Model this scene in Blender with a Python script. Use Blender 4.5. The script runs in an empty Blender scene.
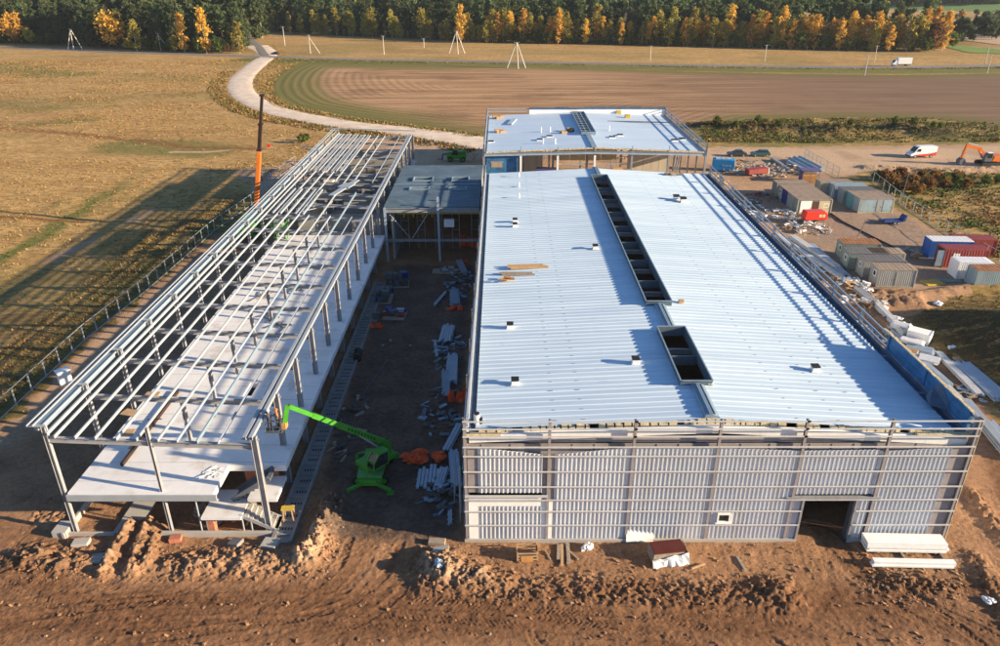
import bpy, math, random
import numpy as np
from mathutils import Vector, Matrix

# ------------------------------------------------------------------ camera, sky, sun, exposure
sc = bpy.context.scene
COL = sc.collection
CAM_H, CAM_F, CAM_PITCH, CAM_YAW, CAM_ROLL = 40.0, 741.58, 0.4483, -0.002, -0.0029
def _axes():
    cp, sp = math.cos(CAM_PITCH), math.sin(CAM_PITCH)
    f = np.array([math.sin(CAM_YAW)*cp, math.cos(CAM_YAW)*cp, -sp])
    r = np.array([math.cos(CAM_YAW), -math.sin(CAM_YAW), 0.0])
    u = np.cross(r, f)
    c, s = math.cos(CAM_ROLL), math.sin(CAM_ROLL)
    return c*r+s*u, -s*r+c*u, f
RIGHT, UP, FWD = _axes()
cam = bpy.data.cameras.new("camera")
cam.sensor_width = 36.0
cam.lens = CAM_F/1000.0*36.0
cam.clip_start = 0.5
cam.clip_end = 6000
camo = bpy.data.objects.new("camera", cam)
COL.objects.link(camo)
camo.matrix_world = Matrix(((RIGHT[0], UP[0], -FWD[0], 0), (RIGHT[1], UP[1], -FWD[1], 0),
                            (RIGHT[2], UP[2], -FWD[2], CAM_H), (0, 0, 0, 1)))
sc.camera = camo

SUN_EL, SUN_AZ = 15.5, 103.5            # degrees; azimuth clockwise from +Y
world = bpy.data.worlds.new("World")
sc.world = world
world.use_nodes = True
wn = world.node_tree.nodes
sky = wn.new("ShaderNodeTexSky")
sky.sky_type = 'NISHITA'
sky.sun_disc = False
sky.sun_elevation = math.radians(SUN_EL)
sky.sun_rotation = math.radians(SUN_AZ)
sky.air_density = 1.0
sky.dust_density = 0.4
sky.ozone_density = 4.0
world.node_tree.links.new(sky.outputs[0], wn["Background"].inputs[0])
wn["Background"].inputs[1].default_value = 0.075
sl = bpy.data.lights.new("sun", 'SUN')
sl.energy = 5.0
sl.angle = math.radians(0.65)
sl.color = (1.0, 0.79, 0.52)
so = bpy.data.objects.new("sun", sl)
COL.objects.link(so)
_e, _a = math.radians(SUN_EL), math.radians(SUN_AZ)
SUN_DIR = Vector((math.cos(_e)*math.sin(_a), math.cos(_e)*math.cos(_a), math.sin(_e)))
so.rotation_euler = SUN_DIR.to_track_quat('Z', 'Y').to_euler()
so.location = (60, -40, 80)
sc.view_settings.view_transform = 'Standard'
sc.view_settings.look = 'None'
sc.view_settings.exposure = 1.35
sc.view_settings.gamma = 1.0
sc.render.engine = 'CYCLES'
sc.cycles.max_bounces = 5
sc.cycles.diffuse_bounces = 3
sc.cycles.glossy_bounces = 2
sc.cycles.transmission_bounces = 2
sc.cycles.transparent_max_bounces = 4
sc.cycles.sample_clamp_indirect = 4.0

RNG = random.Random(7)
NR = np.random.default_rng(11)

# ------------------------------------------------------------------ helpers
def G(px, py, z=0.0):
    """point of the horizontal plane at height z that the photo shows at pixel (px, py)"""
    d = (px-500)/CAM_F*RIGHT + (323-py)/CAM_F*UP + FWD
    t = (z-CAM_H)/d[2]
    return Vector((t*d[0], t*d[1], z))
def gY(px, py, Y):
    d = (px-500)/CAM_F*RIGHT + (323-py)/CAM_F*UP + FWD
    t = Y/d[1]
    return Vector((t*d[0], Y, CAM_H+t*d[2]))
def link(o):
    COL.objects.link(o)
    return o
def tag(o, label=None, cat=None, group=None, kind=None):
    if label: o["label"] = label
    if cat: o["category"] = cat
    if group: o["group"] = group
    if kind: o["kind"] = kind
    return o
def thing(name, label, cat, loc=(0, 0, 0), rz=0.0, group=None):
    o = bpy.data.objects.new(name, None)
    o.empty_display_size = 0.3
    o.location = loc
    o.rotation_euler = (0, 0, rz)
    link(o)
    return tag(o, label, cat, group)
def copy_tree(o, parent=None, loc=None, rz=None, label=None, scale=None):
    c = o.copy()
    COL.objects.link(c)
    if parent: c.parent = parent
    if loc is not None: c.location = loc
    if rz is not None: c.rotation_euler = (0, 0, rz)
    if scale is not None: c.scale = scale
    if label: c["label"] = label
    for ch in KIDS.get(o.name, ()):
        k = copy_tree(ch, c)
        KIDS.setdefault(c.name, []).append(k)
    return c
KIDS = {}

class MB:
    """collects shapes and links them as ONE mesh object"""
    def __init__(s): s.v, s.f, s.m = [], [], []
    def add(s, vs, fs, mi=0):
        b = len(s.v)
        s.v += [tuple(v) for v in vs]
        s.f += [tuple(b+i for i in f) for f in fs]
        s.m += [mi]*len(fs)
        return s
    def box(s, x0, y0, z0, x1, y1, z1, mi=0):
        return s.add([(x0,y0,z0),(x1,y0,z0),(x1,y1,z0),(x0,y1,z0),(x0,y0,z1),(x1,y0,z1),(x1,y1,z1),(x0,y1,z1)],
                     [(3,2,1,0),(4,5,6,7),(0,1,5,4),(1,2,6,5),(2,3,7,6),(3,0,4,7)], mi)
    def obox(s, c, ex, ey, ez, mi=0):
        c, ex, ey, ez = Vector(c), Vector(ex), Vector(ey), Vector(ez)
        vs = [c+a*ex+b*ey+d*ez for d in (-1, 1) for a, b in ((-1,-1),(1,-1),(1,1),(-1,1))]
        return s.add(vs, [(3,2,1,0),(4,5,6,7),(0,1,5,4),(1,2,6,5),(2,3,7,6),(3,0,4,7)], mi)
    def _frame(s, p, q, up):
        p, q, up = Vector(p), Vector(q), Vector(up)
        d = q-p
        L = d.length
        d = d/L
        if abs(d.dot(up)) > .98: up = Vector((0, 1, 0)) if abs(d.y) < .9 else Vector((1, 0, 0))
        x = d.cross(up).normalized()
        u = x.cross(d)
        return p, q, d, x, u, L
    def beam(s, p, q, w, h, mi=0, up=(0, 0, 1)):
        p, q, d, x, u, L = s._frame(p, q, up)
        return s.obox((p+q)/2, d*(L/2), x*(w/2), u*(h/2), mi)
    def ibeam(s, p, q, w, h, t=.03, mi=0, up=(0, 0, 1)):
        p, q, d, x, u, L = s._frame(p, q, up)
        c = (p+q)/2
        s.obox(c+u*(h/2-t/2), d*(L/2), x*(w/2), u*(t/2), mi)
        s.obox(c-u*(h/2-t/2), d*(L/2), x*(w/2), u*(t/2), mi)
        return s.obox(c, d*(L/2-.002), x*(t/2), u*(h/2-t), mi)
    def channel(s, p, q, w, h, t=.02, mi=0, up=(0, 0, 1)):
        p, q, d, x, u, L = s._frame(p, q, up)
        c = (p+q)/2
        s.obox(c+u*(h/2-t/2), d*(L/2), x*(w/2), u*(t/2), mi)
        s.obox(c-u*(h/2-t/2), d*(L/2), x*(w/2), u*(t/2), mi)
        return s.obox(c+x*(w/2-t/2), d*(L/2-.002), x*(t/2), u*(h/2-t), mi)
    def tube(s, p, q, r0, r1=None, n=8, mi=0, caps=True):
        r1 = r0 if r1 is None else r1
        p, q, d, x, u, L = s._frame(p, q, (0, 0, 1))
        vs = []
        for c, r in ((p, r0), (q, r1)):
            for k in range(n):
                a = 2*math.pi*k/n
                vs.append(c + x*(r*math.cos(a)) + u*(r*math.sin(a)))
        fs = [(k, n+k, n+(k+1) % n, (k+1) % n) for k in range(n)]
        fs = [tuple(reversed(f)) for f in fs]
        if caps: fs += [tuple(range(n)), tuple(range(2*n-1, n-1, -1))]
        return s.add(vs, fs, mi)
    def extrude(s, poly, vec, mi=0):
        """planar polygon (3-D points) swept by vec"""
        n = len(poly)
        vec = Vector(vec)
        vs = [Vector(p) for p in poly] + [Vector(p)+vec for p in poly]
        fs = [tuple(range(n-1, -1, -1)), tuple(range(n, 2*n))] + [(k, (k+1) % n, n+(k+1) % n, n+k) for k in range(n)]
        return s.add(vs, fs, mi)
    def blob(s, c, rx, ry, rz, rng, rough=.25, mi=0, n=7, m=5):
        c = Vector(c)
        vs = []
        for j in range(m+1):
            th = math.pi*j/m
            for k in range(n):
                ph = 2*math.pi*k/n
                f = 1+rng.uniform(-rough, rough)
                if j in (0, m): f = 1
                vs.append(c+Vector((rx*f*math.sin(th)*math.cos(ph), ry*f*math.sin(th)*math.sin(ph), rz*f*math.cos(th))))
        fs = []
        for j in range(m):
            for k in range(n):
                fs.append((j*n+k, (j+1)*n+k, (j+1)*n+(k+1) % n, j*n+(k+1) % n))
        return s.add(vs, fs, mi)
    def build(s, name, mats, parent=None, world=False, smooth=False, label=None, bevel=0, kind=None):
        if not isinstance(mats, (list, tuple)): mats = [mats]
        off, q = Vector((0, 0, 0)), parent
        while world and q:
            off += Vector(q.location)
            q = q.parent
        me = bpy.data.meshes.new(name)
        vs = [(v[0]-off.x, v[1]-off.y, v[2]-off.z) for v in s.v] if world and parent else s.v
        me.from_pydata(vs, [], s.f)
        for m in mats: me.materials.append(m)
        if len(mats) > 1: me.polygons.foreach_set("material_index", s.m)
        if smooth: me.polygons.foreach_set("use_smooth", [True]*len(s.f))
        me.update()
        o = link(bpy.data.objects.new(name, me))
        if parent:
            o.parent = parent
            KIDS.setdefault(parent.name, []).append(o)
        if label: o["label"] = label
        if kind: o["kind"] = kind
        if bevel:
            bv = o.modifiers.new("bevel", 'BEVEL')
            bv.width = bevel
            bv.segments = 2
            bv.limit_method = 'ANGLE'
        return o
    def solo(s, name, mats, label, cat, loc=(0, 0, 0), rz=0.0, group=None, **kw):
        """a top-level thing that is one mesh"""
        o = s.build(name, mats, **kw)
        o.location = loc
        o.rotation_euler = (0, 0, rz)
        return tag(o, label, cat, group)

def sub(name, mb, mats, parent, world_root=None, **kw):
    """part or sub-part whose shapes are in the coordinates of the thing (parents sit at the thing's origin)"""
    return mb.build(name, mats, parent, **kw)

def np_mesh(name, verts, faces, mats, mat_idx=None, attrs=None, smooth=False):
    verts = np.asarray(verts, np.float32)
    faces = np.asarray(faces, np.int32)
    k = faces.shape[1]
    me = bpy.data.meshes.new(name)
    me.vertices.add(len(verts))
    me.vertices.foreach_set("co", verts.ravel())
    me.loops.add(faces.size)
    me.loops.foreach_set("vertex_index", faces.ravel())
    me.polygons.add(len(faces))
    me.polygons.foreach_set("loop_start", np.arange(0, faces.size, k, dtype=np.int32))
    if not isinstance(mats, (list, tuple)): mats = [mats]
    for m in mats: me.materials.append(m)
    if mat_idx is not None: me.polygons.foreach_set("material_index", np.asarray(mat_idx, np.int32))
    if smooth: me.polygons.foreach_set("use_smooth", np.ones(len(faces), bool))
    me.update(calc_edges=True)
    for an, arr in (attrs or {}).items():
        arr = np.asarray(arr, np.float32)
        if arr.ndim == 1:
            a = me.attributes.new(an, 'FLOAT', 'POINT')
            a.data.foreach_set("value", arr)
        else:
            a = me.attributes.new(an, 'FLOAT_COLOR', 'POINT')
            a.data.foreach_set("color", np.concatenate([arr, np.ones((len(arr), 1), np.float32)], 1).ravel())
    return me
def np_obj(name, *a, parent=None, **kw):
    o = link(bpy.data.objects.new(name, np_mesh(name, *a, **kw)))
    if parent:
        o.parent = parent
        KIDS.setdefault(parent.name, []).append(o)
    return o

# ---- numpy noise and distances
def _hash(ix, iy, seed):
    n = (ix.astype(np.int64)*374761393 + iy.astype(np.int64)*668265263 + seed*974711) & 0x7fffffff
    n = ((n ^ (n >> 13))*1274126177) & 0x7fffffff
    n = n ^ (n >> 16)
    return (n & 0xffff)/65535.0
def vnoise(x, y, seed=0):
    x0, y0 = np.floor(x), np.floor(y)
    fx, fy = x-x0, y-y0
    fx, fy = fx*fx*(3-2*fx), fy*fy*(3-2*fy)
    a, b = _hash(x0, y0, seed), _hash(x0+1, y0, seed)
    c, d = _hash(x0, y0+1, seed), _hash(x0+1, y0+1, seed)
    return (a*(1-fx)+b*fx)*(1-fy)+(c*(1-fx)+d*fx)*fy
def fbm(x, y, seed=0, oct=4):
    s, a, t = 0, 1.0, 0
    for k in range(oct):
        s = s + a*vnoise(x*2**k+17*k, y*2**k-9*k, seed+k)
        t += a
        a *= .5
    return s/t*2-1
def smooth(e0, e1, x):
    t = np.clip((x-e0)/(e1-e0), 0, 1)
    return t*t*(3-2*t)
def seg_dist(X, Y, pts, closed=False):
    """distance to a polyline and the arc length of the nearest point"""
    best = np.full(X.shape, 1e9)
    arc = np.zeros(X.shape)
    side = np.zeros(X.shape)
    pts = [np.array(p[:2], float) for p in pts]
    if closed: pts = pts+[pts[0]]
    L = 0
    for a, b in zip(pts[:-1], pts[1:]):
        d = b-a
        l = np.hypot(*d)
        if l < 1e-6: continue
        t = np.clip(((X-a[0])*d[0]+(Y-a[1])*d[1])/(l*l), 0, 1)
        dx, dy = X-a[0]-t*d[0], Y-a[1]-t*d[1]
        dd = np.hypot(dx, dy)
        k = dd < best
        best = np.where(k, dd, best)
        arc = np.where(k, L+t*l, arc)
        side = np.where(k, np.sign(d[0]*dy-d[1]*dx), side)
        L += l
    return best, arc, side
def inside(X, Y, pts):
    r = np.zeros(X.shape, bool)
    n = len(pts)
    for i in range(n):
        x0, y0 = pts[i][:2]
        x1, y1 = pts[(i+1) % n][:2]
        c = ((y0 > Y) != (y1 > Y)) & (X < (x1-x0)*(Y-y0)/((y1-y0) if abs(y1-y0) > 1e-9 else 1e-9)+x0)
        r ^= c
    return r
def sdf(X, Y, pts):
    d = seg_dist(X, Y, pts, True)[0]
    return np.where(inside(X, Y, pts), d, -d)
def spline(pts, n=10):
    """Catmull-Rom through points"""
    P = [np.array(p[:2], float) for p in pts]
    P = [2*P[0]-P[1]]+P+[2*P[-1]-P[-2]]
    out = []
    for i in range(1, len(P)-2):
        for k in range(n):
            t = k/n
            a, b, c, d = P[i-1], P[i], P[i+1], P[i+2]
            out.append(.5*((2*b)+(-a+c)*t+(2*a-5*b+4*c-d)*t*t+(-a+3*b-3*c+d)*t**3))
    out.append(P[-2])
    return out

# ------------------------------------------------------------------ materials
def new_mat(name):
    m = bpy.data.materials.new(name)
    m.use_nodes = True
    return m, m.node_tree.nodes, m.node_tree.links
def mixc(n, l, fac, a, b, blend='MIX'):
    x = n.new("ShaderNodeMix")
    x.data_type = 'RGBA'
    x.blend_type = blend
    for sock, val in ((x.inputs[0], fac), (x.inputs[6], a), (x.inputs[7], b)):
        if isinstance(val, bpy.types.NodeSocket): l.new(val, sock)
        elif isinstance(val, (int, float)): sock.default_value = val
        else: sock.default_value = (*val[:3], 1)
    return x.outputs[2]
def mathn(n, l, op, a, b=0.0, c=None):
    x = n.new("ShaderNodeMath")
    x.operation = op
    for i, val in enumerate((a, b, c)):
        if val is None: continue
        if isinstance(val, bpy.types.NodeSocket): l.new(val, x.inputs[i])
        else: x.inputs[i].default_value = val
    return x.outputs[0]
def noise(n, l, vec, scale, detail=4, rough=.55, dist=0.0):
    x = n.new("ShaderNodeTexNoise")
    x.inputs["Scale"].default_value = scale
    x.inputs["Detail"].default_value = detail
    x.inputs["Roughness"].default_value = rough
    x.inputs["Distortion"].default_value = dist
    if vec is not None: l.new(vec, x.inputs["Vector"])
    return x.outputs[0]
def ramp(n, l, fac, lo, hi):
    x = n.new("ShaderNodeMapRange")
    x.clamp = True
    x.interpolation_type = 'SMOOTHSTEP'
    l.new(fac, x.inputs[0])
    x.inputs[1].default_value = lo
    x.inputs[2].default_value = hi
    return x.outputs[0]
def scaled(n, l, vec, sx, sy, sz):
    x = n.new("ShaderNodeMapping")
    x.inputs["Scale"].default_value = (sx, sy, sz)
    l.new(vec, x.inputs[0])
    return x.outputs[0]
def M(name, col, rough=.6, metal=0.0, var=.18, scale=1.2, fine=9.0, bump=0.0, spec=.35, dirt=None, dirt_amt=.5, streak=False, rand=0.0):
    """a worn surface: broad and fine mottling, optional dirt patches, optional vertical streaks"""
    m, n, l = new_mat(name)
    b = n["Principled BSDF"]
    tc = n.new("ShaderNodeTexCoord").outputs["Object"]
    v = scaled(n, l, tc, 1, 1, .18) if streak else tc
    n1 = noise(n, l, v, scale, 5, .6)
    n2 = noise(n, l, v, fine, 4, .6)
    f = mathn(n, l, 'ADD', mathn(n, l, 'MULTIPLY', n1, .65), mathn(n, l, 'MULTIPLY', n2, .35))
    f = ramp(n, l, f, .28, .72)
    lo = [c*(1-var) for c in col]
    hi = [min(1, c*(1+var)) for c in col]
    c = mixc(n, l, f, lo, hi)
    if dirt:
        d = noise(n, l, v, scale*1.7, 6, .7)
        c = mixc(n, l, mathn(n, l, 'MULTIPLY', ramp(n, l, d, .5, .72), dirt_amt), c, dirt)
    if rand:
        oi = n.new("ShaderNodeObjectInfo").outputs["Random"]
        h = n.new("ShaderNodeHueSaturation")
        l.new(c, h.inputs["Color"])
        l.new(mathn(n, l, 'ADD', mathn(n, l, 'MULTIPLY', oi, rand*.16), .5-rand*.08), h.inputs["Hue"])
        l.new(mathn(n, l, 'ADD', mathn(n, l, 'MULTIPLY', oi, rand), 1-rand*.5), h.inputs["Value"])
        c = h.outputs[0]
    l.new(c, b.inputs["Base Color"])
    b.inputs["Metallic"].default_value = metal
    b.inputs["Specular IOR Level"].default_value = spec
    r = mathn(n, l, 'ADD', mathn(n, l, 'MULTIPLY', n2, .25), rough-.12)
    l.new(r, b.inputs["Roughness"])
    if bump:
        bp = n.new("ShaderNodeBump")
        bp.inputs["Strength"].default_value = 1.0
        bp.inputs["Distance"].default_value = bump
        l.new(n2, bp.inputs["Height"])
        l.new(bp.outputs[0], b.inputs["Normal"])
    return m

DUST = (.33, .24, .16)
MAT = dict(
    steel=M("primed_steel", (.30, .305, .33), .5, .1, dirt=(.2, .17, .15), dirt_amt=.35),
    steel_dark=M("dark_steel", (.12, .14, .17), .5, .2),
    galv=M("galvanised_steel", (.35, .39, .44), .42, .15, var=.12, scale=.7),
    galv_blue=M("blue_grey_galvanised_steel", (.36, .43, .52), .45, .2, var=.14),
    roof=M("white_roof_sheet", (.54, .66, .82), .45, 0.0, var=.05, scale=.12, fine=1.1, dirt=(.42, .52, .64), dirt_amt=.3),
    roof_edge=M("lap_shadow_strip", (.2, .24, .3), .6),
    membrane=M("roof_membrane", (.50, .64, .83), .5, 0.0, var=.06, scale=.15, fine=1.3, dirt=(.40, .52, .66), dirt_amt=.3),
    trim=M("folded_white_trim", (.80, .80, .80), .45, 0.0, var=.08),
    trim_blue=M("blue_grey_flashing", (.22, .30, .38), .45, .1, var=.12),
    link_roof=M("dark_teal_roof_sheet", (.10, .15, .20), .5, .1, var=.3, scale=.25, dirt=(.22, .27, .31), dirt_amt=.5),  # colour darkened to hold the hall's shade over the link roof
    upstand=M("dark_blue_grey_upstand", (.105, .145, .185), .5, .1, var=.2),
    rail=M("pale_galvanised_rail", (.56, .57, .59), .45, .1, var=.1),
    gutter=M("dark_gutter_membrane", (.075, .115, .18), .55, var=.3),
    liner=M("grey_liner_sheet", (.62, .65, .71), .48, .1, var=.10, scale=.35, streak=True, dirt=(.52, .51, .50), dirt_amt=.45),
    white=M("white_panel", (.86, .86, .86), .5, var=.06, dirt=(.6, .56, .5), dirt_amt=.35),
    recess=M("mauve_grey_steel_plate", (.32, .29, .30), .55, .1, var=.15),
    insul=M("yellow_mineral_wool", (.58, .49, .32), .95, var=.35, scale=2.5, bump=.03),
    film_blue=M("blue_membrane_film", (.05, .17, .33), .35, var=.4, scale=1.2),
    black=M("black_rubber", (.018, .018, .02), .6),
    glass=M("dark_glass", (.02, .025, .03), .12, var=.2, spec=.6),
    concrete=M("concrete", (.40, .38, .36), .85, var=.12, scale=.35, fine=5, bump=.008, dirt=(.37, .33, .29), dirt_amt=.4),
    slab=M("pale_concrete_slab", (.70, .70, .72), .8, var=.10, scale=.22, fine=3, bump=.004, dirt=(.44, .38, .33), dirt_amt=.75),
    concrete_dk=M("damp_concrete", (.25, .24, .23), .85, var=.2, scale=.6, bump=.01),
    wood=M("fresh_timber", (.46, .30, .17), .75, var=.22, scale=3, dirt=(.3, .2, .12)),
    wood_grey=M("weathered_timber", (.30, .25, .20), .85, var=.25, scale=3),
    ply=M("orange_plywood", (.50, .26, .09), .7, var=.2, scale=2),
    board_red=M("dark_red_film_board", (.10, .022, .018), .4, var=.25),
    film_white=M("white_plastic_film", (.75, .76, .78), .3, var=.1, scale=3, bump=.03),
    green=M("bright_green_paint", (.05, .27, .022), .42, var=.2, dirt=(.17, .19, .07), dirt_amt=.65),
    green_dk=M("deck_green_paint", (.10, .30, .09), .6, var=.25, dirt=DUST, dirt_amt=.5),
    orange=M("orange_paint", (.70, .17, .025), .4, var=.15, dirt=(.35, .16, .06), dirt_amt=.4),
    mast_black=M("dark_boom_steel", (.035, .018, .014), .45, var=.4),
    red=M("red_paint", (.62, .045, .025), .35, var=.12),
    rust=M("rusted_sheet", (.36, .16, .07), .85, var=.4, scale=1.2, dirt=(.42, .30, .2), dirt_amt=.6),
    red_cont=M("red_container_paint", (.30, .055, .05), .55, var=.2, streak=True, dirt=(.3, .14, .1)),
    blue_cont=M("blue_container_paint", (.025, .12, .42), .45, var=.2, streak=True),
    blue=M("blue_paint", (.015, .045, .19), .45, var=.25),
    cyan=M("bright_blue_tarpaulin", (.015, .27, .62), .5, var=.2, bump=.02),
    navy=M("navy_blue_paint", (.02, .035, .2), .5, var=.3),
    cab_grey=M("grey_cabin_sheet", (.33, .35, .35), .55, .05, var=.16, streak=True, dirt=(.30, .24, .18), dirt_amt=.45),
    cab_green=M("grey_green_cabin_sheet", (.22, .28, .27), .55, .05, var=.18, streak=True, dirt=(.28, .22, .16), dirt_amt=.4),
    cab_blue=M("pale_blue_cabin_sheet", (.30, .40, .45), .55, .05, var=.18, streak=True, dirt=(.3, .26, .2), dirt_amt=.4),
    cab_beige=M("beige_cabin_sheet", (.48, .42, .33), .6, var=.14, streak=True),
    cab_teal=M("faded_teal_cabin_sheet", (.16, .38, .36), .6, var=.2, streak=True),
    frame_cream=M("cream_cabin_frame", (.55, .47, .30), .6, var=.15),
    roof_tan=M("dusty_tan_roof", (.37, .28, .21), .9, var=.2, scale=.8, dirt=(.24, .19, .16), dirt_amt=.6),
    roof_grey=M("grey_felt_roof", (.17, .165, .17), .85, var=.2, scale=.8, dirt=(.28, .24, .2), dirt_amt=.4),
    door_brown=M("brown_door", (.12, .05, .03), .5),
    brick=M("red_brick_pack", (.42, .16, .10), .85, var=.25, scale=4),
    skin=M("skin", (.45, .28, .2), .6),
    hivis=M("orange_work_vest", (.75, .25, .03), .7),
    workwear=M("dark_workwear", (.05, .055, .075), .8, var=.3),
    yellow=M("yellow_plastic", (.55, .38, .05), .5, dirt=(.4, .3, .15)),
    car_green=M("dark_green_car_paint", (.035, .09, .085), .3, spec=.6),
    car_black=M("dark_grey_car_paint", (.03, .033, .035), .3, spec=.6),
    van_white=M("white_vehicle_paint", (.80, .80, .80), .3, var=.04, spec=.5),
    van_red=M("red_vehicle_paint", (.50, .05, .045), .35, var=.1),
    pole=M("concrete_pole", (.50, .47, .43), .85, var=.15),
    pole_wood=M("weathered_pole_wood", (.20, .16, .13), .9, var=.2),
    netting=M("orange_netting", (.70, .10, .03), .7, var=.3, scale=3),
    stack_blue=M("wrapped_blue_white_panels", (.34, .42, .52), .4, var=.18, scale=.6),
    pvc=M("grey_pvc_pipe", (.30, .36, .40), .45, var=.1),
    rubble_dk=M("dark_earthy_scrap", (.10, .085, .075), .9, var=.4, scale=2),
    rubble=M("rubble", (.30, .20, .13), .95, var=.35, scale=2, bump=.03),
)

def roof_sheet_material(name, lo, hi, band):
    """coated sheets: each sheet a little different, faint rain streaks down the slope, dusty foot traffic"""
    m, n, l = new_mat(name)
    b = n["Principled BSDF"]
    tc = n.new("ShaderNodeTexCoord").outputs["Object"]
    sh = noise(n, l, scaled(n, l, tc, .03, band, 1), 1.0, 2, .5)
    st = noise(n, l, scaled(n, l, tc, .10, 2.2, 1), 1.0, 5, .65)
    big = noise(n, l, tc, .07, 4, .6)
    f = mathn(n, l, 'ADD', mathn(n, l, 'MULTIPLY', sh, .45), mathn(n, l, 'ADD', mathn(n, l, 'MULTIPLY', st, .3), mathn(n, l, 'MULTIPLY', big, .25)))
    c = mixc(n, l, ramp(n, l, f, .36, .64), lo, hi)
    d = noise(n, l, tc, .55, 6, .75)
    c = mixc(n, l, mathn(n, l, 'MULTIPLY', ramp(n, l, d, .56, .74), .35), c, (.36, .40, .46))
    p = noise(n, l, tc, 3.5, 3, .6)
    c = mixc(n, l, mathn(n, l, 'MULTIPLY', mathn(n, l, 'MULTIPLY', ramp(n, l, p, .62, .72), ramp(n, l, big, .46, .6)), .4), c, (.40, .36, .32))
    l.new(c, b.inputs["Base Color"])
    l.new(mathn(n, l, 'ADD', mathn(n, l, 'MULTIPLY', st, .3), .3), b.inputs["Roughness"])
    b.inputs["Specular IOR Level"].default_value = .4
    return m
MAT["roof"] = roof_sheet_material("white_roof_sheet", (.45, .57, .70), (.57, .69, .80), .75)
MAT["membrane"] = roof_sheet_material("roof_membrane", (.46, .58, .73), (.54, .66, .80), .5)
# ------------------------------------------------------------------ terrain
def P(*px): return [G(x, y)[:2] for x, y in px]
DIRT = P((-330,760),(-160,500),(-30,440),(12,420),(85,344),(150,291),(215,236),(262,201),(252,184),(232,170),(300,163),(335,138),(420,129),(485,137),
         (700,147),(850,146),(1150,142),(1180,176),(1000,175),(905,175),(868,172),(838,177),(905,212),(990,262),(1060,288),
         (1000,289),(945,296),(905,322),(925,345),(965,385),(1010,425),(1150,560),(1350,760))
YARD_SAND = P((690,148),(850,147),(1180,143),(1180,171),(1000,173),(880,171),(840,176),(700,166))
YARD_GREY = P((830,205),(905,212),(990,262),(1000,284),(930,290),(850,285),(830,262),(800,225))
FENCE_L = P((-20,437),(0,422),(85,340),(150,287),(250,209))
ALLEY = [(-14.6, 43.6), (-2.9, 43.6), (-2.9, 104), (-17, 104), (-17, 60)]
FIELD_EDGE = P((300,62.5),(280,72),(269,84),(271,96),(285,106),(310,112),(345,118),(400,125),(480,135.5))
GRAVEL = spline(P((257,45.5),(268,54),(256,65),(243,77),(241,89),(252,100),(275,110),(310,118),(350,124.5),(400,130),(445,137),(495,146)), 8)
ASPHALT = spline(P((-160,42),(-60,45.5),(60,49.5),(120,52.2),(190,54.2),(262,56.5),(330,58.5),(400,60),(500,61.8),(600,63.5),(700,65.3),(800,66.7),(900,67),(1000,65.5),(1200,61)), 8)
BRANCH = spline(P((266,56),(259,47),(250,40),(240,35),(225,33)), 6)

TRACKS = [spline(P(*t), 8) for t in (
    ((-60,640),(60,622),(180,612),(330,612),(480,622),(640,640),(760,660)),
    ((-60,655),(60,634),(190,622),(330,623),(480,634),(600,648),(700,668)),
    ((-40,600),(60,604),(160,598),(280,604),(430,622),(560,634),(700,640),(860,650)),
    ((-60,560),(20,590),(90,625),(160,660)),
    ((-60,530),(20,548),(48,580),(100,610),(170,640)),
    ((350,540),(335,570),(290,600),(220,620),(120,632)),
    ((400,545),(385,575),(345,605),(270,622),(150,640)),
    ((820,540),(850,575),(900,610),(960,640),(1000,660)),
    ((795,545),(800,580),(770,612),(690,628),(560,630)),
    ((990,470),(1010,520),(1040,570),(1090,640)),
    ((840,545),(880,590),(930,630),(980,670)))]
def bump_(X, Y, px, rx, ry, h, rot=0.0, z0=0.0):
    c = G(*px)
    ca, sa = math.cos(rot), math.sin(rot)
    dx, dy = X-c[0], Y-c[1]
    u, v = (dx*ca+dy*sa)/rx, (-dx*sa+dy*ca)/ry
    return h*np.exp(-(u*u+v*v)**1.3)
def ridge_(X, Y, pxs, r, h):
    d, a, s = seg_dist(X, Y, P(*pxs))
    return h*np.exp(-(d/r)**2.4)
def ground_masks(X, Y):
    wx = fbm(X*.35, Y*.35, 3, 3)*1.6
    wy = fbm(X*.35+40, Y*.35, 5, 3)*1.6
    d = sdf(X+wx, Y+wy, DIRT)
    dirt = smooth(-.8, .8, d+fbm(X*.9, Y*.9, 8, 3)*1.3)
    return dirt, d
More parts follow.
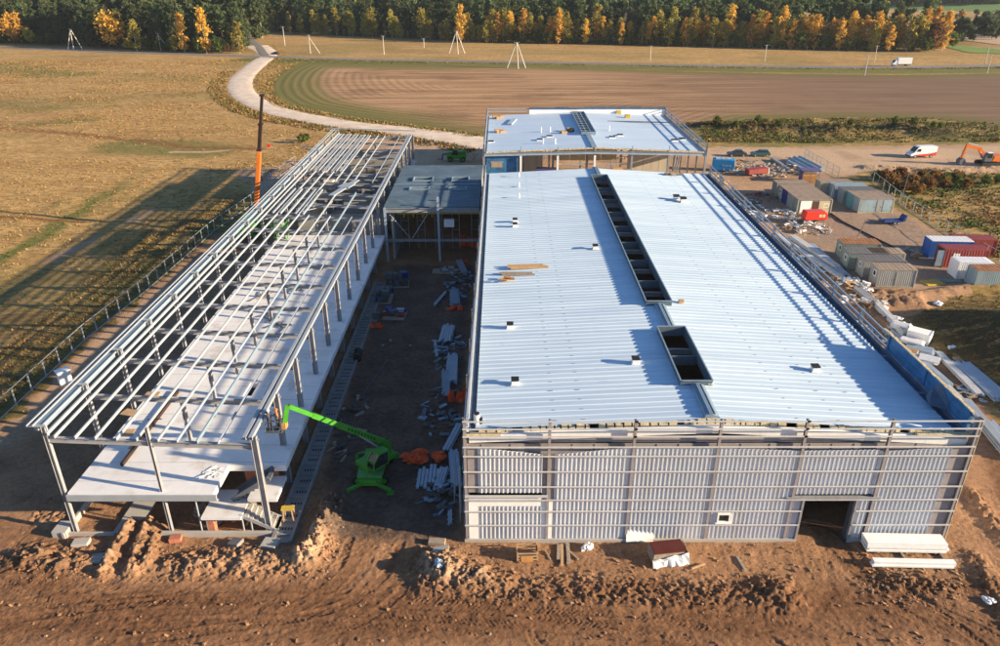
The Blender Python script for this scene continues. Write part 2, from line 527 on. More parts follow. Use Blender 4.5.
def height(X, Y, dirt):
    near = smooth(175, 130, Y)
    n1 = fbm(X*.22, Y*.22, 21, 4)
    n2 = fbm(X*1.3, Y*1.3, 22, 4)
    n3 = fbm(X*4.1, Y*4.1, 23, 3)
    inb = inside(X, Y, [(-2.9,44.2),(34.2,44.2),(34.2,119),(-2.9,119)])
    flat = np.where(inb, .25, 1.0)
    n4 = fbm(X*8.0, Y*8.0, 24, 2)
    h = flat*near*dirt*(.10*n1+.06*n2+.034*n3+.020*n4)
    h = h+(1-dirt)*near*(.22*n1+.09*n2)*smooth(-48, -52, X)
    # earth heaps and berms, all crumbly
    m = np.zeros(X.shape)
    m += bump_(X, Y, (62,562), 3.2, 1.5, .55)+bump_(X, Y, (28,556), 1.6, 1.2, .4)
    m += bump_(X, Y, (255,562), 4.6, 1.6, .6)+bump_(X, Y, (190,566), 2.4, 1.2, .45)
    m += ridge_(X, Y, ((132,527),(118,548),(104,575)), .55, .75)+ridge_(X, Y, ((150,524),(140,548),(131,574)), .6, .65)
    m += ridge_(X, Y, ((160,528),(152,550),(147,566)), .45, .55)
    m += ridge_(X, Y, ((331,508),(324,528),(318,545),(306,560)), .95, 1.25)
    m += ridge_(X, Y, ((352,470),(340,500),(329,520)), .8, .35)
    m += bump_(X, Y, (436,566), 1.9, 1.5, .95)+bump_(X, Y, (468,578), 2.6, 1.2, .6)
    m += ridge_(X, Y, ((430,584),(500,588),(560,590),(640,594),(720,596),(785,600)), 1.25, .34)
    m += bump_(X, Y, (775,592), 1.6, 1.4, .5)
    m += bump_(X, Y, (900,584), 2.4, .9, .5)+bump_(X, Y, (940,590), 1.6, .8, .4)
    m += ridge_(X, Y, ((975,560),(1000,600),(1030,640)), .9, .4)+ridge_(X, Y, ((965,485),(990,520),(1020,560)), .7, .35)
    m += ridge_(X, Y, ((-10,470),(30,500),(60,520)), 1.2, .3)
    for px in ((872,303),(884,304),(896,305),(908,306),(920,307)):
        m += ridge_(X, Y, ((px[0]-6,px[1]-10),(px[0],px[1])), .75, 1.1)
    m += ridge_(X, Y, ((845,290),(870,312),(895,330)), 1.6, .9)+ridge_(X, Y, ((925,296),(960,290),(1000,287)), 1.2, .7)
    m += ridge_(X, Y, ((705,127),(760,130),(830,133),(900,130),(948,136)), 5.0, 2.6)*(.75+.6*fbm(X*.09, Y*.09, 77, 3))
    m += ridge_(X, Y, ((868,168),(930,172),(1000,170),(1100,170)), 2.0, .9)
    rgh = np.clip(.62+.35*np.abs(n2)*1.6+.30*n3, .3, 1.5)
    h = h+m*rgh+np.clip(m, 0, .4)*.62*fbm(X*1.7+.5*n2, Y*1.7, 31, 5)+smooth(.05, .3, m)*(.035*n3+.03*n4)
    m = m*np.where(Y < 60, .72, 1.0)
    # bank on the east side, falling towards the building, sloped to lie in its own shade
    bank = (np.sqrt(np.maximum(X-50.5, 0)**2+1.0)-1.0)*.31*smooth(87, 78, Y)*smooth(95, 80, X)
    h = h+bank*(1+.10*n2)
    wall = smooth(2.0, 0, np.abs(Y-92)) *0
    # wheel and crawler ruts
    fine = (Y < 52)
    for i, t in enumerate(TRACKS*2):
        d, a, s = seg_dist(X, Y, t)
        if i >= len(TRACKS): d = np.abs(d*s-1.95)
        w = .30
        k = smooth(w+.12, w-.05, d)
        lug = np.sin(2*math.pi*(a+s*np.minimum(d, w)*.9+.05*n3)/.34)*np.clip(.5+1.6*fbm(a*.4+i*3, d*2, 43, 3), 0, 1)
        vis = .95*np.clip(.50+1.2*fbm(a*.11+i*9, d*0+i, 41, 2), .28, 1)
        h = h+vis*(k*(-.055+.032*lug)+smooth(.22, 0, np.abs(d-w-.16))*.035)*dirt
    return h
def colour_masks(X, Y, dirt, d, h):
    grass = 1-dirt
    # damp, darker trafficked soil
    wet = smooth(.1, .6, fbm(X*.16, Y*.16, 51, 4)+.18)*.55
    fr = smooth(41.0, 38.6, Y+fbm(X*.3, Y*.3, 52, 3)*1.2)*smooth(33, 36, Y)
    wet = np.maximum(wet*.6, fr*(.85+.5*fbm(X*.12, Y*.5, 53, 4)))
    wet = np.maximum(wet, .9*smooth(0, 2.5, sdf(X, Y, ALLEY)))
    for t in TRACKS:
        dd = seg_dist(X, Y, t)[0]
        wet = np.maximum(wet, .75*smooth(.55, .15, dd)*np.clip(.6+fbm(X*.4, Y*.4, 54, 2), 0, 1))
    for i, t in enumerate(TRACKS):
        dd, a_, s_ = seg_dist(X, Y, t)
        wet = np.maximum(wet, (.55+.35*(i % 2))*smooth(1.5, .7, np.abs(dd*s_-1.0)+.5*fbm(X*.8, Y*.8, 57, 3))*np.clip(.75+fbm(a_*.08+i*5, dd*0, 58, 2), 0, 1))
    sand = smooth(-2, 3, sdf(X+fbm(X*.1, Y*.1, 55)*3, Y+fbm(X*.1, Y*.1, 56)*3, YARD_SAND))
    sand = np.maximum(sand, .45*smooth(-2, 2, sdf(X, Y, YARD_GREY)))
    heap = smooth(.3, .9, h)*(Y < 60)*(X < 46)*.7
    sand = np.maximum(sand, heap)
    sand = np.maximum(sand, .5*smooth(60, 130, Y)*(X > 34))
    sand = np.maximum(sand, .75*smooth(130, 150, Y)*(X < 34))
    sand = np.maximum(sand, .65*smooth(2.5, .5, np.abs(seg_dist(X, Y, FENCE_L)[0]-2.6))*(X < -36))
    # grass tones
    green = .35*smooth(.1, .5, fbm(X*.03, Y*.045, 61, 4))
    g1 = seg_dist(X+fbm(X*.2, Y*.2, 62)*2, Y, P((-60,300),(0,258),(60,224),(110,192),(150,168),(172,156)))[0]
    green = np.maximum(green, .95*smooth(2.6, .8, g1)*smooth(168, 130, Y))
    g2 = seg_dist(X, Y, P((0,408),(85,332),(150,278),(245,205)))[0]
    green = np.maximum(green, .75*smooth(5, 1, g2+fbm(X*.3, Y*.3, 63)*2.5))
    green = np.maximum(green, .75*smooth(9, 4, seg_dist(X, Y, P((130,146),(180,148),(205,150)))[0]/1.3))
    for pts, w in ((((-20,65),(40,72),(70,75)), 16), (((-20,100),(30,108),(60,106)), 12), (((25,125),(80,120)), 6)):
        green = np.maximum(green, .6*smooth(w, w*.2, seg_dist(X, Y, P(*pts))[0]+fbm(X*.15, Y*.15, 64)*w*.7))
    right = smooth(36, 40, X)*smooth(240, 200, Y)*(.25+.75*smooth(98, 112, Y))
    green = np.maximum(green, right*np.clip(.55+.9*fbm(X*.09, Y*.09, 65, 3), 0, 1))
    shade_growth = smooth(30, 4, np.abs(seg_dist(X, Y, FENCE_L)[0]))*(X < -45)*smooth(150, 138, Y)*np.clip(.75+.9*fbm(X*.08, Y*.05, 74, 4), 0, 1)  # dark growth and the frame's shadow, both painted into the grass
    green = np.maximum(green, .6*shade_growth)
    vg = seg_dist(X, Y, [(p[0], p[1]-13) for p in ASPHALT[40:]])[0]
    green = np.maximum(green, .95*smooth(12, 7, vg))
    brown = .3*smooth(.15, .6, fbm(X*.02+7, Y*.05, 66, 4))
    for pts, w in ((((-20,127),(60,132),(130,140),(190,147),(260,149)), 1.6), (((-40,217),(30,218),(86,221)), .7),  # line at the end here: crane boom's cast shadow painted into the grass
                   (((0,30),(30,140)), .1)):
        brown = np.maximum(brown, .9*smooth(w*1.6, w*.4, seg_dist(X, Y+fbm(X*.1, Y*.1, 67), P(*pts))[0]))
    for pts, w in ((((-30,288),(15,270),(55,260),(100,237),(150,210)), 1.5), (((170,152),(205,152),(232,150)), .9)):
        k = smooth(w*1.7, w*.4, seg_dist(X+fbm(X*.3, Y*.3, 68)*1.2, Y, P(*pts))[0])*np.clip(.6+1.2*fbm(X*.1, Y*.1, 69), 0, 1)
        grass = grass*(1-.85*k)
        sand = np.maximum(sand, k*.8)
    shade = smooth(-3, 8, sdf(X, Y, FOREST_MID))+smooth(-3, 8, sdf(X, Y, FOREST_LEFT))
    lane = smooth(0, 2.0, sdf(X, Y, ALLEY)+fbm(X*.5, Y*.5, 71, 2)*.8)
    berm = smooth(7, 2, seg_dist(X, Y, P((705,127),(760,130),(830,133),(900,130),(948,136)))[0]+fbm(X*.2, Y*.2, 72, 3)*4)
    bank = np.maximum(smooth(49, 54, X)*smooth(96, 84, Y)*smooth(52, 56, Y), .8*smooth(26, 3, seg_dist(X, Y, FENCE_L)[0])*(X < -45)*smooth(150, 138, Y)*np.clip(.6+1.2*fbm(X*.07+3, Y*.05, 75, 4), 0, 1))  # dark plants plus painted shade: east bank, then meadow by the fence
    yard = smooth(-2, 3, sdf(X+fbm(X*.1, Y*.1, 55)*3, Y, YARD_GREY))
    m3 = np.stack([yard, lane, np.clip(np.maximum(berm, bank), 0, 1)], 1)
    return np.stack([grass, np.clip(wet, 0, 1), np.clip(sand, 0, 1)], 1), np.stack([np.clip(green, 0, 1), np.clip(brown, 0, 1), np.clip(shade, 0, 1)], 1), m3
FOREST_MID = P((252,29),(300,34),(350,36),(400,38),(450,41),(480,42),(550,43),(600,44),(700,46),(800,49),(870,51),(925,51),(944,49),(946,44),(925,33),(880,24),(800,16))+[(250,1000),(-320,1000)]
FOREST_LEFT = P((-120,38),(0,42),(60,45),(100,47),(150,50),(200,52),(243,52),(247,46),(238,36),(205,24))+[(-330,820),(-900,820)]

def terrain_mesh(xs, ys, dip=None):
    X, Y = np.meshgrid(xs, ys)
    X, Y = X.ravel().astype(float), Y.ravel().astype(float)
    dirt, d = ground_masks(X, Y)
    h = height(X, Y, dirt)
    m1, m2, m3 = colour_masks(X, Y, dirt, d, h)
    if dip:
        x0, x1, y0, y1 = dip
        k = (X > x0) & (X < x1) & (Y > y0) & (Y < y1)
        h = np.where(k, h-1.2, h)
    nx, ny = len(xs), len(ys)
    i = np.arange(nx*ny).reshape(ny, nx)
    F = np.stack([i[:-1, :-1], i[:-1, 1:], i[1:, 1:], i[1:, :-1]], -1).reshape(-1, 4)
    return np.stack([X, Y, h], 1), F, m1, m2, m3

def ground_material():
    m, n, l = new_mat("soil_and_grass")
    b = n["Principled BSDF"]
    tc = n.new("ShaderNodeTexCoord").outputs["Object"]
    a1 = n.new("ShaderNodeAttribute"); a1.attribute_name = "mask"
    a2 = n.new("ShaderNodeAttribute"); a2.attribute_name = "mask2"
    a3 = n.new("ShaderNodeAttribute"); a3.attribute_name = "mask3"
    s3 = n.new("ShaderNodeSeparateColor"); l.new(a3.outputs["Color"], s3.inputs[0])
    s1 = n.new("ShaderNodeSeparateColor"); l.new(a1.outputs["Color"], s1.inputs[0])
    s2 = n.new("ShaderNodeSeparateColor"); l.new(a2.outputs["Color"], s2.inputs[0])
    nA = noise(n, l, tc, .35, 6, .62)
    nB = noise(n, l, tc, 2.2, 6, .68)
    nC = noise(n, l, tc, 11, 5, .7)
    nD = noise(n, l, tc, 32, 3, .7)
    f = mathn(n, l, 'ADD', mathn(n, l, 'MULTIPLY', nA, .5), mathn(n, l, 'MULTIPLY', nB, .5))
    soil = mixc(n, l, ramp(n, l, f, .36, .64), (.20, .103, .056), (.40, .215, .118))
    soil = mixc(n, l, ramp(n, l, nC, .40, .75), soil, (.43, .275, .165))
    # stones and clods
    vo = n.new("ShaderNodeTexVoronoi"); vo.inputs["Scale"].default_value = 3.2; l.new(tc, vo.inputs["Vector"])
    st = mathn(n, l, 'MULTIPLY', ramp(n, l, vo.outputs["Distance"], .16, .10), ramp(n, l, nB, .52, .62))
    soil = mixc(n, l, mathn(n, l, 'MULTIPLY', st, .7), soil, (.40, .29, .20))
    sandc = mixc(n, l, ramp(n, l, mathn(n, l, 'ADD', mathn(n, l, 'MULTIPLY', nB, .6), mathn(n, l, 'MULTIPLY', nC, .4)), .35, .65), (.40, .27, .175), (.60, .445, .315))
    soil = mixc(n, l, mathn(n, l, 'MULTIPLY', s1.outputs[2], .9), soil, sandc)
    soil = mixc(n, l, mathn(n, l, 'MULTIPLY', s1.outputs[1], .9), soil, mixc(n, l, ramp(n, l, nB, .35, .65), (.105, .050, .027), (.215, .108, .056)))
    soil = mixc(n, l, mathn(n, l, 'MULTIPLY', s3.outputs[0], .85), soil, mixc(n, l, ramp(n, l, nB, .38, .66), (.245, .175, .135), (.35, .265, .21)))
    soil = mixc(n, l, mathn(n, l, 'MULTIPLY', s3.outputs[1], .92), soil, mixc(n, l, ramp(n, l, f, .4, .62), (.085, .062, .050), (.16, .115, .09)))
    # grass: straw, green and reddish patches; streaks follow the mowing
    sv = scaled(n, l, tc, .5, 1.2, 1)
    gA = noise(n, l, sv, .12, 6, .68)
    gB = noise(n, l, sv, .9, 6, .72)
    gC = noise(n, l, tc, 5, 4, .7)
    straw = mixc(n, l, ramp(n, l, gA, .36, .66), (.38, .24, .088), (.55, .36, .15))
    straw = mixc(n, l, ramp(n, l, gB, .44, .60), straw, (.27, .16, .06))
    straw = mixc(n, l, ramp(n, l, gC, .5, .8), straw, (.66, .43, .20))
    grn = mixc(n, l, ramp(n, l, gB, .35, .65), (.055, .085, .018), (.13, .15, .035))
    gf = mathn(n, l, 'MULTIPLY', s2.outputs[0], ramp(n, l, mathn(n, l, 'ADD', mathn(n, l, 'MULTIPLY', gB, .6), mathn(n, l, 'MULTIPLY', gC, .4)), .30, .55))
    g = mixc(n, l, gf, straw, grn)
    g = mixc(n, l, mathn(n, l, 'MULTIPLY', s2.outputs[1], ramp(n, l, gB, .3, .55)), g, (.20, .085, .032))
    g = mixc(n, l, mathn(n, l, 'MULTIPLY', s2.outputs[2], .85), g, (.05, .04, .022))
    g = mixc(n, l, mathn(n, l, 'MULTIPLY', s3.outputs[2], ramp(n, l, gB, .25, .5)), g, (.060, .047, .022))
    edge = ramp(n, l, mathn(n, l, 'ADD', s1.outputs[0], mathn(n, l, 'MULTIPLY', mathn(n, l, 'SUBTRACT', nC, .5), .8)), .35, .65)
    c = mixc(n, l, edge, soil, g)
    l.new(c, b.inputs["Base Color"])
    b.inputs["Roughness"].default_value = .95
    b.inputs["Specular IOR Level"].default_value = .15
    hh = mathn(n, l, 'ADD', mathn(n, l, 'MULTIPLY', nB, .5), mathn(n, l, 'ADD', mathn(n, l, 'MULTIPLY', nC, .32), mathn(n, l, 'MULTIPLY', nD, .16)))
    hh = mathn(n, l, 'ADD', hh, mathn(n, l, 'MULTIPLY', st, .12))
    bp = n.new("ShaderNodeBump")
    bp.inputs["Strength"].default_value = 1.0
    bp.inputs["Distance"].default_value = .24
    l.new(hh, bp.inputs["Height"])
    l.new(bp.outputs[0], b.inputs["Normal"])
    return m
MAT["ground"] = ground_material()
def rng_(a, b, s): return list(np.arange(a, b-1e-6, s))
xs = rng_(-1000,-200,40)+rng_(-200,-120,4)+rng_(-120,-58,1)+rng_(-58,110,.5)+rng_(110,200,2)+rng_(200,1500,40)+[1500]
ys = rng_(-150,20,20)+rng_(20,30,2)+rng_(30,160,.5)+rng_(160,210,1)+rng_(210,520,5)+rng_(520,2600,60)+[2600]
FX0, FX1, FY0, FY1 = -38, 48, 32.5, 50.5
V, F, m1, m2, m3 = terrain_mesh(xs, ys, (FX0+.9, FX1-.9, FY0+.9, FY1-.9))
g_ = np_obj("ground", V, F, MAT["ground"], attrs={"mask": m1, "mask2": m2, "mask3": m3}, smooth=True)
tag(g_, kind="structure")
V, F, m1, m2, m3 = terrain_mesh(rng_(FX0, FX1+.05, .09), rng_(FY0, FY1+.05, .08))
V[:, 2] += .012
g_ = np_obj("muddy_ground", V, F, MAT["ground"], attrs={"mask": m1, "mask2": m2, "mask3": m3}, smooth=True)
tag(g_, kind="structure")

# ---- ploughed field with a mown, curved headland
def field_material():
    m, n, l = new_mat("ploughed_soil")
    b = n["Principled BSDF"]
    tc = n.new("ShaderNodeTexCoord").outputs["Object"]
    at = n.new("ShaderNodeAttribute"); at.attribute_name = "rim"
    rim = at.outputs["Fac"]
    lon = scaled(n, l, tc, .012, .30, 1)
    a = noise(n, l, lon, 1.0, 6, .7)
    a2 = noise(n, l, scaled(n, l, tc, .018, .62, 1), 1.0, 4, .7)
    p = noise(n, l, tc, .03, 5, .6)
    g = noise(n, l, tc, .8, 5, .7)
    soil = mixc(n, l, ramp(n, l, a, .36, .64), (.22, .122, .064), (.39, .228, .122))
    soil = mixc(n, l, ramp(n, l, a2, .46, .60), soil, (.47, .30, .17))
    soil = mixc(n, l, mathn(n, l, 'MULTIPLY', ramp(n, l, p, .52, .7), .5), soil, (.14, .085, .05))
    soil = mixc(n, l, mathn(n, l, 'MULTIPLY', ramp(n, l, g, .58, .75), .35), soil, (.15, .13, .045))
    sx = n.new("ShaderNodeSeparateXYZ"); l.new(tc, sx.inputs[0])
    # darker, damper soil towards the east
    soil = mixc(n, l, mathn(n, l, 'MULTIPLY', ramp(n, l, sx.outputs[0], -10, 150), .78), soil, mixc(n, l, a2, (.10, .064, .047), (.21, .135, .10)))
    ring = mathn(n, l, 'SINE', mathn(n, l, 'MULTIPLY', mathn(n, l, 'ADD', rim, mathn(n, l, 'MULTIPLY', g, 3.0)), 1.9))
    head = mixc(n, l, ramp(n, l, mathn(n, l, 'ADD', mathn(n, l, 'MULTIPLY', ring, .6), mathn(n, l, 'MULTIPLY', g, 2.0)), -.2, 2.4), (.12, .125, .034), (.27, .195, .08))
    west = ramp(n, l, sx.outputs[0], 10, -45)
    hf = mathn(n, l, 'MULTIPLY', ramp(n, l, mathn(n, l, 'ADD', rim, mathn(n, l, 'MULTIPLY', g, 10)), 30, 18), west)
    c = mixc(n, l, hf, soil, head)
    edge = mathn(n, l, 'MULTIPLY', ramp(n, l, mathn(n, l, 'ADD', rim, mathn(n, l, 'MULTIPLY', p, 9)), 20, 5), .85)
    c = mixc(n, l, edge, c, mixc(n, l, g, (.07, .10, .022), (.22, .17, .06)))
    l.new(c, b.inputs["Base Color"])
    b.inputs["Roughness"].default_value = .95
    b.inputs["Specular IOR Level"].default_value = .1
    bp = n.new("ShaderNodeBump"); bp.inputs["Distance"].default_value = .35; bp.inputs["Strength"].default_value = .8
    l.new(mathn(n, l, 'ADD', a2, mathn(n, l, 'MULTIPLY', ring, .12)), bp.inputs["Height"])
    l.new(bp.outputs[0], b.inputs["Normal"])
    return m
MAT["field"] = field_material()
FIELD = [tuple(p) for p in spline(FIELD_EDGE, 6)]+P((600,137.5),(700,138),(750,119),(850,117),(950,120),(1000,128),(1200,132),(1250,76),(1000,73.5),(900,75),(800,74),(700,72),(600,69),(500,66),(400,63.5))
def sheet(name, poly, mat, z, step, attr=True, zfun=None, kind="structure"):
    """flat land cover: a grid clipped to a polygon, its outer row of points drawn onto the outline"""
    poly = [tuple(p[:2]) for p in poly]
    A = np.array(poly)
    x0, y0 = A.min(0); x1, y1 = A.max(0)
    xs = np.arange(x0, x1+step, step); ys = np.arange(y0, y1+step, step)
    X, Y = np.meshgrid(xs, ys)
    sh = X.shape
    X, Y = X.ravel(), Y.ravel()
    ins = inside(X, Y, poly)
    d = seg_dist(X, Y, poly, True)[0]
    # pull outside points onto the nearest outline point
    keep = ins | (d < step*.75)
    k = ~ins & keep
    if k.any():
        bx, by, bd = X[k].copy(), Y[k].copy(), np.full(k.sum(), 1e9)
        for i in range(len(poly)):
            a, b_ = np.array(poly[i]), np.array(poly[(i+1) % len(poly)])
            e = b_-a; L2 = (e**2).sum()+1e-9
            t = np.clip(((X[k]-a[0])*e[0]+(Y[k]-a[1])*e[1])/L2, 0, 1)
            qx, qy = a[0]+t*e[0], a[1]+t*e[1]
            dd = np.hypot(X[k]-qx, Y[k]-qy)
            w = dd < bd
            bx[w], by[w], bd[w] = qx[w], qy[w], dd[w]
        X[k], Y[k] = bx, by
    i = np.arange(len(X)).reshape(sh)
    F = np.stack([i[:-1, :-1], i[:-1, 1:], i[1:, 1:], i[1:, :-1]], -1).reshape(-1, 4)
    F = F[keep[F].all(1)]
    used = np.unique(F)
    re = np.zeros(len(X), int); re[used] = np.arange(len(used))
    Z = np.full(len(X), z) if zfun is None else zfun(X, Y)
    o = np_obj(name, np.stack([X, Y, Z], 1)[used], re[F], mat, attrs={"rim": np.where(ins, d, 0)[used]})
    if kind: tag(o, kind=kind)
    return o
sheet("ploughed_field", FIELD, MAT["field"], .06, 2.5, zfun=lambda X, Y: .06+.0*X)

def ribbon(name, line, w, mat, z, crown=.08):
    """a road: cambered strip along a line, w a number or a function of the position along it"""
    line = [np.array(p[:2]) for p in line]
    n = len(line)
    vs, fs = [], []
    for i, p in enumerate(line):
        t = line[min(i+1, n-1)]-line[max(i-1, 0)]
        t /= np.hypot(*t)
        nn = np.array([-t[1], t[0]])
        ww = w(i/(n-1)) if callable(w) else w
        for k, u in enumerate((-1, -.85, -.4, 0, .4, .85, 1)):
            j = NR.uniform(-.25, .25) if abs(u) == 1 else 0
            q = p+nn*(ww/2*u+j)
            vs.append((q[0], q[1], z+(crown*(1-u*u) if abs(u) < 1 else -.12)))
    for i in range(n-1):
        for k in range(6):
            a = i*7+k
            fs.append((a, a+7, a+8, a+1))
    mb = MB(); mb.add(vs, fs)
    return tag(mb.build(name, mat, smooth=True), kind="structure")
def gravel_material():
    m, n, l = new_mat("pale_gravel")
    b = n["Principled BSDF"]
    tc = n.new("ShaderNodeTexCoord").outputs["Object"]
    a, c_ = noise(n, l, tc, .25, 6, .65), noise(n, l, tc, 2.5, 5, .7)
    c = mixc(n, l, ramp(n, l, a, .35, .65), (.56, .45, .36), (.72, .60, .49))
    c = mixc(n, l, ramp(n, l, c_, .5, .75), c, (.50, .39, .29))
    l.new(c, b.inputs["Base Color"]); b.inputs["Roughness"].default_value = .95
    return m
MAT["gravel"] = gravel_material()
MAT["asphalt"] = M("worn_asphalt", (.19, .175, .16), .85, var=.15, scale=.3)
ribbon("gravel_road", GRAVEL, lambda t: 9.0+4*max(0, .12-t)/.12+5*max(0, t-.8)/.2, MAT["gravel"], .10)
ribbon("asphalt_road", ASPHALT, 7.0, MAT["asphalt"], .16)
ribbon("side_road", BRANCH, 6.0, MAT["asphalt"], .13)

# ---- far land: pale field, green field, wooded hills
MAT["far_field"] = M("stubble_field", (.42, .30, .22), .95, var=.25, scale=.02, fine=.2)
MAT["far_green"] = M("winter_crop_field", (.10, .19, .045), .95, var=.2, scale=.01, fine=.1)
MAT["lane_green"] = M("fresh_grass_strip", (.14, .22, .035), .95, var=.25, scale=.05, fine=.5)
sheet("stubble_field", P((955,22),(1000,20),(1300,18),(1300,42),(1000,45),(960,40),(950,30)), MAT["far_field"], .25, 12)
sheet("grass_strip", P((940,46),(965,46),(1010,50),(1060,54),(1010,54.5),(970,53)), MAT["lane_green"], .2, 5)
def hill(name, cx, cy, rx, ry, h, mat, n=44):
    u = np.linspace(-1, 1, n)
    U, W = np.meshgrid(u, u)
    X, Y = cx+U.ravel()*rx, cy+W.ravel()*ry
    r = np.clip(1-(U.ravel()**2+W.ravel()**2), 0, 1)
    Z = h*r*r*(3-2*r)*(1+.25*fbm(X*.004, Y*.004, 91, 4))-.6
    i = np.arange(n*n).reshape(n, n)
    F = np.stack([i[:-1, :-1], i[:-1, 1:], i[1:, 1:], i[1:, :-1]], -1).reshape(-1, 4)
    return tag(np_obj(name, np.stack([X, Y, Z], 1), F, mat, smooth=True), kind="structure")
hill("green_hill", 640, 1010, 330, 330, 13, MAT["far_green"])
# ------------------------------------------------------------------ the big hall
X0, X1, XR = -2.65, 33.9, 15.2
Y0, Y1 = 44.5, 119.0
ZE, ZR = 9.75, 10.55                       # roof height at the eaves and at the ridge
BAY = (X1-X0)/6
def roof_z(x): return ZR-(.85/(XR-X0) if x < XR else 1.15/(X1-XR))*abs(x-XR)
W = dict(world=True)
hall = thing("warehouse_hall", "large unfinished hall with a long white ribbed roof and bare steel posts along its edges", "building", (XR, Y0, 0))
SKY = [(65.2, 113.0), (50.0, 59.4)]        # rooflight openings along the ridge
SX0, SX1 = 14.0, 16.3
def in_sky(y): return any(a <= y <= b for a, b in SKY)
def roof_slope(sign):
    mb = MB()
    pitch, ys = .70, []
    y = Y0+.7
    cuts = sorted([c for ab in SKY for c in ab])
    pts = []
    while y < Y1-.05:
        for dy, dz in ((0, 0), (.44, 0), (.50, .055), (.64, .055)):
            if y+dy < Y1: pts.append((y+dy, dz))
        y += pitch
    pts.append((Y1, 0))
    for c in cuts: pts.append((c, 0)); pts.append((c+.001, 0))
    pts.sort()
    xe = X0+.75 if sign < 0 else X1-.95
    for (ya, za), (yb, zb) in zip(pts[:-1], pts[1:]):
        if yb-ya < 1e-5: continue
        ym = (ya+yb)/2
        xi = (SX0 if sign < 0 else SX1) if in_sky(ym) else XR
        q = [(xe, ya, roof_z(xe)+za), (xi, ya, roof_z(xi)+za), (xi, yb, roof_z(xi)+zb), (xe, yb, roof_z(xe)+zb)]
        if sign > 0: q.reverse()
        mb.add(q, [(0, 1, 2, 3)], 0)
    # staggered end laps and fixings show as short dark dashes on the ribs
    for xl in ((3.9, 6.0) if sign < 0 else (24.6, 26.9, 21.5)):
        y = Y0+.7
        k = 0
        while y < Y1-1:
            if (k % 2 == 0):
                mb.box(xl-.12, y+.52, roof_z(xl)+.056, xl+.12, y+.62, roof_z(xl)+.066, 1)
            y += pitch; k += 1
    return mb
for s_ in (-1, 1): roof_slope(s_).build("roof", [MAT["roof"], MAT["roof_edge"]], hall, label="left slope of the white ribbed roof" if s_ < 0 else "right slope of the white ribbed roof", **W)
# ridge capping between and beyond the rooflights
for ya, yb in ((59.55, 65.05), (Y0+.8, 49.85), (113.15, Y1-.1)):
    mb = MB()
    mb.extrude([(XR-.55, ya, ZR-.02), (XR-.45, ya, ZR+.24), (XR+.05, ya, ZR+.30), (XR+.55, ya, ZR+.10), (XR+.62, ya, ZR-.02)], (0, yb-ya, 0))
    mb.box(XR-.18, ya+.1, ZR+.27, XR-.10, yb-.1, ZR+.36)
    mb.box(XR+.20, ya+.1, ZR+.235, XR+.27, yb-.1, ZR+.32)
    mb.build("ridge_capping", MAT["trim_blue"], hall, **W)
# rooflight upstands with their cross walls
for ya, yb in SKY:
    up = MB()
    t, zt, zb = .10, 11.0, 10.1
    up.box(SX0-t, ya-t, zb, SX0, yb+t, zt); up.box(SX1, ya-t, zb, SX1+t, yb+t, zt)
    up.box(SX0, ya-t, zb, SX1, ya, zt); up.box(SX0, yb, zb, SX1, yb+t, zt)
    o = up.build("rooflight_upstand", MAT["upstand"], hall, **W)
    rim = MB()
    for x in (SX0-.16, SX1+.02): rim.box(x+.02, ya-.16, zt+.002, x+.12, yb+.16, zt+.05)
    for y in (ya-.2, yb+.06): rim.box(SX0-.02, y, zt+.002, SX1+.02, y+.14, zt+.05)
    rim.build("rim", MAT["trim_blue"], o, **W)
    n = 8 if yb-ya > 20 else 2
    for k in range(1, n):
        y = ya+(yb-ya)*k/n
        c = MB()
        c.box(SX0+.01, y-.05, 9.75, SX1-.01, y+.05, 10.6)
        c.box(SX0+.01, y+.05, 10.5, SX1-.01, y+.20, 10.56)
        c.build("cross_wall", MAT["upstand"], o, **W)
# roof vents
def hall_vent(x, y, s, cap=True, parent=hall, z=None, name="roof_vent"):
    z = roof_z(x) if z is None else z
    b = MB(); b.box(x-s, y-s, z-.05, x+s, y+s, z+s*1.5)
    b.extrude([(x-s*1.3, y-s*1.3, z+.06), (x+s*1.3, y-s*1.3, z+.06), (x+s*1.3, y+s*1.3, z+.06), (x-s*1.3, y+s*1.3, z+.06)], (0, 0, .03))
    o = b.build(name, MAT["trim"], parent, **W)
    c = MB(); c.box(x-s*1.15, y-s*1.15, z+s*1.5+.05, x+s*1.15, y+s*1.15, z+s*2.1)
    for a in (-1, 1): c.box(x+a*s*.9-.03, y-.05, z+s*1.4, x+a*s*.9+.03, y+.05, z+s*1.5+.06)
    c.build("cap", MAT["black"], o, **W)
for px in ((595,251),(510,326),(515,382),(635,366),(815,369),(515,221),(515,225.5)):
    p = G(*px, 10.1); hall_vent(p.x, p.y, .27)
for px in ((676,199),(683,201)):
    p = G(*px, 10.1); hall_vent(p.x, p.y, .36)
for px in ((519,177),(519,187),(519,198)):
    p = G(*px, 9.95)
    m = MB(); m.tube((p.x, p.y, roof_z(p.x)), (p.x, p.y, roof_z(p.x)+.75), .09); m.build("vent_pipe", MAT["trim"], hall, **W)
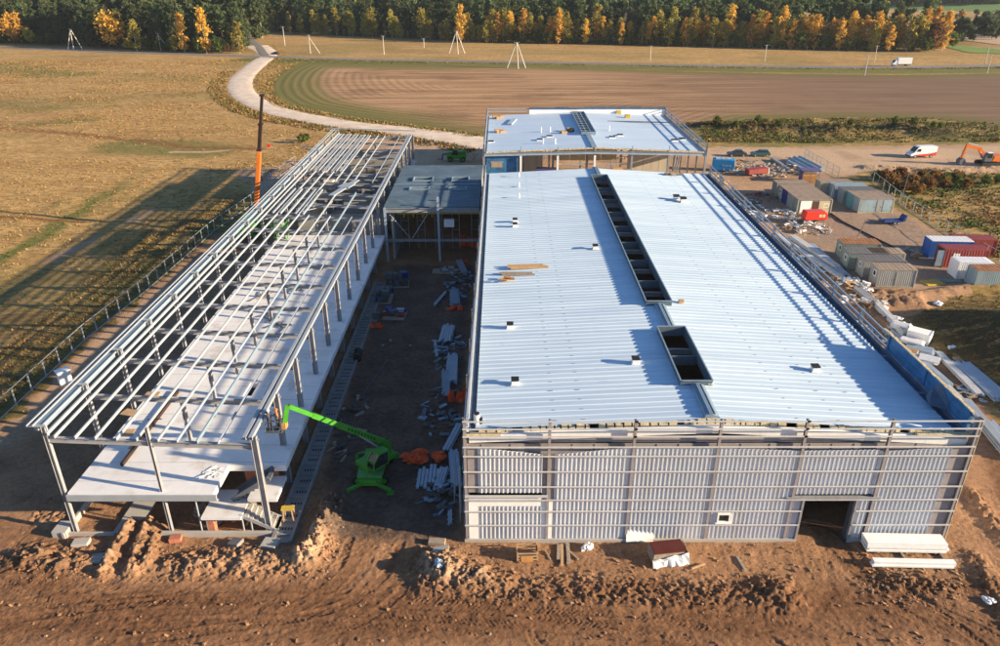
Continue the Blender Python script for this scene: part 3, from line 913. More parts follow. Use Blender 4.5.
# eaves gutters, inner parapet lining
m = MB()
m.box(X1-.95, Y0+.5, ZE-.62, X1-.35, Y1, ZE-.46); m.box(X1-.99, Y0+.5, ZE-.60, X1-.955, Y1, ZE-.33); m.box(X1-.349, Y0+.3, 8.6, X1-.26, Y1, ZE-.1)
m.build("gutter", MAT["gutter"], hall, **W)
m = MB()
m.box(X0+.35, Y0+.5, ZE-.30, X0+.75, Y1, ZE-.12); m.box(X0+.27, Y0+.3, 8.6, X0+.349, Y1, ZE+.10)
m.build("gutter", MAT["gutter"], hall, **W)
m = MB(); m.box(X0+.02, Y0+.2, ZE+.02, X0+.265, Y1, ZE+.14); m.box(X0-.16, Y0+.2, 8.9, X0-.06, Y1, 9.6)
m.build("eaves_trim", MAT["trim"], hall, **W)
# side posts and rails, left and right
NB = 12
for side, xx in ((-1, X0), (1, X1)):
    for k in range(NB+1):
        y = Y0+.12+k*(Y1-Y0-.3)/NB
        m = MB(); m.ibeam((xx, y, 0), (xx, y, 11.05), .26, .26, .02, up=(1, 0, 0)); m.build("post", MAT["steel"], hall, **W)
    for z in (11.0, 10.35, 9.85) if side > 0 else (11.0, 10.3):
        for k in range(4):
            ya = Y0+.3+k*(Y1-Y0-.3)/4
            m = MB(); m.channel((xx-side*.18, ya, z), (xx-side*.18, ya+(Y1-Y0-.3)/4-.03, z), .09, .16, .02)
            m.build("parapet_rail", MAT["galv_blue"] if side > 0 else MAT["galv"], hall, **W)
    for z in (8.0, 6.65, 5.25, 4.0, 2.7, 1.4):
        m = MB(); m.channel((xx+side*.2, Y0, z), (xx+side*.2, Y1, z), .09, .18, .02); m.build("girt", MAT["galv"], hall, **W)
    m = MB()
    y = Y0+.3
    xw = xx-side*.16
    while y < Y1-.1:
        m.box(xw-.02, y, .25, xw+.02, y+.2, 8.6); m.box(xw-.05, y+.2, .25, xw-.01, y+.32, 8.6)
        y += .32
    m.build("side_wall", MAT["liner"], hall, **W)
    m = MB(); m.box(xx-.15, Y0, -.3, xx+.15, Y1, .28); m.build("plinth", MAT["concrete"], hall, **W)
# film-lined parapet on the front right corner, insulation showing on top
m = MB()
m.box(X1-.24, Y0+.5, ZE-.1, X1-.14, 57.6, 11.15)
for z in (10.35, 9.85): m.box(X1-.28, Y0+.5, z-.07, X1-.2405, 57.6, z+.07)
for k in range(3): m.box(X1-.36, Y0+.5+k*6.1, ZE+.1, X1-.2405, Y0+.7+k*6.1, 11.05)
m.build("parapet_lining", MAT["film_blue"], hall, **W)
m = MB()
y = Y0+.4
while y < 58.4:
    w_ = RNG.uniform(.3, .6)
    m.box(X1-.26+RNG.uniform(-.03, .03), y, 11.152, X1-.02+RNG.uniform(-.04, .04), y+w_, 11.22+RNG.uniform(-.03, .05)); y += w_
m.build("insulation_edge", MAT["insul"], hall, **W)
m = MB()
m.extrude([(X1-1.4, 48.2, ZE+.08), (X1-.3, 47.2, ZE+.1), (X1-.26, 49.0, 11.2), (X1-.5, 49.6, 10.6), (X1-1.1, 49.2, ZE+.2)], (.04, .05, .03))
m.build("loose_film", MAT["gutter"], hall, **W)
# ---- front
FY = Y0
COLX = [X0+BAY*k for k in range(7)]
for k, x in enumerate(COLX):
    m = MB(); z0 = 0
    m.ibeam((x, FY-.16, z0), (x, FY-.16, 11.06), .19, .24, .02, up=(0, 1, 0))
    m.build("column", MAT["recess"], hall, **W)
def rail(z, xa, xb, y=FY-.335, nm="girt", h=.09):
    m = MB(); m.channel((xa, y, z), (xb, y, z), .08, h, .018, up=(0, 0, 1)); m.build(nm, MAT["rail"], hall, **W)
for z in (11.0, 10.36, 9.72):
    for a, b in ((0, 2), (2, 4), (4, 6)): rail(z, COLX[a]-.14+(.01 if a else 0), COLX[b]+.14-.01, nm="parapet_rail")
DX0, DX1, DZ = 22.65, 26.5, 4.05
for z in (8.82, 8.02, 6.65, 5.28, 4.05, 2.98, 1.65):
    segs = ((X0-.15, DX0-.1), (DX1+.1, X1+.15)) if z < 4 else ((X0-.15, COLX[3]-.01), (COLX[3]+.01, X1+.15))
    for a, b in segs: rail(z, a, b)
rail(4.40, X0-.1, COLX[1], h=.2)
# plinth beams
for a, b in ((X0-.2, DX0), (DX1, X1+.2)):
    m = MB(); m.box(a, FY-.36, -.3, b, FY+.3, .26); m.build("plinth", MAT["concrete"], hall, **W)
# cladding band under the roof edge: recess, folded cap, insulation teeth
m = MB(); m.box(X0+.02, FY+.125, 7.7, X1-.02, FY+.18, 8.82); m.box(X0+.02, FY+.34, 8.8, X1-.02, FY+.42, 9.35)
x = X0+1.2
while x < X1-1:
    m.box(x, FY+.09, 8.3, x+.06, FY+.125, 8.8); x += RNG.choice((1.6, 2.1, 2.9))
m.build("fascia_plate", MAT["recess"], hall, **W)
m = MB()
for k in range(12):
    xa, xb = X0+.3+(X1-X0-.6)*k/12, X0+.3+(X1-X0-.6)*(k+1)/12
    za, zb = roof_z(xa)-.80, roof_z(xb)-.80
    j = .004*(k % 2)
    m.add([(xa, FY+.10-j, za), (xb, FY+.10-j, zb), (xb, FY+.10-j, zb+.52), (xa, FY+.10-j, za+.52), (xa, FY+.50, za), (xb, FY+.50, zb), (xb, FY+.50, zb+.57), (xa, FY+.50, za+.57)],
          [(0,1,2,3),(3,2,6,7),(7,6,5,4),(4,5,1,0),(0,3,7,4),(1,5,6,2)])
m.build("verge_trim", MAT["trim"], hall, **W)
m = MB()
x = X0+.4
while x < X1-.6:
    w_ = RNG.uniform(.35, .75)
    if RNG.random() < .9:
        m.box(x, FY+.42, roof_z(x)-.22, x+w_-.12, FY+.72+RNG.uniform(-.05, .04), roof_z(x)+.03+RNG.uniform(-.06, .06))
    x += w_
m.box(X1-4.0, FY+.05, 9.45, X1-.3, FY+.40, 9.62); m.box(X0+.1, FY+.02, 9.45, X0+2.6, FY+.4, 9.63)
m.build("insulation_edge", MAT["insul"], hall, **W)
# ribbed liner panels, one per bay, their tops cut in shallow curves
def liner_panel(xa, xb, zb, zt, y=FY-.155, mat="liner", lab=None):
    """vertical ribs .32 m apart; zb, zt constants or functions of x"""
    m = MB()
    x = xa
    fz = lambda v, x: v(x) if callable(v) else v
    pts = []
    while x < xb-.02:
        for dx, dy in ((0, 0), (.19, 0), (.215, -.055), (.295, -.055)):
            if x+dx < xb: pts.append((x+dx, dy))
        x += .32
    pts.append((xb, 0))
    for (a, da), (b, db) in zip(pts[:-1], pts[1:]):
        m.add([(a, y+da, fz(zb, a)), (b, y+db, fz(zb, b)), (b, y+db, fz(zt, b)), (a, y+da, fz(zt, a)),
               (a, y+da+.03, fz(zb, a)), (b, y+db+.03, fz(zb, b)), (b, y+db+.03, fz(zt, b)), (a, y+da+.03, fz(zt, a))],
              [(0, 1, 2, 3), (7, 6, 5, 4), (3, 2, 6, 7), (4, 5, 1, 0)])
    return m.build("wall_panel", MAT[mat], hall, label=lab, **W)
lin = lambda xa, za, xb, zb_: (lambda x: za+(zb_-za)*(x-xa)/(xb-xa))
c = COLX
liner_panel(c[0]+.9, c[1]-.45, 4.62, lin(c[0], 8.78, c[1], 8.02))
liner_panel(c[0]+.9, c[1]-.45, .27, 3.35)
liner_panel(c[1]+.45, c[2]-.02, .27, lin(c[1], 8.02, c[2], 8.70))
liner_panel(c[2]+.02, c[3]-.02, .27, lin(c[2], 8.70, c[3], 8.62))
liner_panel(c[3]+.02, c[4]-.02, .27, lin(c[3], 8.62, c[4], 8.35))
liner_panel(c[4]+.02, DX0-.18, .27, 4.0)
liner_panel(c[4]+.02, c[5]-.45, 4.45, lin(c[4], 8.35, c[5], 8.45))
liner_panel(DX1+.3, DX1+1.1, .27, 4.2)
liner_panel(c[5]+.02, c[6]-1.35, .27, lin(c[5], 8.3, c[6], 8.75))
liner_panel(c[5]-.42, c[5]-.02, 4.45, 8.3)
m = MB()
for xa, xb, za, zb in ((c[0]+.15, c[0]+.88, 4.6, 8.7), (c[1]-.44, c[1]+.44, 3.9, 7.95), (c[6]-1.33, c[6]-.15, .27, 8.7), (c[4]-.15, c[4]+.15, .27, 8.2),
                       (c[2]-.15, c[2]+.15, .27, 8.6), (c[3]-.15, c[3]+.15, .27, 8.6), (c[5]-.15, c[5]+.15, .27, 8.3)):
    m = MB(); m.box(xa, FY-.10, za, xb, FY-.06, zb); m.build("backing_plate", MAT["recess"], hall, **W)
# white flat flashings around the lower left bay
m = MB()
m.box(c[0]+.15, FY-.185, 3.38, c[1]-.46, FY-.13, 4.30)
m.box(c[1]-.44, FY-.20, .27, c[1]+.40, FY-.12, 3.95)
m.box(c[0]+.15, FY-.205, .27, c[0]+.88, FY-.125, 3.36)
m.build("white_flashing", MAT["white"], hall, **W)
# door frame
m = MB()
m.box(DX0-.16, FY-.34, 0.0, DX0, FY-.06, DZ); m.box(DX1, FY-.34, 0.0, DX1+.16, FY-.06, DZ); m.box(DX0-1.4, FY-.36, DZ+.02, DX1+1.7, FY-.06, DZ+.20)
m.build("door_frame", MAT["steel"], hall, **W)
for xa_, xb_ in ((DX1-.04, DX1+.2), (DX0-.2, DX0+.02)):
    m = MB(); m.box(xa_, FY-.05, 0, xb_, FY+.45, DZ-.02); m.build("door_reveal", MAT["steel_dark"], hall, **W)
# small window
m = MB()
wx0, wx1, wz0, wz1 = 16.3, 17.3, 1.9, 2.75
for a in ((wx0, wz0, wx1, wz0+.12), (wx0, wz1-.12, wx1, wz1), (wx0, wz0+.12, wx0+.12, wz1-.12), (wx1-.12, wz0+.12, wx1, wz1-.12)):
    m.box(a[0], FY-.37, a[1], a[2], FY-.215, a[3])
m.box(wx0-.1, FY-.40, wz0-.10, wx1+.1, FY-.21, wz0-.002)
wf = m.build("window", MAT["white"], hall, **W)
m = MB(); m.box(wx0+.12, FY-.28, wz0+.12, wx1-.12, FY-.26, wz1-.12); m.build("pane", MAT["glass"], wf, **W)
# green-yellow edge flashing of the right corner, corner angle
m = MB(); m.box(X1+.15, FY-.30, .1, X1+.20, FY+.1, 11.1); m.build("corner_flashing", MAT["insul"], hall, **W)
# inside: columns and trusses seen through the openings, back wall
for xx in (X0+BAY*2, X0+BAY*4):
    for k in range(1, 6):
        y = Y0+k*12.2
        m = MB(); m.ibeam((xx, y, 0), (xx, y, 9.3), .3, .3, .02, up=(0, 1, 0)); m.build("inner_column", MAT["steel"], hall, **W)
for k in range(1, NB):
    y = Y0+k*(Y1-Y0)/NB
    m = MB(); m.ibeam((X0+.3, y, 9.15), (XR, y, 9.9), .25, .45, .03); m.ibeam((XR, y, 9.9), (X1-.3, y, 9.15), .25, .45, .03)
    m.build("rafter", MAT["steel"], hall, **W)
m = MB(); m.box(X0+.2, Y1-.1, .2, X1-.2, Y1+.05, 8.9); m.build("rear_wall", MAT["liner"], hall, **W)
m = MB()
m.box(X0+.2, Y1+.052, 8.95, X1-.2, Y1+.25, 9.6); m.build("rear_trim", MAT["trim"], hall, **W)

# ------------------------------------------------------------------ the rear hall
RX0, RX1, RY0, RY1 = -3.1, 37.0, 133.8, 171.0
RXR = 16.9
RZE, RZR = 9.7, 10.5
def rroof_z(x): return RZR-(RZR-RZE)*abs(x-RXR)/(RXR-RX0)
rear = thing("rear_hall", "smaller unfinished hall behind the big one, with a smooth white roof and open columns", "building", (RXR, RY0, 0))
RS = (145.6, 168.0); rsx0, rsx1 = 15.7, 18.3
for s_ in (-1, 1):
    m = MB()
    xe = RX0+.5 if s_ < 0 else RX1-.6
    for ya, yb in ((RY0+.2, RS[0]), RS, (RS[1], RY1-.3)):
        xi = (rsx0 if s_ < 0 else rsx1) if (ya, yb) == RS else RXR
        nx = 6
        for k in range(nx):
            a, b = xe+(xi-xe)*k/nx, xe+(xi-xe)*(k+1)/nx
            z0_, z1_ = rroof_z(a), rroof_z(b)
            q = [(a, ya, z0_), (b, ya, z1_), (b, yb, z1_), (a, yb, z0_)]
            if s_ > 0: q.reverse()
            m.add(q, [(0, 1, 2, 3)])
    y = RY0+2.2
    while y < RY1-1:
        xi = (rsx0 if s_ < 0 else rsx1)-s_*-.4
        a, b = min(xe, xi), max(xe, xi)
        if s_ < 0: b = rsx0-.3
        else: a = rsx1+.3
        m.add([(a, y, rroof_z(a)+.012), (b, y, rroof_z(b)+.012), (b, y+.12, rroof_z(b)+.012), (a, y+.12, rroof_z(a)+.012)], [(0, 1, 2, 3)])
        y += 1.9
    m.build("roof", MAT["membrane"], rear, **W)
for ya, yb in ((RY0+.3, RS[0]-.2), (RS[1]+.2, RY1-.4)):
    m = MB(); m.box(RXR-.5, ya, RZR-.05, RXR+.4, yb, RZR+.22); m.build("ridge_capping", MAT["trim_blue"], rear, **W)
m = MB()
for x in (rsx0-.1, rsx1): m.box(x, RS[0]-.1, 9.5, x+.1, RS[1]+.1, 11.1)
for y in (RS[0]-.1, RS[1]): m.box(rsx0, y, 9.5, rsx1, y+.1, 11.1)
up = m.build("rooflight_upstand", MAT["trim_blue"], rear, **W)
m = MB()
for k in range(1, 9): 
    y = RS[0]+(RS[1]-RS[0])*k/9
    m.box(rsx0, y-.08, 10.75, rsx1, y+.08, 10.9)
for k in range(1, 3):
    x = rsx0+(rsx1-rsx0)*k/3
    m.box(x-.05, RS[0], 10.91, x+.05, RS[1], 10.99)
m.build("glazing_grid", MAT["galv_blue"], up, **W)
m = MB(); m.box(rsx0+.01, RS[0]+.01, 9.52, rsx1-.01, RS[1]-.01, 9.56); m.build("floor_void", MAT["steel_dark"], up, **W)
RB = (RX1-RX0)/6
for k in range(7):
    x = RX0+RB*k
    m = MB(); m.ibeam((x, RY0-.05, 0), (x, RY0-.05, 9.2), .36, .36, .03, up=(0, 1, 0)); m.build("column", MAT["white"] if 0 < k < 4 else MAT["steel"], rear, **W)
    if 0 < k < 6:
        m = MB(); m.ibeam((x, RY0-.05, 10.0), (x, RY0-.05, 10.9), .16, .16, .02, up=(0, 1, 0)); m.build("post", MAT["galv"], rear, **W)
    m = MB(); m.ibeam((x, RY1-.3, 0), (x, RY1-.3, 9.2), .3, .3, .03, up=(0, 1, 0)); m.build("column", MAT["steel"], rear, **W)
m = MB(); m.ibeam((RX0-.2, RY0+.02, 9.35), (RXR, RY0+.02, 9.75), .3, .5, .03); m.ibeam((RXR, RY0+.02, 9.75), (RX1+.2, RY0+.02, 9.35), .3, .5, .03)
m.build("front_beam", MAT["galv_blue"], rear, **W)
m = MB()
x = RX0+.4
while x < RX1-.4:
    w_ = RNG.uniform(.4, .9); m.box(x, RY0-.05, rroof_z(x)-.10, x+w_-.08, RY0+.32+RNG.uniform(-.05, .05), rroof_z(x)+.12+RNG.uniform(-.04, .04)); x += w_
m.build("insulation_edge", MAT["insul"], rear, **W)
# parapets: rails left, right and at the back left; a dark upstand along the rest of the back
for side, xx in ((-1, RX0), (1, RX1)):
    for k in range(7):
        y = RY0+(RY1-RY0-.3)*k/6
        m = MB(); m.ibeam((xx, y, 0), (xx, y, 11.3), .24, .24, .02, up=(1, 0, 0)); m.build("post", MAT["steel"], rear, **W)
    for z in (11.25, 10.6, 9.95):
        m = MB(); m.channel((xx-side*.15, RY0+.1, z), (xx-side*.15, RY1-.4, z), .09, .17, .02); m.build("parapet_rail", MAT["galv_blue"], rear, **W)
    m = MB(); m.box(xx-.1-.25*(side > 0), RY0+.3, 8.9, xx+.1+.25*(side < 0), RY1-.3, RZE-.02); m.build("gutter", MAT["gutter"], rear, **W)
for z in (11.25, 10.6):
    m = MB(); m.channel((RX0-.1, RY1-.1, z), (RX0+9.4, RY1-.1, z), .09, .15, .02); m.build("parapet_rail", MAT["galv"], rear, **W)
m = MB(); m.box(RX0+9.5, RY1-.25, 9.2, RX1-.1, RY1-.12, 11.1); m.build("parapet_wall", MAT["white"], rear, **W)
m = MB()
x = RX0+9.4
while x < RX1-.3:
    w_ = RNG.uniform(3, 6); m.box(x, RY1-.36, 11.102, min(x+w_, RX1-.12), RY1+.05, 11.5+RNG.uniform(-.08, .12)); x += w_
m.build("parapet_membrane", MAT["gutter"], rear, **W)
# wall panels seen below the roof edge
m = MB()
y = RY0+.35
for k in range(30):
    z = 2.0+.25*k
    m.box(RX0+.4, y, z, RX0+RB-.5, y+.06, z+.17); m.box(RX0+.4, y+.015, z+.17, RX0+RB-.5, y+.055, z+.25)
wl = m.build("wall_panel", MAT["film_blue"], rear, label="dark blue corrugated wall panel", **W)
m = MB(); m.box(RX0+1.3, y-.03, 7.0, RX0+3.3, y-.002, 7.9); m.box(RX0+1.1, y-.06, 7.9, RX0+3.5, y-.002, 8.05); m.build("window_opening", MAT["roof_tan"], wl, **W)
m = MB(); m.box(RX0+RB+.9, RY0+8, .2, RX0+RB+4.4, RY0+8.2, 9.0); m.build("wall_panel", MAT["cab_beige"], rear, label="beige inner wall panel", **W)
m = MB()
for k in range(5): m.box(RX0+RB*4+.3+k*1.5, RY0+6, .2, RX0+RB*4+1.76+k*1.5, RY0+6.2, 8.8)
m.build("wall_panel", MAT["cab_beige"], rear, label="beige panelled partition under the right half of the roof", **W)
m = MB()
for k in range(4): m.box(RX0+RB*2+.2+k*3.1, RY0+12, 5.5, RX0+RB*2+3.2+k*3.1, RY0+12.2, 8.8)
m.build("wall_panel", MAT["frame_cream"], rear, **W)
for k in (2, 3, 4, 5):
    for yy in (RY0+12, RY0+24):
        m = MB(); m.ibeam((RX0+RB*k, yy, 0), (RX0+RB*k, yy, 9.0), .4, .4, .03, up=(0, 1, 0)); m.build("inner_column", MAT["steel"], rear, **W)
for k in range(3):
    m = MB(); xa = RX1-5.2+k*1.7; m.beam((xa, RY0+4+k*5, .2), (xa+2.2, RY0+10+k*5, 8.4), .25, .25); m.build("brace", MAT["steel"], rear, **W)
for z in (7.6, 6.4):
    m = MB(); m.channel((RX0+RB*2+.2, RY0+.2, z), (RX0+RB*4-.2, RY0+.2, z), .1, .16, .02); m.build("girt", MAT["galv"], rear, **W)
# roof hatches and vents on the rear roof
for px in ((491,141),(540,141),(549.5,138),(612,139.5),(620,137),(674.5,140),(682,138.5)):
    p = G(*px, 9.95)
    m = MB(); m.box(p.x-.6, p.y-.6, rroof_z(p.x)-.05, p.x+.6, p.y+.6, rroof_z(p.x)+.18)
    h_ = m.build("roof_hatch", MAT["trim"], rear, **W)
    m = MB(); m.box(p.x-.55, p.y-.55, rroof_z(p.x)+.182, p.x+.55, p.y+.55, rroof_z(p.x)+.26); m.build("cover", MAT["black"], h_, **W)
for px in ((541,133),(550,133),(609,132),(543,144.5),(555,145)):
    p = G(*px, 9.95); m = MB(); m.tube((p.x, p.y, 9.5), (p.x, p.y, rroof_z(p.x)+.95), .12); m.build("vent_pipe", MAT["trim"], rear, **W)

# ------------------------------------------------------------------ low link building between the two rows
lk = thing("link_building", "low dark flat-roofed block joining the steel frame to the big hall across the shaded lane", "building", (-10, 104.6, 0))
LX0, LX1, LY0, LY1, LZ = -17.2, -3.2, 104.6, 130.2, 8.35
holes = [(-14.3, 119.2, -11.3, 121.3), (-8.0, 119.2, -5.4, 121.3), (-14.3, 114.0, -11.4, 115.1), (-8.2, 114.0, -5.6, 115.1)]
def plate_holes(m, x0, y0, x1, y1, z0, z1, holes, mi=0):
    xs_ = sorted({x0, x1, *[h[0] for h in holes], *[h[2] for h in holes]})
    ys_ = sorted({y0, y1, *[h[1] for h in holes], *[h[3] for h in holes]})
    for a, b in zip(xs_[:-1], xs_[1:]):
        for c_, d in zip(ys_[:-1], ys_[1:]):
            xm, ym = (a+b)/2, (c_+d)/2
            if any(h[0] < xm < h[2] and h[1] < ym < h[3] for h in holes): continue
            m.box(a, c_, z0, b, d, z1, mi)
    return m
m = MB(); plate_holes(m, LX0, LY0+.5, LX1, LY1, LZ-.25, LZ, holes)
y = LY0+.7
while y < LY1-.3:
    segs = [(LX0+.05, LX1-.05)]
    for h in holes:
        if h[1]-.2 < y < h[3]+.2:
            segs = [s2 for a, b in segs for s2 in ((a, min(b, h[0]-.2)), (max(a, h[2]+.2), b)) if s2[1]-s2[0] > .2]
    for a, b in segs: m.box(a, y, LZ+.001, b, y+.16, LZ+.055)
    y += .75
m.build("roof", MAT["link_roof"], lk, **W)
for h in holes:
    m = MB()
    m.box(h[0]-.14, h[1]-.14, LZ+.002, h[0], h[3]+.14, LZ+.3); m.box(h[2], h[1]-.14, LZ+.002, h[2]+.14, h[3]+.14, LZ+.3)
    m.box(h[0], h[1]-.14, LZ+.002, h[2], h[1], LZ+.3); m.box(h[0], h[3], LZ+.002, h[2], h[3]+.14, LZ+.3)
    m.build("rooflight_upstand", MAT["trim_blue"], lk, **W)
m = MB(); m.box(LX0, 117.0, LZ+.06, LX1, 117.25, LZ+.16); m.build("roof_seam", MAT["trim_blue"], lk, **W)
m = MB(); m.ibeam((LX0, LY0+.2, LZ-.45), (LX1, LY0+.2, LZ-.45), .3, .6, .03); m.build("front_beam", MAT["steel"], lk, **W)
m = MB(); m.ibeam((LX0, LY0+.2, 3.3), (LX1, LY0+.2, 3.3), .3, .35, .03); m.build("tie_beam", MAT["steel"], lk, **W)
for x in (LX0+.2, -9.2):
    m = MB(); m.ibeam((x, LY0, 0), (x, LY0, LZ+1.6 if x > -10 else LZ), .34, .34, .03, up=(0, 1, 0)); m.build("column", MAT["galv_blue"], lk, **W)
for a, b in (((-16.3, 7.3), (-13.4, 3.6)), ((-10.8, 7.3), (-13.2, 3.6))):
    m = MB(); m.tube((a[0], LY0+.1, a[1]), (b[0], LY0+.1, b[1]), .05, n=6); m.build("tie_rod", MAT["galv"], lk, **W)
m = MB(); m.box(LX0+1.6, LY0+2.2, 6.7, LX1, LY0+2.5, 6.95)
for x in (-14.6, -13.2, -11.8, -10.4): m.box(x, LY0+2.1, 6.2, x+.18, LY0+2.2, 6.7)
m.build("formwork_beam", MAT["yellow"], lk, **W)
for x in (-15.5, -13, -10.3, -7.6, -4.6):
    m = MB()
    for dx in (0, 1.1): m.tube((x+dx, LY0+6, 0), (x+dx, LY0+6, 6.6), .06, n=6)
    for z in (1.5, 3, 4.5, 5.8): m.tube((x, LY0+6, z), (x+1.1, LY0+6, z), .04, n=6)
    m.build("shoring_prop", MAT["galv"], lk, **W)
m = MB(); m.box(LX0+.3, LY1-.3, 0, LX1-.2, LY1, LZ-.3); m.build("rear_wall", MAT["concrete_dk"], lk, **W)
m = MB(); m.box(LX0+.9, LY0+1, .0, LX0+1.2, LY0+9, 6.5); m.build("side_wall", MAT["concrete"], lk, **W)
m = MB(); m.box(LX1-.15, 113.0, 0, LX1, LY1, LZ-.3); m.build("side_wall", MAT["concrete_dk"], lk, label="added dark wall keeping the sun out on the big hall side", **W)  # added wall: stops low sun from lighting the inside
m = MB(); m.box(-8.5, LY0+1.2, 5.0, -7.0, LY0+1.7, 6.2); m.build("duct_box", MAT["white"], lk, **W)

# ------------------------------------------------------------------ the long open steel frame on the left
fr = thing("steel_frame_building", "long open steel frame with pale purlins above a bare concrete slab", "building", (-26, 45.4, 0))
NF, FS = 18, 6.02
AX = (-33.4, -25.9, -18.2)
FYs = [45.4+FS*k for k in range(NF+1)]
def bz(x): return 8.75-(x+33.4)*.045      # beam axis height across the width
for k, y in enumerate(FYs):
    for j, x in enumerate(AX):
        if k >= 11 and j == 1 and k % 2: continue
        zt = 9.85 if j == 0 else (bz(x)+.9 if j == 2 else bz(x)-.2)
        if k == 0 and j == 1: zt = 9.75
        m = MB(); m.ibeam((x, y, 0 if (j != 1 or k == 0 or k > 10) else 3.7), (x, y, zt), .30 if j < 2 else .38, (.30 if j < 2 else .42) if j != 1 or k else .2, .025, up=(1, 0, 0))
        if j == 0:
            m.box(x-.24, y-.25, .0, x+.24, y+.25, .04)
        m.build("column", MAT["steel"], fr, **W)
    m = MB(); m.ibeam((AX[0]+.17, y, bz(AX[0])), (AX[2]-.17, y, bz(AX[2])), .26, .42, .025); m.build("roof_beam", MAT["steel"], fr, **W)
    m = MB(); m.beam((AX[0]-1.15, y, 9.92), (AX[0]+.2, y, 9.92), .12, .14); m.beam((AX[0]+.19, y, 9.9), (AX[0]+.19, y, 8.96), .10, .12)
    m.build("bracket", MAT["galv"], fr, **W)
    m = MB(); m.beam((AX[2]-.9, y, bz(AX[2])+.62), (AX[2]+.35, y, bz(AX[2])+.62), .12, .14); m.build("bracket", MAT["steel"], fr, **W)
# parapet tubes (outer left), eaves purlins (right), roof purlins
def long_members(x, z, w, h, nm, mat, bays=3, kind="channel", k0=0, k1=NF, skip=()):
    k = k0
    while k < k1:
        e = min(k+bays, k1)
        if k not in skip:
            m = MB()
            a, b = (x, FYs[k]-(.25 if k == 0 else -.02), z), (x, FYs[e]+(.25 if e == NF else 0), z)
            (m.channel if kind == "channel" else m.beam)(a, b, w, h)
            m.build(nm, MAT[mat], fr, **W)
        k = e
for dx, z in ((-1.05, 10.06), (-.62, 10.06), (-.30, 9.72)): long_members(AX[0]+dx, z, .10, .12, "parapet_rail", "galv", 6)
long_members(AX[0]+.22, 9.35, .14, .26, "parapet_rail", "galv", 6)
pur = [-32.7, -31.2, -29.75, -28.2, -26.75, -25.2, -23.8, -22.35, -20.8]
for i, x in enumerate(pur):
    z = bz(x)+.21+.16
    if i == 7: long_members(x, z, .12, .30, "purlin", "trim_blue", 3, k1=11)
    elif i in (1, 3): long_members(x, z, .10, .25, "purlin", "galv", 3)
    elif i in (6, 8): long_members(x, z, .09, .22, "purlin", "galv_blue", 3, skip=(9,))
    else: long_members(x, z, .10, .25, "purlin", "galv", 3, skip=(9,) if i == 4 else ())
for dx in (-.62, -.15): long_members(AX[2]+dx, bz(AX[2])+.86, .26, .30, "eaves_purlin", "galv", 3)
for i in range(9):                                           # closer purlins over the far left bays
    x = -32.9+i*.72
    m = MB(); m.channel((x, FYs[13]+.2, bz(x)+.37), (x, FYs[18], bz(x)+.37), .16, .30); m.build("purlin", MAT["galv"], fr, **W)
for i in range(5):
    x = -31.9+i*1.05
    m = MB(); m.channel((x, FYs[9]+.3, bz(x)+.37), (x, FYs[11]+1, bz(x)+.37), .22, .26); m.build("purlin", MAT["galv"], fr, **W)
m = MB(); m.obox((-24.3, 114.5, 9.0), (.35, 1.2, 0), (2.2*.0+.9, -.26, 0), (0, 0, .08)); m.beam((-25.6, 109, 8.95), (-23.3, 118, 8.95), .9, .16)
m.build("loose_plank_deck", MAT["galv"], fr, **W)
for a_, b_ in ((0, 2), (2, 6), (6, 9), (9, 12), (12, 16)):                     # blue gutter sheets lying inside the left parapet
    m = MB(); m.box(AX[0]-.95, FYs[a_]+.3, 9.30, AX[0]-.35, FYs[b_]-.3, 9.70); m.build("gutter", MAT["trim_blue"], fr, **W)
# bracing and far end frame
for a, b in (((-33.2, 99, 8.4), (-26, 105, 8.4)), ((-26, 99, 8.4), (-33.2, 105, 8.4))):
    m = MB(); m.tube(a, b, .05, n=6); m.build("tie_rod", MAT["galv"], fr, **W)
m = MB(); m.channel((AX[0]-2.5, FYs[18]+.2, 10.3), (AX[2]+.6, FYs[18]+.2, 9.7), .14, .2); m.build("parapet_rail", MAT["steel"], fr, **W)
for k in (14, 16):                                            # outriggers at the far left
    y = FYs[k]
    m = MB(); m.beam((AX[0]-4.6, y, 9.3), (AX[0]-.2, y, 9.0), .14, .16); m.beam((AX[0]-4.4, y, 9.2), (AX[0]-.3, y, 7.2), .12, .14); m.beam((AX[0]-1.0, y, 9.0), (AX[0]-1.0, y, 7.6), .1, .1)
    m.build("outrigger", MAT["steel"], fr, **W)
# concrete floor slab at first-floor level with openings
SZ0, SZ1 = 3.45, 4.0
sl_holes = [(-21.9, 45.15, -17.3, 48.6), (-24.1, 59.3, -23.3, 61.7), (-22.2, 59.4, -21.4, 61.8)]
m = MB(); plate_holes(m, -33.0, 45.15, -17.45, 105.2, SZ0, SZ1, sl_holes)
m.build("floor_slab", MAT["slab"], fr, **W)
m = MB()
y = 46.6
while y < 105:
    m.box(-32.95, y, SZ1+.001, -22.0 if y < 48.6 else -17.5, y+.035, SZ1+.004); y += 2.4
m.build("slab_joint", MAT["concrete_dk"], fr, **W)
m = MB(); m.box(-33.1, 45.0, SZ0-.12, -21.7, 45.148, SZ1-.14); m.build("slab_edge_trim", MAT["galv"], fr, **W)
m = MB(); plate_holes(m, -32.6, 113.5, -17.6, 153, SZ0, SZ1, [(-31.5, 128, -22, 152), (-21, 130, -18.4, 151)]); m.build("floor_slab", MAT["concrete"], fr, label="weathered slab of the far bays", **W)
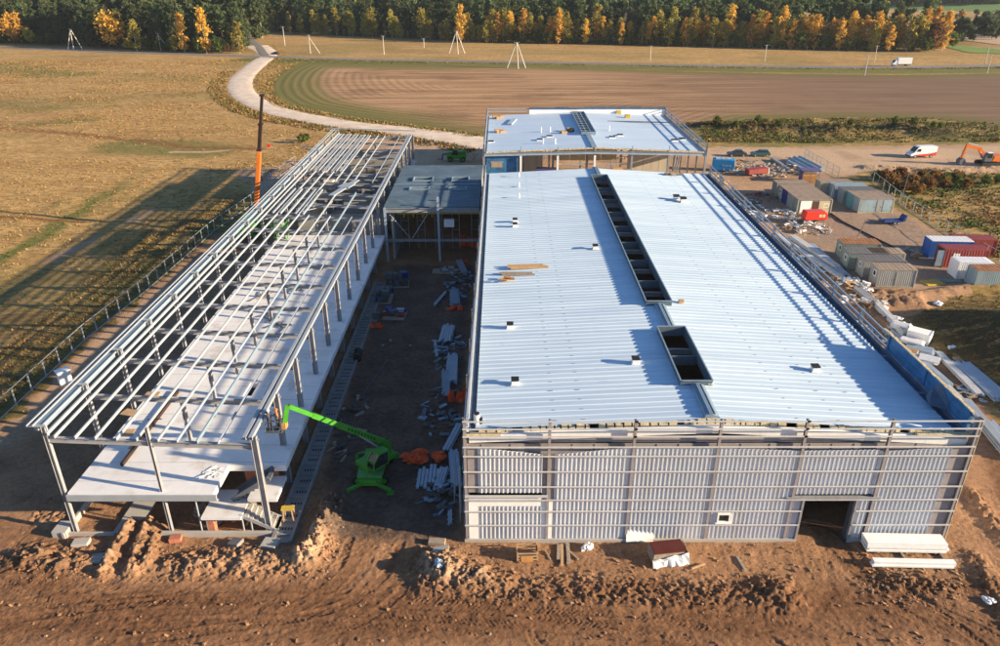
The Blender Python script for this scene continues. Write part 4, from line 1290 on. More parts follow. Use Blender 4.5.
for k, y in enumerate(FYs[:11]):
    m = MB(); m.ibeam((-33.2, y+.02, SZ0-.22), (-17.6, y+.02, SZ0-.22), .3, .4, .03) if k else m.ibeam((-33.2, y+.1, SZ0-.22), (-22, y+.1, SZ0-.22), .3, .4, .03)
    m.build("floor_beam", MAT["steel"], fr, **W)
    m = MB(); m.ibeam((AX[1], y+.3, 0), (AX[1], y+.3, SZ0-.4), .3, .3, .02, up=(0, 1, 0)) if k else m.box(0, 0, -1, .01, .01, -.9)
    if k: m.build("column", MAT["steel"], fr, **W)
# concrete walls and clutter of the far bays
for a in ((-30.5, 107.0, -22.5, 107.3, 0, 6.6), (-22.3, 106.2, -17.6, 106.5, 2.2, 6.2), (-28.0, 121.5, -18.2, 121.8, 3.9, 6.6), (-27.8, 110, -27.5, 121.4, 0, 5.6), (-25, 127.7, -18.5, 128.0, 3.9, 7.0), (-30.5, 118.6, -18.4, 118.9, 3.9, 7.9), (-24.5, 112.0, -18.3, 112.25, 5.2, 7.6), (-32.8, 133, -32.5, 150, 1.0, 6.5), (-24, 140.5, -18.4, 140.8, 3.9, 8.0), (-30, 147, -22, 147.3, 0, 5.5)):
    m = MB(); m.box(a[0], a[1], a[4], a[2], a[3], a[5]); m.build("inner_wall", MAT["concrete_dk"], fr, **W)
for y in (FYs[11], FYs[12], FYs[13], FYs[16]):
    m = MB(); m.ibeam((-32.9, y+.35, 8.0), (-18.5, y+.35, 7.5), .35, .7, .04); m.build("transfer_girder", MAT["steel"], fr, **W)
for x in (-30.5, -28.6, -26.8, -22.4, -20.6):
    m = MB(); m.ibeam((x, FYs[12]+.4, 0), (x, FYs[12]+.4, 7.6), .4, .4, .03, up=(0, 1, 0)); m.build("column", MAT["steel"], fr, **W)
# plinths: strip footing on the left and at the front, pedestals
m = MB(); m.box(-34.1, 44.6, -.3, -33.9, 100, .55); m.box(-33.85, 44.9, -.3, -30.2, 45.1, .3); m.box(-26.5, 44.8, -.3, -17.0, 45.1, .38); m.box(-30.4, 45.0, -.3, -28.6, 55.0, .22)
m.box(-34.9, 44.7, -.2, -33.8, 46.0, .6)
m.build("foundation_strip", MAT["concrete"], fr, **W)
# precast ladder-like footing beam with sockets along the lane side
m = MB()
m.box(-17.75, 43.9, -.2, -17.45, 96, .42); m.box(-16.35, 43.9, -.2, -16.1, 96, .42); m.box(-17.45, 43.9, -.2, -16.35, 96, .26)
y = 44.6
while y < 95:
    m.box(-17.44, y, .261, -16.36, y+.16, .40); y += 1.5
fb = m.build("footing_beam", MAT["concrete_dk"], fr, **W)  # darker concrete holds part of the lane's shade in its colour
m = MB()
y = 45.3
while y < 95:
    for k in range(4): m.box(-17.25+k*.24, y, .2605, -17.13+k*.24, y+.28, .275)
    y += 1.5
m.build("socket", MAT["black"], fb, kind="stuff", **W)
# stairs in the notch at the front corner
LZ1 = 1.75
m = MB(); m.box(-23.2, 44.95, LZ1-.22, -20.1, 48.4, LZ1); m.build("landing", MAT["slab"], fr, **W)
m = MB(); m.box(-19.9, 46.3, 2.2, -17.6, 49.2, 2.5); m.build("landing", MAT["slab"], fr, label="raised landing beside the corner column", **W)
m = MB()
for k in range(9):
    x, z = -21.2+k*.34, LZ1+.18+k*.235
    m.box(x, 47.0, z-.2, x+.32, 48.3, z)
for yy in (46.94, 48.3): m.beam((-21.4, yy, LZ1+.1), (-18.2, yy, LZ1+2.3), .06, .34)
m.build("stair_flight", MAT["steel_dark"], fr, label="dark upper stair flight", **W)
m = MB()
for k in range(8):
    x, z = -20.0+k*.36, LZ1-.1-k*.205
    m.box(x, 45.3, z-.2, x+.34, 46.7, z)
m.build("stair_flight", MAT["concrete"], fr, label="lower concrete stair flight", **W)
for yy in (45.24, 46.75):
    m = MB(); m.beam((-20.2, yy, LZ1-.05), (-17.2, yy, .02), .07, .3); m.build("stair_stringer", MAT["steel"], fr, **W)
for px in ((197,506),(241,512),(250,515),(205,512)):
    p = gY(px[0], px[1], 45.3); m = MB(); m.tube((p.x, 45.25, 0), (p.x, 45.25, 3.4 if px[0] == 197 else LZ1-.23), .06, n=6); m.build("shoring_prop", MAT["galv"], fr, **W)
m = MB(); m.box(-22.9, 45.2, .0, -22.4, 45.7, LZ1-.23); m.box(-21, 49.3, 0, -18.3, 49.6, 3.3); m.build("brick_pier", MAT["brick"], fr, **W)
# ------------------------------------------------------------------ vegetation
def leaf_mat(name, a, b, rand=.25, trans=.4):
    """leaves: two tones by leaf, a shift from tree to tree"""
    m, n, l = new_mat(name)
    bs = n["Principled BSDF"]
    ge = n.new("ShaderNodeNewGeometry").outputs["Random Per Island"]
    oi = n.new("ShaderNodeObjectInfo").outputs["Random"]
    tc = n.new("ShaderNodeTexCoord").outputs["Object"]
    f = mathn(n, l, 'ADD', mathn(n, l, 'MULTIPLY', ge, .6), mathn(n, l, 'MULTIPLY', noise(n, l, tc, .35, 3), .4))
    c = mixc(n, l, f, a, b)
    h = n.new("ShaderNodeHueSaturation")
    l.new(c, h.inputs["Color"])
    l.new(mathn(n, l, 'ADD', mathn(n, l, 'MULTIPLY', oi, .025*rand/.25), .5-.0125*rand/.25), h.inputs["Hue"])
    l.new(mathn(n, l, 'ADD', mathn(n, l, 'MULTIPLY', oi, rand*2), 1-rand), h.inputs["Value"])
    l.new(h.outputs[0], bs.inputs["Base Color"])
    bs.inputs["Roughness"].default_value = .8
    bs.inputs["Specular IOR Level"].default_value = .15
    if trans:
        tb = n.new("ShaderNodeBsdfTranslucent")
        l.new(h.outputs[0], tb.inputs["Color"])
        ms = n.new("ShaderNodeMixShader")
        ms.inputs[0].default_value = trans
        l.new(bs.outputs[0], ms.inputs[1]); l.new(tb.outputs[0], ms.inputs[2])
        l.new(ms.outputs[0], n["Material Output"].inputs[0])
    return m
LEAF = dict(
    pine=leaf_mat("pine_needles", (.055, .085, .038), (.13, .165, .07)),
    spruce=leaf_mat("spruce_needles", (.04, .065, .035), (.09, .125, .06)),
    gold=leaf_mat("golden_leaves", (.50, .26, .04), (.74, .46, .09)),
    yellow=leaf_mat("yellow_green_leaves", (.24, .22, .045), (.50, .41, .085)),
    green=leaf_mat("green_leaves", (.06, .10, .025), (.16, .19, .045)),
    rusty=leaf_mat("rusty_leaves", (.15, .075, .03), (.27, .145, .055)),
)
BARK = dict(pine=M("pine_bark", (.22, .12, .07), .9, var=.3), birch=M("birch_bark", (.46, .43, .38), .8, var=.3), dark=M("dark_bark", (.08, .06, .045), .9))
def leaf_quads(C, size, up=.3, rng=NR):
    """one small bent leaf clump per centre"""
    n = len(C)
    a = rng.normal(size=(n, 3)); a /= np.linalg.norm(a, axis=1)[:, None]
    b = rng.normal(size=(n, 3)); b[:, 2] *= (1-up)
    b -= a*(a*b).sum(1)[:, None]; b /= np.linalg.norm(b, axis=1)[:, None]
    s = size*rng.uniform(.6, 1.3, n)[:, None]
    a, b = a*s, b*s*.8
    V = np.stack([C-a, C-b*.8+a*.1, C+a, C+b], 1).reshape(-1, 3)
    F = np.arange(n*4).reshape(-1, 4)
    return V, F
def crown_points(kind, h, r, rng, dens=1.0):
    if kind == 'pine':
        pts = []
        zl = rng.choice((.14, .3, .45))
        for k in range(int(40*dens*(1.25-zl))):
            z = h*rng.uniform(zl, 1.0)
            rr = r*(1-((z/h-.62)/.42)**2)*rng.uniform(.3, 1) if z/h > .6 else r*rng.uniform(.3, 1)*.8
            a = rng.uniform(0, 6.28)
            c = np.array([math.cos(a)*abs(rr), math.sin(a)*abs(rr), z])
            pts.append(c+rng.normal(size=(34, 3))*np.array([r*.23, r*.23, h*.020]))
        return np.concatenate(pts)
    if kind == 'spruce':
        pts = []
        for k in range(int(560*dens)):
            t = rng.uniform(0, 1)**.75
            z = h*(1-t*.93)
            lay = (math.sin(z*3.4)*.22+.85)
            rr = r*t*lay*math.sqrt(rng.uniform(.15, 1)); a = rng.uniform(0, 6.28)
            pts.append((math.cos(a)*rr, math.sin(a)*rr, z-.15*rr))
        return np.array(pts)
    if kind == 'birch':
        pts = []
        for k in range(int(46*dens)):
            t = rng.uniform(.12, 1.0)
            w = r*math.sin(math.pi*min(1, (t-.08)/.95)**.75)*rng.uniform(.35, 1.0)
            a = rng.uniform(0, 6.28)
            c = np.array([math.cos(a)*w, math.sin(a)*w, h*t])
            pts.append(c+rng.normal(size=(20, 3))*np.array([r*.22, r*.22, h*.030]))
        return np.concatenate(pts)
    pts = []                                              # broad crown
    for k in range(int(40*dens)):
        v = rng.normal(size=3); v /= np.linalg.norm(v)
        q = rng.uniform(.55, 1)
        c = np.array([v[0]*r*q, v[1]*r*q, h*.58+v[2]*h*.40*q])
        pts.append(c+rng.normal(size=(20, 3))*r*.17)
    return np.concatenate(pts)
def trunk_mesh(kind, h, r, rng):
    mb = MB()
    top = dict(pine=.93, spruce=.95, birch=.9).get(kind, .7)
    n = 5
    x = y = 0
    rad = h*.014
    for k in range(n):
        z0, z1 = h*top*k/n, h*top*(k+1)/n
        nx, ny = x+rng.uniform(-.12, .12), y+rng.uniform(-.12, .12)
        mb.tube((x, y, z0-(.3 if k == 0 else 0)), (nx, ny, z1), rad*(1-.8*k/n), rad*(1-.8*(k+1)/n), 6)
        x, y = nx, ny
        if k >= 2:
            for q in range(3):
                a = rng.uniform(0, 6.28)
                mb.tube((x, y, z1), (x+math.cos(a)*r*.7, y+math.sin(a)*r*.7, z1+h*.05), rad*.3, rad*.08, 5)
    me = bpy.data.meshes.new("trunk")
    me.from_pydata(mb.v, [], mb.f)
    me.materials.append(BARK['birch' if kind == 'birch' else ('pine' if kind == 'pine' else 'dark')])
    return me
PROTO = {}
def tree_proto(kind, leaf, h, r, size, n):
    out = []
    for i in range(n):
        rng = np.random.default_rng(hash((kind, leaf, i)) % 1000+i*13+len(leaf)*7+len(kind))
        V, F = leaf_quads(crown_points(kind, h, r, rng), size, rng=rng)
        out.append((np_mesh("crown", V, F, LEAF[leaf]), trunk_mesh(kind, h, r, rng)))
    PROTO[(kind, leaf)] = out
for kd, lf, h, r, s, n in (('pine', 'pine', 21, 2.9, .50, 6), ('spruce', 'spruce', 17, 3.0, .6, 3), ('birch', 'gold', 17, 2.9, .50, 6), ('birch', 'yellow', 16, 3.2, .50, 6),
                           ('broad', 'gold', 15, 5.0, .62, 2), ('broad', 'green', 8, 3.2, .5, 3), ('broad', 'yellow', 10, 3.6, .52, 2), ('broad', 'rusty', 6, 2.8, .45, 2), ('spruce', 'green', 9, 2.4, .5, 2)):
    tree_proto(kd, lf, h, r, s, n)
NAMES = {'pine': 'pine_tree', 'spruce': 'spruce_tree', 'birch': 'birch_tree', 'broad': 'broadleaf_tree'}
def tree(kind, leaf, x, y, s, label, group=None, i=None, z=0, cat="tree", sz=None):
    pr = PROTO[(kind, leaf)]
    cm, tm = pr[RNG.randrange(len(pr)) if i is None else i % len(pr)]
    t = thing(NAMES[kind], label, cat, (x, y, z), RNG.uniform(0, 6.28), group)
    t.scale = (s, s, s*(sz or RNG.uniform(.9, 1.12)))
    for nm, me in (("crown", cm), ("trunk", tm)):
        o = link(bpy.data.objects.new(nm, me)); o.parent = t
    return t
def along(px, n, jit=0):
    line = np.array(P(*px))
    L = np.concatenate([[0], np.cumsum(np.hypot(*np.diff(line, axis=0).T))])
    for k in range(n):
        s = (k+.5+RNG.uniform(-.4, .4))*L[-1]/n
        i = min(np.searchsorted(L, s)-1, len(line)-2)
        f = (s-L[i])/(L[i+1]-L[i])
        p = line[i]*(1-f)+line[i+1]*f
        yield s/L[-1], p[0], p[1]+RNG.uniform(0, jit)
# --- wood on the left: pines with a few coloured trees in front
GL_ = "dark pines along the left wood"
LEFT_EDGE = ((-40,42),(0,42.5),(60,45),(100,47.5),(150,50.5),(200,52),(243,52.5))
for row, (n, off) in enumerate(((60, 3), (40, 14))):
    for t, x, y in along(LEFT_EDGE, n, 5):
        tree('pine', 'pine', x, y+off+RNG.uniform(-4, 5), RNG.uniform(.65, 1.18), "tall dark pine with a bare reddish trunk in the left wood beyond the tan meadow", GL_)
for px, kd, lf, s, lab in (
    ((118,49), 'broad', 'gold', 1.4, "big round golden-yellow tree at the front of the left wood"),
    ((139,51), 'birch', 'yellow', .95, "slender yellow-green tree just right of the big round golden tree"),
    ((17,44), 'broad', 'gold', 1.1, "orange-yellow tree close to the left end of the left wood"),
    ((32,44), 'broad', 'yellow', .8, "dull yellow-green tree beside the orange tree at the wood's left end"),
    ((186,52), 'birch', 'gold', 1.0, "golden birch between pines above the concrete pole in the left wood"),
    ((208,53), 'birch', 'gold', 1.12, "tallest slim yellow birch near the right end of the left wood"),
    ((241,53), 'birch', 'yellow', 1.0, "slim pale yellow tree at the right tip of the left wood"),
    ((176,52), 'birch', 'yellow', .5, "short brownish-yellow birch near the strutted pole at the left wood"),
    ((204,53), 'broad', 'green', .9, "low green bush under the tall yellow birch of the left wood"),
    ((221,53), 'broad', 'green', .95, "dark green bush near the right tip of the left wood"),
    ((96,47), 'broad', 'rusty', .95, "rusty brown bush left of the big golden tree"),
    ((130,50), 'broad', 'yellow', .7, "yellowish bush under the big golden tree"),
    ((52,45), 'broad', 'green', .8, "green bush at the foot of the pines behind the tripod pylon"),
    ((3,43), 'broad', 'green', .8, "green bush at the wood edge by the photo's left border")):
    g = G(*px); tree(kd, lf, g.x, g.y-1.5, s, lab)
for t, x, y in along(LEFT_EDGE, 34, 3):
    tree('broad', 'green', x, y+RNG.uniform(-2, 4), RNG.uniform(.45, .95), "green bush in the undergrowth along the foot of the left wood", "green undergrowth bushes of the left wood")
for t, x, y in along(LEFT_EDGE, 16, 3):
    tree('broad', 'rusty', x, y+RNG.uniform(-2, 3), RNG.uniform(.5, 1.0), "rusty brown bush in the undergrowth along the foot of the left wood", "rusty undergrowth bushes of the left wood")
# --- the long wood in the middle
MID_EDGE = ((252,30),(300,34),(350,36),(400,38.5),(450,41),(480,42.5),(550,43.5),(600,44),(700,46.5),(800,49.5),(870,51),(925,51.5),(942,50))
for t, x, y in along(MID_EDGE, 78, 6):
    tree('pine', 'pine', x, y+RNG.uniform(9, 22), RNG.uniform(.75, 1.25), "tall dark pine rising behind the coloured edge of the long middle wood", "dark pines of the long middle wood")
for t, x, y in along(MID_EDGE[:6], 56, 4):
    lf = RNG.choice(('yellow', 'yellow', 'gold'))
    if RNG.random() < .5: tree('spruce', 'spruce', x, y+2, RNG.uniform(.5, .8), "dark young spruce in the shaded part of the middle wood edge", "young spruces in the shaded wood edge")
    else: tree('birch', 'yellow', x, y+RNG.uniform(-2, 4), RNG.uniform(.55, 1.15), "dull yellow-green birch in the shaded part of the middle wood edge", "shaded yellow-green birches")
for t, x, y in along(MID_EDGE[5:], 36, 4):
    tree('birch', 'gold', x, y+RNG.uniform(-4, 5), RNG.uniform(.6, 1.05) if t < .55 else RNG.uniform(.75, 1.2), "golden birch in the sunlit edge of the middle wood beyond the ploughed field", "golden birches of the sunlit wood edge")
for t, x, y in along(MID_EDGE[5:], 46, 4):
    tree('birch', 'yellow', x, y+RNG.uniform(-3, 6), RNG.uniform(.6, 1.15), "yellow-green birch in the sunlit edge of the middle wood", "yellow-green birches of the sunlit wood edge")
for t, x, y in along(MID_EDGE[5:9], 16, 2):
    tree('spruce', 'green', x, y-1, RNG.uniform(.7, 1.05), "low dark green conifer standing in front of the middle wood's golden birches", "low conifers in front of the wood")
for t, x, y in along(MID_EDGE[5:], 40, 2):
    tree('broad', 'green', x, y+RNG.uniform(-3, 3), RNG.uniform(.4, 1.1), "green bush at the foot of the birches along the middle wood", "green bushes along the middle wood")
for t, x, y in along(MID_EDGE[8:12], 10, 3):
    tree('broad', 'gold', x, y+6, RNG.uniform(.8, 1.05), "broad golden-orange tree near the right end of the middle wood", "broad golden trees at the wood's right end")
for px, kd, lf, s, lab in (
    ((461,42.5), 'birch', 'gold', 1.05, "single bright golden birch where the middle wood passes from shade to sun"),
    ((928,51), 'broad', 'rusty', 2.2, "big olive-brown round tree closing the middle wood on its right end"),
    ((943,44), 'broad', 'yellow', 1.0, "yellow-green bush just beyond the right end of the middle wood"),
    ((957,37), 'birch', 'gold', .85, "lone orange birch in the pale fields right of the middle wood"),
    ((952,48), 'broad', 'green', .9, "dark bush on the grass right of the middle wood"),
    ((913,51), 'broad', 'yellow', 1.5, "broad yellow-green tree near the wood's right end, left of the olive-brown one")):
    g = G(*px); tree(kd, lf, g.x, g.y, s, lab)
# --- the mass behind: one forest object
def forest_mass(name, region, n, rows):
    A = np.array(region)
    Vs, Fs, Ms, b = [], [], [], 0
    k = 0
    protos = []
    for i in range(5):
        rng = np.random.default_rng(300+i)
        kd = 'pine' if i < 3 else ('spruce' if i == 3 else 'birch')
        h, r = (22, 3.0) if i < 3 else ((18, 3) if i == 3 else (18, 2.6))
        protos.append((leaf_quads(crown_points(kd, h, r, rng, .42), 1.0, rng=rng), i))
    while k < n:
        x, y = RNG.uniform(A[:, 0].min(), A[:, 0].max()), RNG.uniform(A[:, 1].min(), A[:, 1].max())
        if not inside(np.array([x]), np.array([y]), region)[0]: continue
        k += 1
        (V, F), i = protos[RNG.choices(range(5), (5, 5, 5, 2, 1))[0]]
        s, a = RNG.uniform(.9, 1.25), RNG.uniform(0, 6.28)
        R = np.array([[math.cos(a), math.sin(a), 0], [-math.sin(a), math.cos(a), 0], [0, 0, 1]])
        Vs.append(V@R*s+np.array([x, y, 0])); Fs.append(F+b); b += len(V)
        Ms.append(np.full(len(F), 0 if i < 3 else (1 if i == 3 else 2)))
    return tag(np_obj(name, np.concatenate(Vs), np.concatenate(Fs), [LEAF['pine'], LEAF['spruce'], LEAF['yellow']], np.concatenate(Ms)),
               "deep mass of dark conifers filling the wood behind its front trees", "forest", kind="stuff")
shift = lambda px, d: [(p[0], p[1]+d) for p in P(*px)]
reg = shift(MID_EDGE, 22)+[(225, 470), (235, 600), (-50, 760), (-330, 760)]
forest_mass("forest", reg, 620, 3)
reg = shift(LEFT_EDGE, 22)+[(-150, 520), (-330, 640), (-420, 640)]
o = forest_mass("forest", reg, 330, 3)
o["label"] = "dark pine mass behind the front row of the left wood"
# --- distant woods closing the view
def far_wood(pts, n, lab, hh=(14, 20)):
    Vs, Fs, b = [], [], 0
    rng = np.random.default_rng(len(lab))
    for t, x, y in along(pts, n, 26):
        h = RNG.uniform(*hh)
        V, F = leaf_quads(crown_points('broad', h, h*.33, rng, .35), h*.09, rng=rng)
        Vs.append(V+np.array([x, y, RNG.uniform(-1, 1)])); Fs.append(F+b); b += len(V)
    return tag(np_obj("far_forest", np.concatenate(Vs), np.concatenate(Fs), LEAF['spruce']), lab, "forest", kind="stuff")
far_wood(((880,7),(930,8),(985,9),(1040,9)), 60, "dark distant wood along the top of the green field", (16, 24))
far_wood(((975,45),(1000,40),(1040,36)), 26, "dark clump of trees at the far right behind the pale field", (9, 16))
far_wood(((940,19.5),(980,19),(1040,18)), 16, "thin dark hedge between the green and the pale far field", (4, 7))
far_wood(((160,8),(230,9),(330,14)), 60, "dark distant wood seen in the gap between the two near woods", (18, 26))
far_wood(((300,4),(600,3.5),(900,3)), 70, "dark distant wood behind the long middle wood", (26, 34))
far_wood(((-60,4),(100,4),(250,4)), 50, "dark distant wood behind the left wood", (26, 34))

# ---- grass tufts, verge weeds, berm plants (nobody could count them)
GR = dict(dry=leaf_mat("dry_grass_blades", (.30, .178, .060), (.50, .32, .125), .0, .0), green=leaf_mat("green_weeds", (.05, .08, .016), (.14, .165, .035), .0, .0),
          brown=leaf_mat("brown_weeds", (.13, .07, .03), (.28, .165, .065), .0, .0))
def tufts(name, X, Y, Z, size, mat_i, lab, mats=("dry", "green", "brown"), blades=3, lean=.9, cat="grass", up=.7):
    n = len(X)
    C = np.stack([X, Y, Z], 1)
    Vs, Fs, Ms = [], [], []
    b = 0
    for k in range(blades):
        a = NR.uniform(0, 6.28, n)
        d = np.stack([np.cos(a), np.sin(a), np.zeros(n)], 1)
        p = np.stack([-np.sin(a), np.cos(a), np.zeros(n)], 1)
        s = size*NR.uniform(.6, 1.25, n)
        base = C+d*(s*NR.uniform(-.35, .35, n))[:, None]
        w = p*(s*.28)[:, None]
        tip = base+d*(s*lean*NR.uniform(.2, 1.2, n))[:, None]+np.array([0, 0, 1])*(s*up*NR.uniform(.6, 1.1, n))[:, None]
        V = np.stack([base-w-np.array([0, 0, .03]), base+w-np.array([0, 0, .03]), tip+w*.45, tip-w*.45], 1).reshape(-1, 3)
        Vs.append(V); Fs.append(np.arange(n*4).reshape(-1, 4)+b); b += n*4
        Ms.append(mat_i)
    return tag(np_obj(name, np.concatenate(Vs), np.concatenate(Fs), [GR[m] for m in mats], np.concatenate(Ms)), lab, cat, kind="stuff")
def ground_at_np(X, Y):
    dirt, d = ground_masks(X, Y)
    return height(X, Y, dirt), dirt, d
def field_tufts():
    n = 130000
    X, Y = NR.uniform(-300, -34, n), 45+(NR.uniform(0, 1, n)**1.1)*330
    k = (X/Y > -1.02) & (fbm(X*.05, Y*.09, 5, 4)+NR.normal(size=n)*.30 > -.10)
    X, Y = X[k], Y[k]
    h, dirt, d = ground_at_np(X, Y)
    m1, m2, m3 = colour_masks(X, Y, dirt, d, h)
    k = (m1[:, 0] > .6) & ~inside(X, Y, FIELD) & (seg_dist(X, Y, GRAVEL)[0] > 6) & (seg_dist(X, Y, ASPHALT)[0] > 5) & (seg_dist(X, Y, FIELD_EDGE)[0] > 2) & (NR.uniform(0, 1, len(X)) < .92)
    X, Y, h, m2 = X[k], Y[k], h[k], m2[k]
    mi = np.where(NR.uniform(0, 1, len(X)) < m2[:, 0]*.9, 1, np.where(NR.uniform(0, 1, len(X)) < .10+.6*m2[:, 1], 2, 0))
    tufts("grass", X, Y, h, NR.uniform(.12, .28, len(X))*(1+Y/260), mi, "dry tan meadow grass left of the steel frame, with greener streaks", lean=1.2, up=.5)
field_tufts()
def verge(name, line, off0, off1, n, size, probs, lab, z=0.0, jit=1.0):
    line = np.array([p[:2] for p in line])
    seg = np.diff(line, axis=0); L = np.hypot(seg[:, 0], seg[:, 1])
    i = NR.choice(len(L), n, p=L/L.sum())
    f = NR.uniform(0, 1, n)
    nrm = np.stack([-seg[:, 1], seg[:, 0]], 1)/L[:, None]
    o = NR.uniform(off0, off1, n)
    Pt = line[i]+seg[i]*f[:, None]+nrm[i]*o[:, None]
    X, Y = Pt[:, 0], Pt[:, 1]
    k = fbm(X*.12, Y*.12, 15, 3)+NR.normal(size=n)*.25 > -.15
    X, Y = X[k], Y[k]
    h = ground_at_np(X, Y)[0]
    mi = NR.choice(3, len(X), p=probs)
    return tufts(name, X, Y, h+z, NR.uniform(.5, 1.1, len(X))*size*.62, mi, lab)
verge("weeds", GRAVEL[:62], 5.2, 9, 3600, .7, (.5, .25, .25), "tall straw and weeds on the field side of the gravel bend")
verge("weeds", GRAVEL[20:], -11, -5, 7000, .95, (.25, .3, .45), "brown weeds on the near side of the gravel road")
verge("weeds", FIELD_EDGE, -3, 1.5, 4200, .9, (.45, .3, .25), "tan weeds round the curved end of the ploughed field")
verge("weeds", P((500,138),(600,139),(700,140)), -3, 2, 500, 1.0, (.4, .3, .3), "weeds along the ploughed field behind the rear hall")
verge("weeds", ASPHALT[40:], -8, -4, 5200, .8, (.3, .6, .1), "green grass verge along the near side of the asphalt road")
# planted earth berm on the right
def region_tufts(name, poly, n, size, fn, lab, thr=.0, cat="grass", blades=3):
    A = np.array([p[:2] for p in poly])
    X, Y = NR.uniform(A[:, 0].min(), A[:, 0].max(), n), NR.uniform(A[:, 1].min(), A[:, 1].max(), n)
    k = inside(X, Y, [tuple(a) for a in A]) & (fbm(X*.13, Y*.13, 19, 4)+NR.normal(size=n)*.25 > thr)
    X, Y = X[k], Y[k]
    h = ground_at_np(X, Y)[0]
    return tufts(name, X, Y, h, NR.uniform(.5, 1.2, len(X))*size, fn(X, Y), lab, cat=cat, blades=blades)
pick = lambda p: (lambda X, Y: NR.choice(3, len(X), p=p))
region_tufts("weeds", P((700,143),(850,143),(1000,142),(1000,124),(930,118),(800,118),(705,121)), 15000, .5, pick((.06, .62, .32)), "rank green weeds over the long dark earth bank behind the yard", -.05)
region_tufts("weeds", P((868,171),(1010,174),(1080,215),(1060,270),(990,258),(905,208)), 12000, .45, lambda X, Y: np.where(fbm(X*.1, Y*.1, 29, 3) > .0, 1, NR.choice(3, len(X), p=(.5, .1, .4))), "rough green and straw grass behind the yard fence", -.1)
region_tufts("grass", P((1000,292),(945,298),(910,323),(935,355),(1010,420),(1150,560),(1200,420),(1080,290)), 5000, .26, lambda X, Y: np.where(NR.uniform(0, 1, len(X)) < .35, 1, 2), "dark shaded grass and weeds on the bank right of the big hall", -.25)
region_tufts("grass", P((-20,430),(0,415),(85,332),(150,280),(252,196),(240,190),(140,240),(60,300),(-40,390)), 10000, .22, pick((.45, .3, .25)), "green grass strip along the outside of the left fence", -.2)
region_tufts("weeds", P((205,170),(250,160),(300,138),(330,132),(336,138),(300,160),(256,186)), 2600, .34, pick((.5, .2, .3)), "straw weeds beyond the far end of the steel frame", -.1)
# shrubs one can tell apart
def shrub(px, kind, s, lab, group=None, z=None):
    g = G(*px)
    h = float(ground_at_np(np.array([g.x]), np.array([g.y]))[0][0])
    t = tree('broad', kind, g.x, g.y, s, lab, group, z=h-.2, cat="shrub")
    t.name = "shrub"
    return t
shrub((302,143), 'green', .34, "bright green bush at the far left corner of the steel frame")
shrub((307,141), 'green', .24, "smaller green bush beside the bright green one behind the steel frame")
for px in ((885,181),(899,179),(912,184),(921,178),(934,181),(944,187),(905,190),(928,190),(955,182),(966,188),(892,188),(917,194)):
    shrub(px, 'rusty', RNG.uniform(.32, .5), "rusty brown bush in the thicket behind the yard fence", "rusty bushes behind the yard fence")
for px in ((875,180),(955,183),(970,183),(985,184),(998,184),(945,184)):
    shrub(px, 'green', RNG.uniform(.22, .34), "dark green bush at the back of the thicket behind the yard", "green bushes behind the yard")
for px in ((716,129),(735,131),(757,129),(778,132),(802,130),(826,133),(850,130),(872,132),(893,131),(912,132),(931,134),(940,131)):
    shrub(px, 'green', RNG.uniform(.16, .32), "dark green scrub growing on the long earth bank behind the yard", "scrub on the earth bank")
# ------------------------------------------------------------------ poles, fences
def tripod(px, h, lab):
    g = G(*px)
    t = thing("tripod_pylon", lab, "power pole", (g.x, g.y, 0))
    for ax, ay in ((-4.2, .6), (4.0, .4), (.7, -2.6)):
        m = MB(); m.tube((ax, ay, -.3), (ax*.04, ay*.04, h), .26, .17, 8); m.build("leg", MAT["pole"], t)
    m = MB(); m.beam((-1.1, 0, h+.1), (1.1, 0, h+.1), .14, .14)
    for x in (-1, 0, 1): m.tube((x, 0, h+.17), (x, 0, h+.5), .08, .05, 6)
    m.build("crossarm", MAT["steel"], t)
    return t
tripod((457,53.5), 10.6, "pale tripod pylon on the tan strip between road and middle wood")
tripod((516.5,68), 10.4, "pale tripod pylon at the edge of the ploughed field, near side of the road")
tripod((75,49.5), 10.2, "pale tripod pylon in front of the left wood")
def strut_pole(px, h, lab, strut=0):
    g = G(*px)
    t = thing("power_pole", lab, "power pole", (g.x, g.y, 0))
    m = MB(); m.tube((0, 0, -.3), (0, 0, h), .22, .14, 8); m.build("mast", MAT["pole"], t)
    if strut:
        m = MB(); m.tube((strut, 0, -.3), (.15*(1 if strut > 0 else -1), 0, h*.86), .19, .14, 8); m.build("strut", MAT["pole"], t)
    m = MB(); m.beam((-.9, 0, h-.3), (.9, 0, h-.3), .12, .12)
    for x in (-.8, 0, .8): m.tube((x, 0, h-.24), (x, 0, h+.1), .07, .05, 6)
    m.build("crossarm", MAT["steel"], t)
    return t
strut_pole((310.5,53.5), 9.0, "concrete pole with one slanted strut beside the road junction", 5.0)
strut_pole((161,51), 9.0, "concrete pole with a slanted strut in front of the left wood", 5.5)
strut_pole((262.5,38), 11, "tallest single pole beyond the junction, nearest the gap in the woods")
strut_pole((285,45.5), 10, "single concrete pole between the junction and the shaded wood")
strut_pole((384,54.5), 9.0, "single concrete pole midway along the meadow strip behind the road")
for px, h, lab in (((764.5,61), 9, "thin grey pole on the meadow strip under the golden birches"), ((864.5,75.5), 9.5, "leaning thin grey pole at the near edge of the road below the white truck"),
                   ((874,62), 9, "thin grey pole just left of the white truck on the road"), ((985,63), 9, "thin pole beside the road near the photo's right edge, upper one"),
                   ((987,73), 9, "thin pole at the field edge near the photo's right edge, lower one"), ((650,60), 8, "thin grey pole on the meadow strip above the rear hall"), ((424,47.5), 6, "short dark post at the shaded wood edge")):
    strut_pole(px, h*.8, lab)
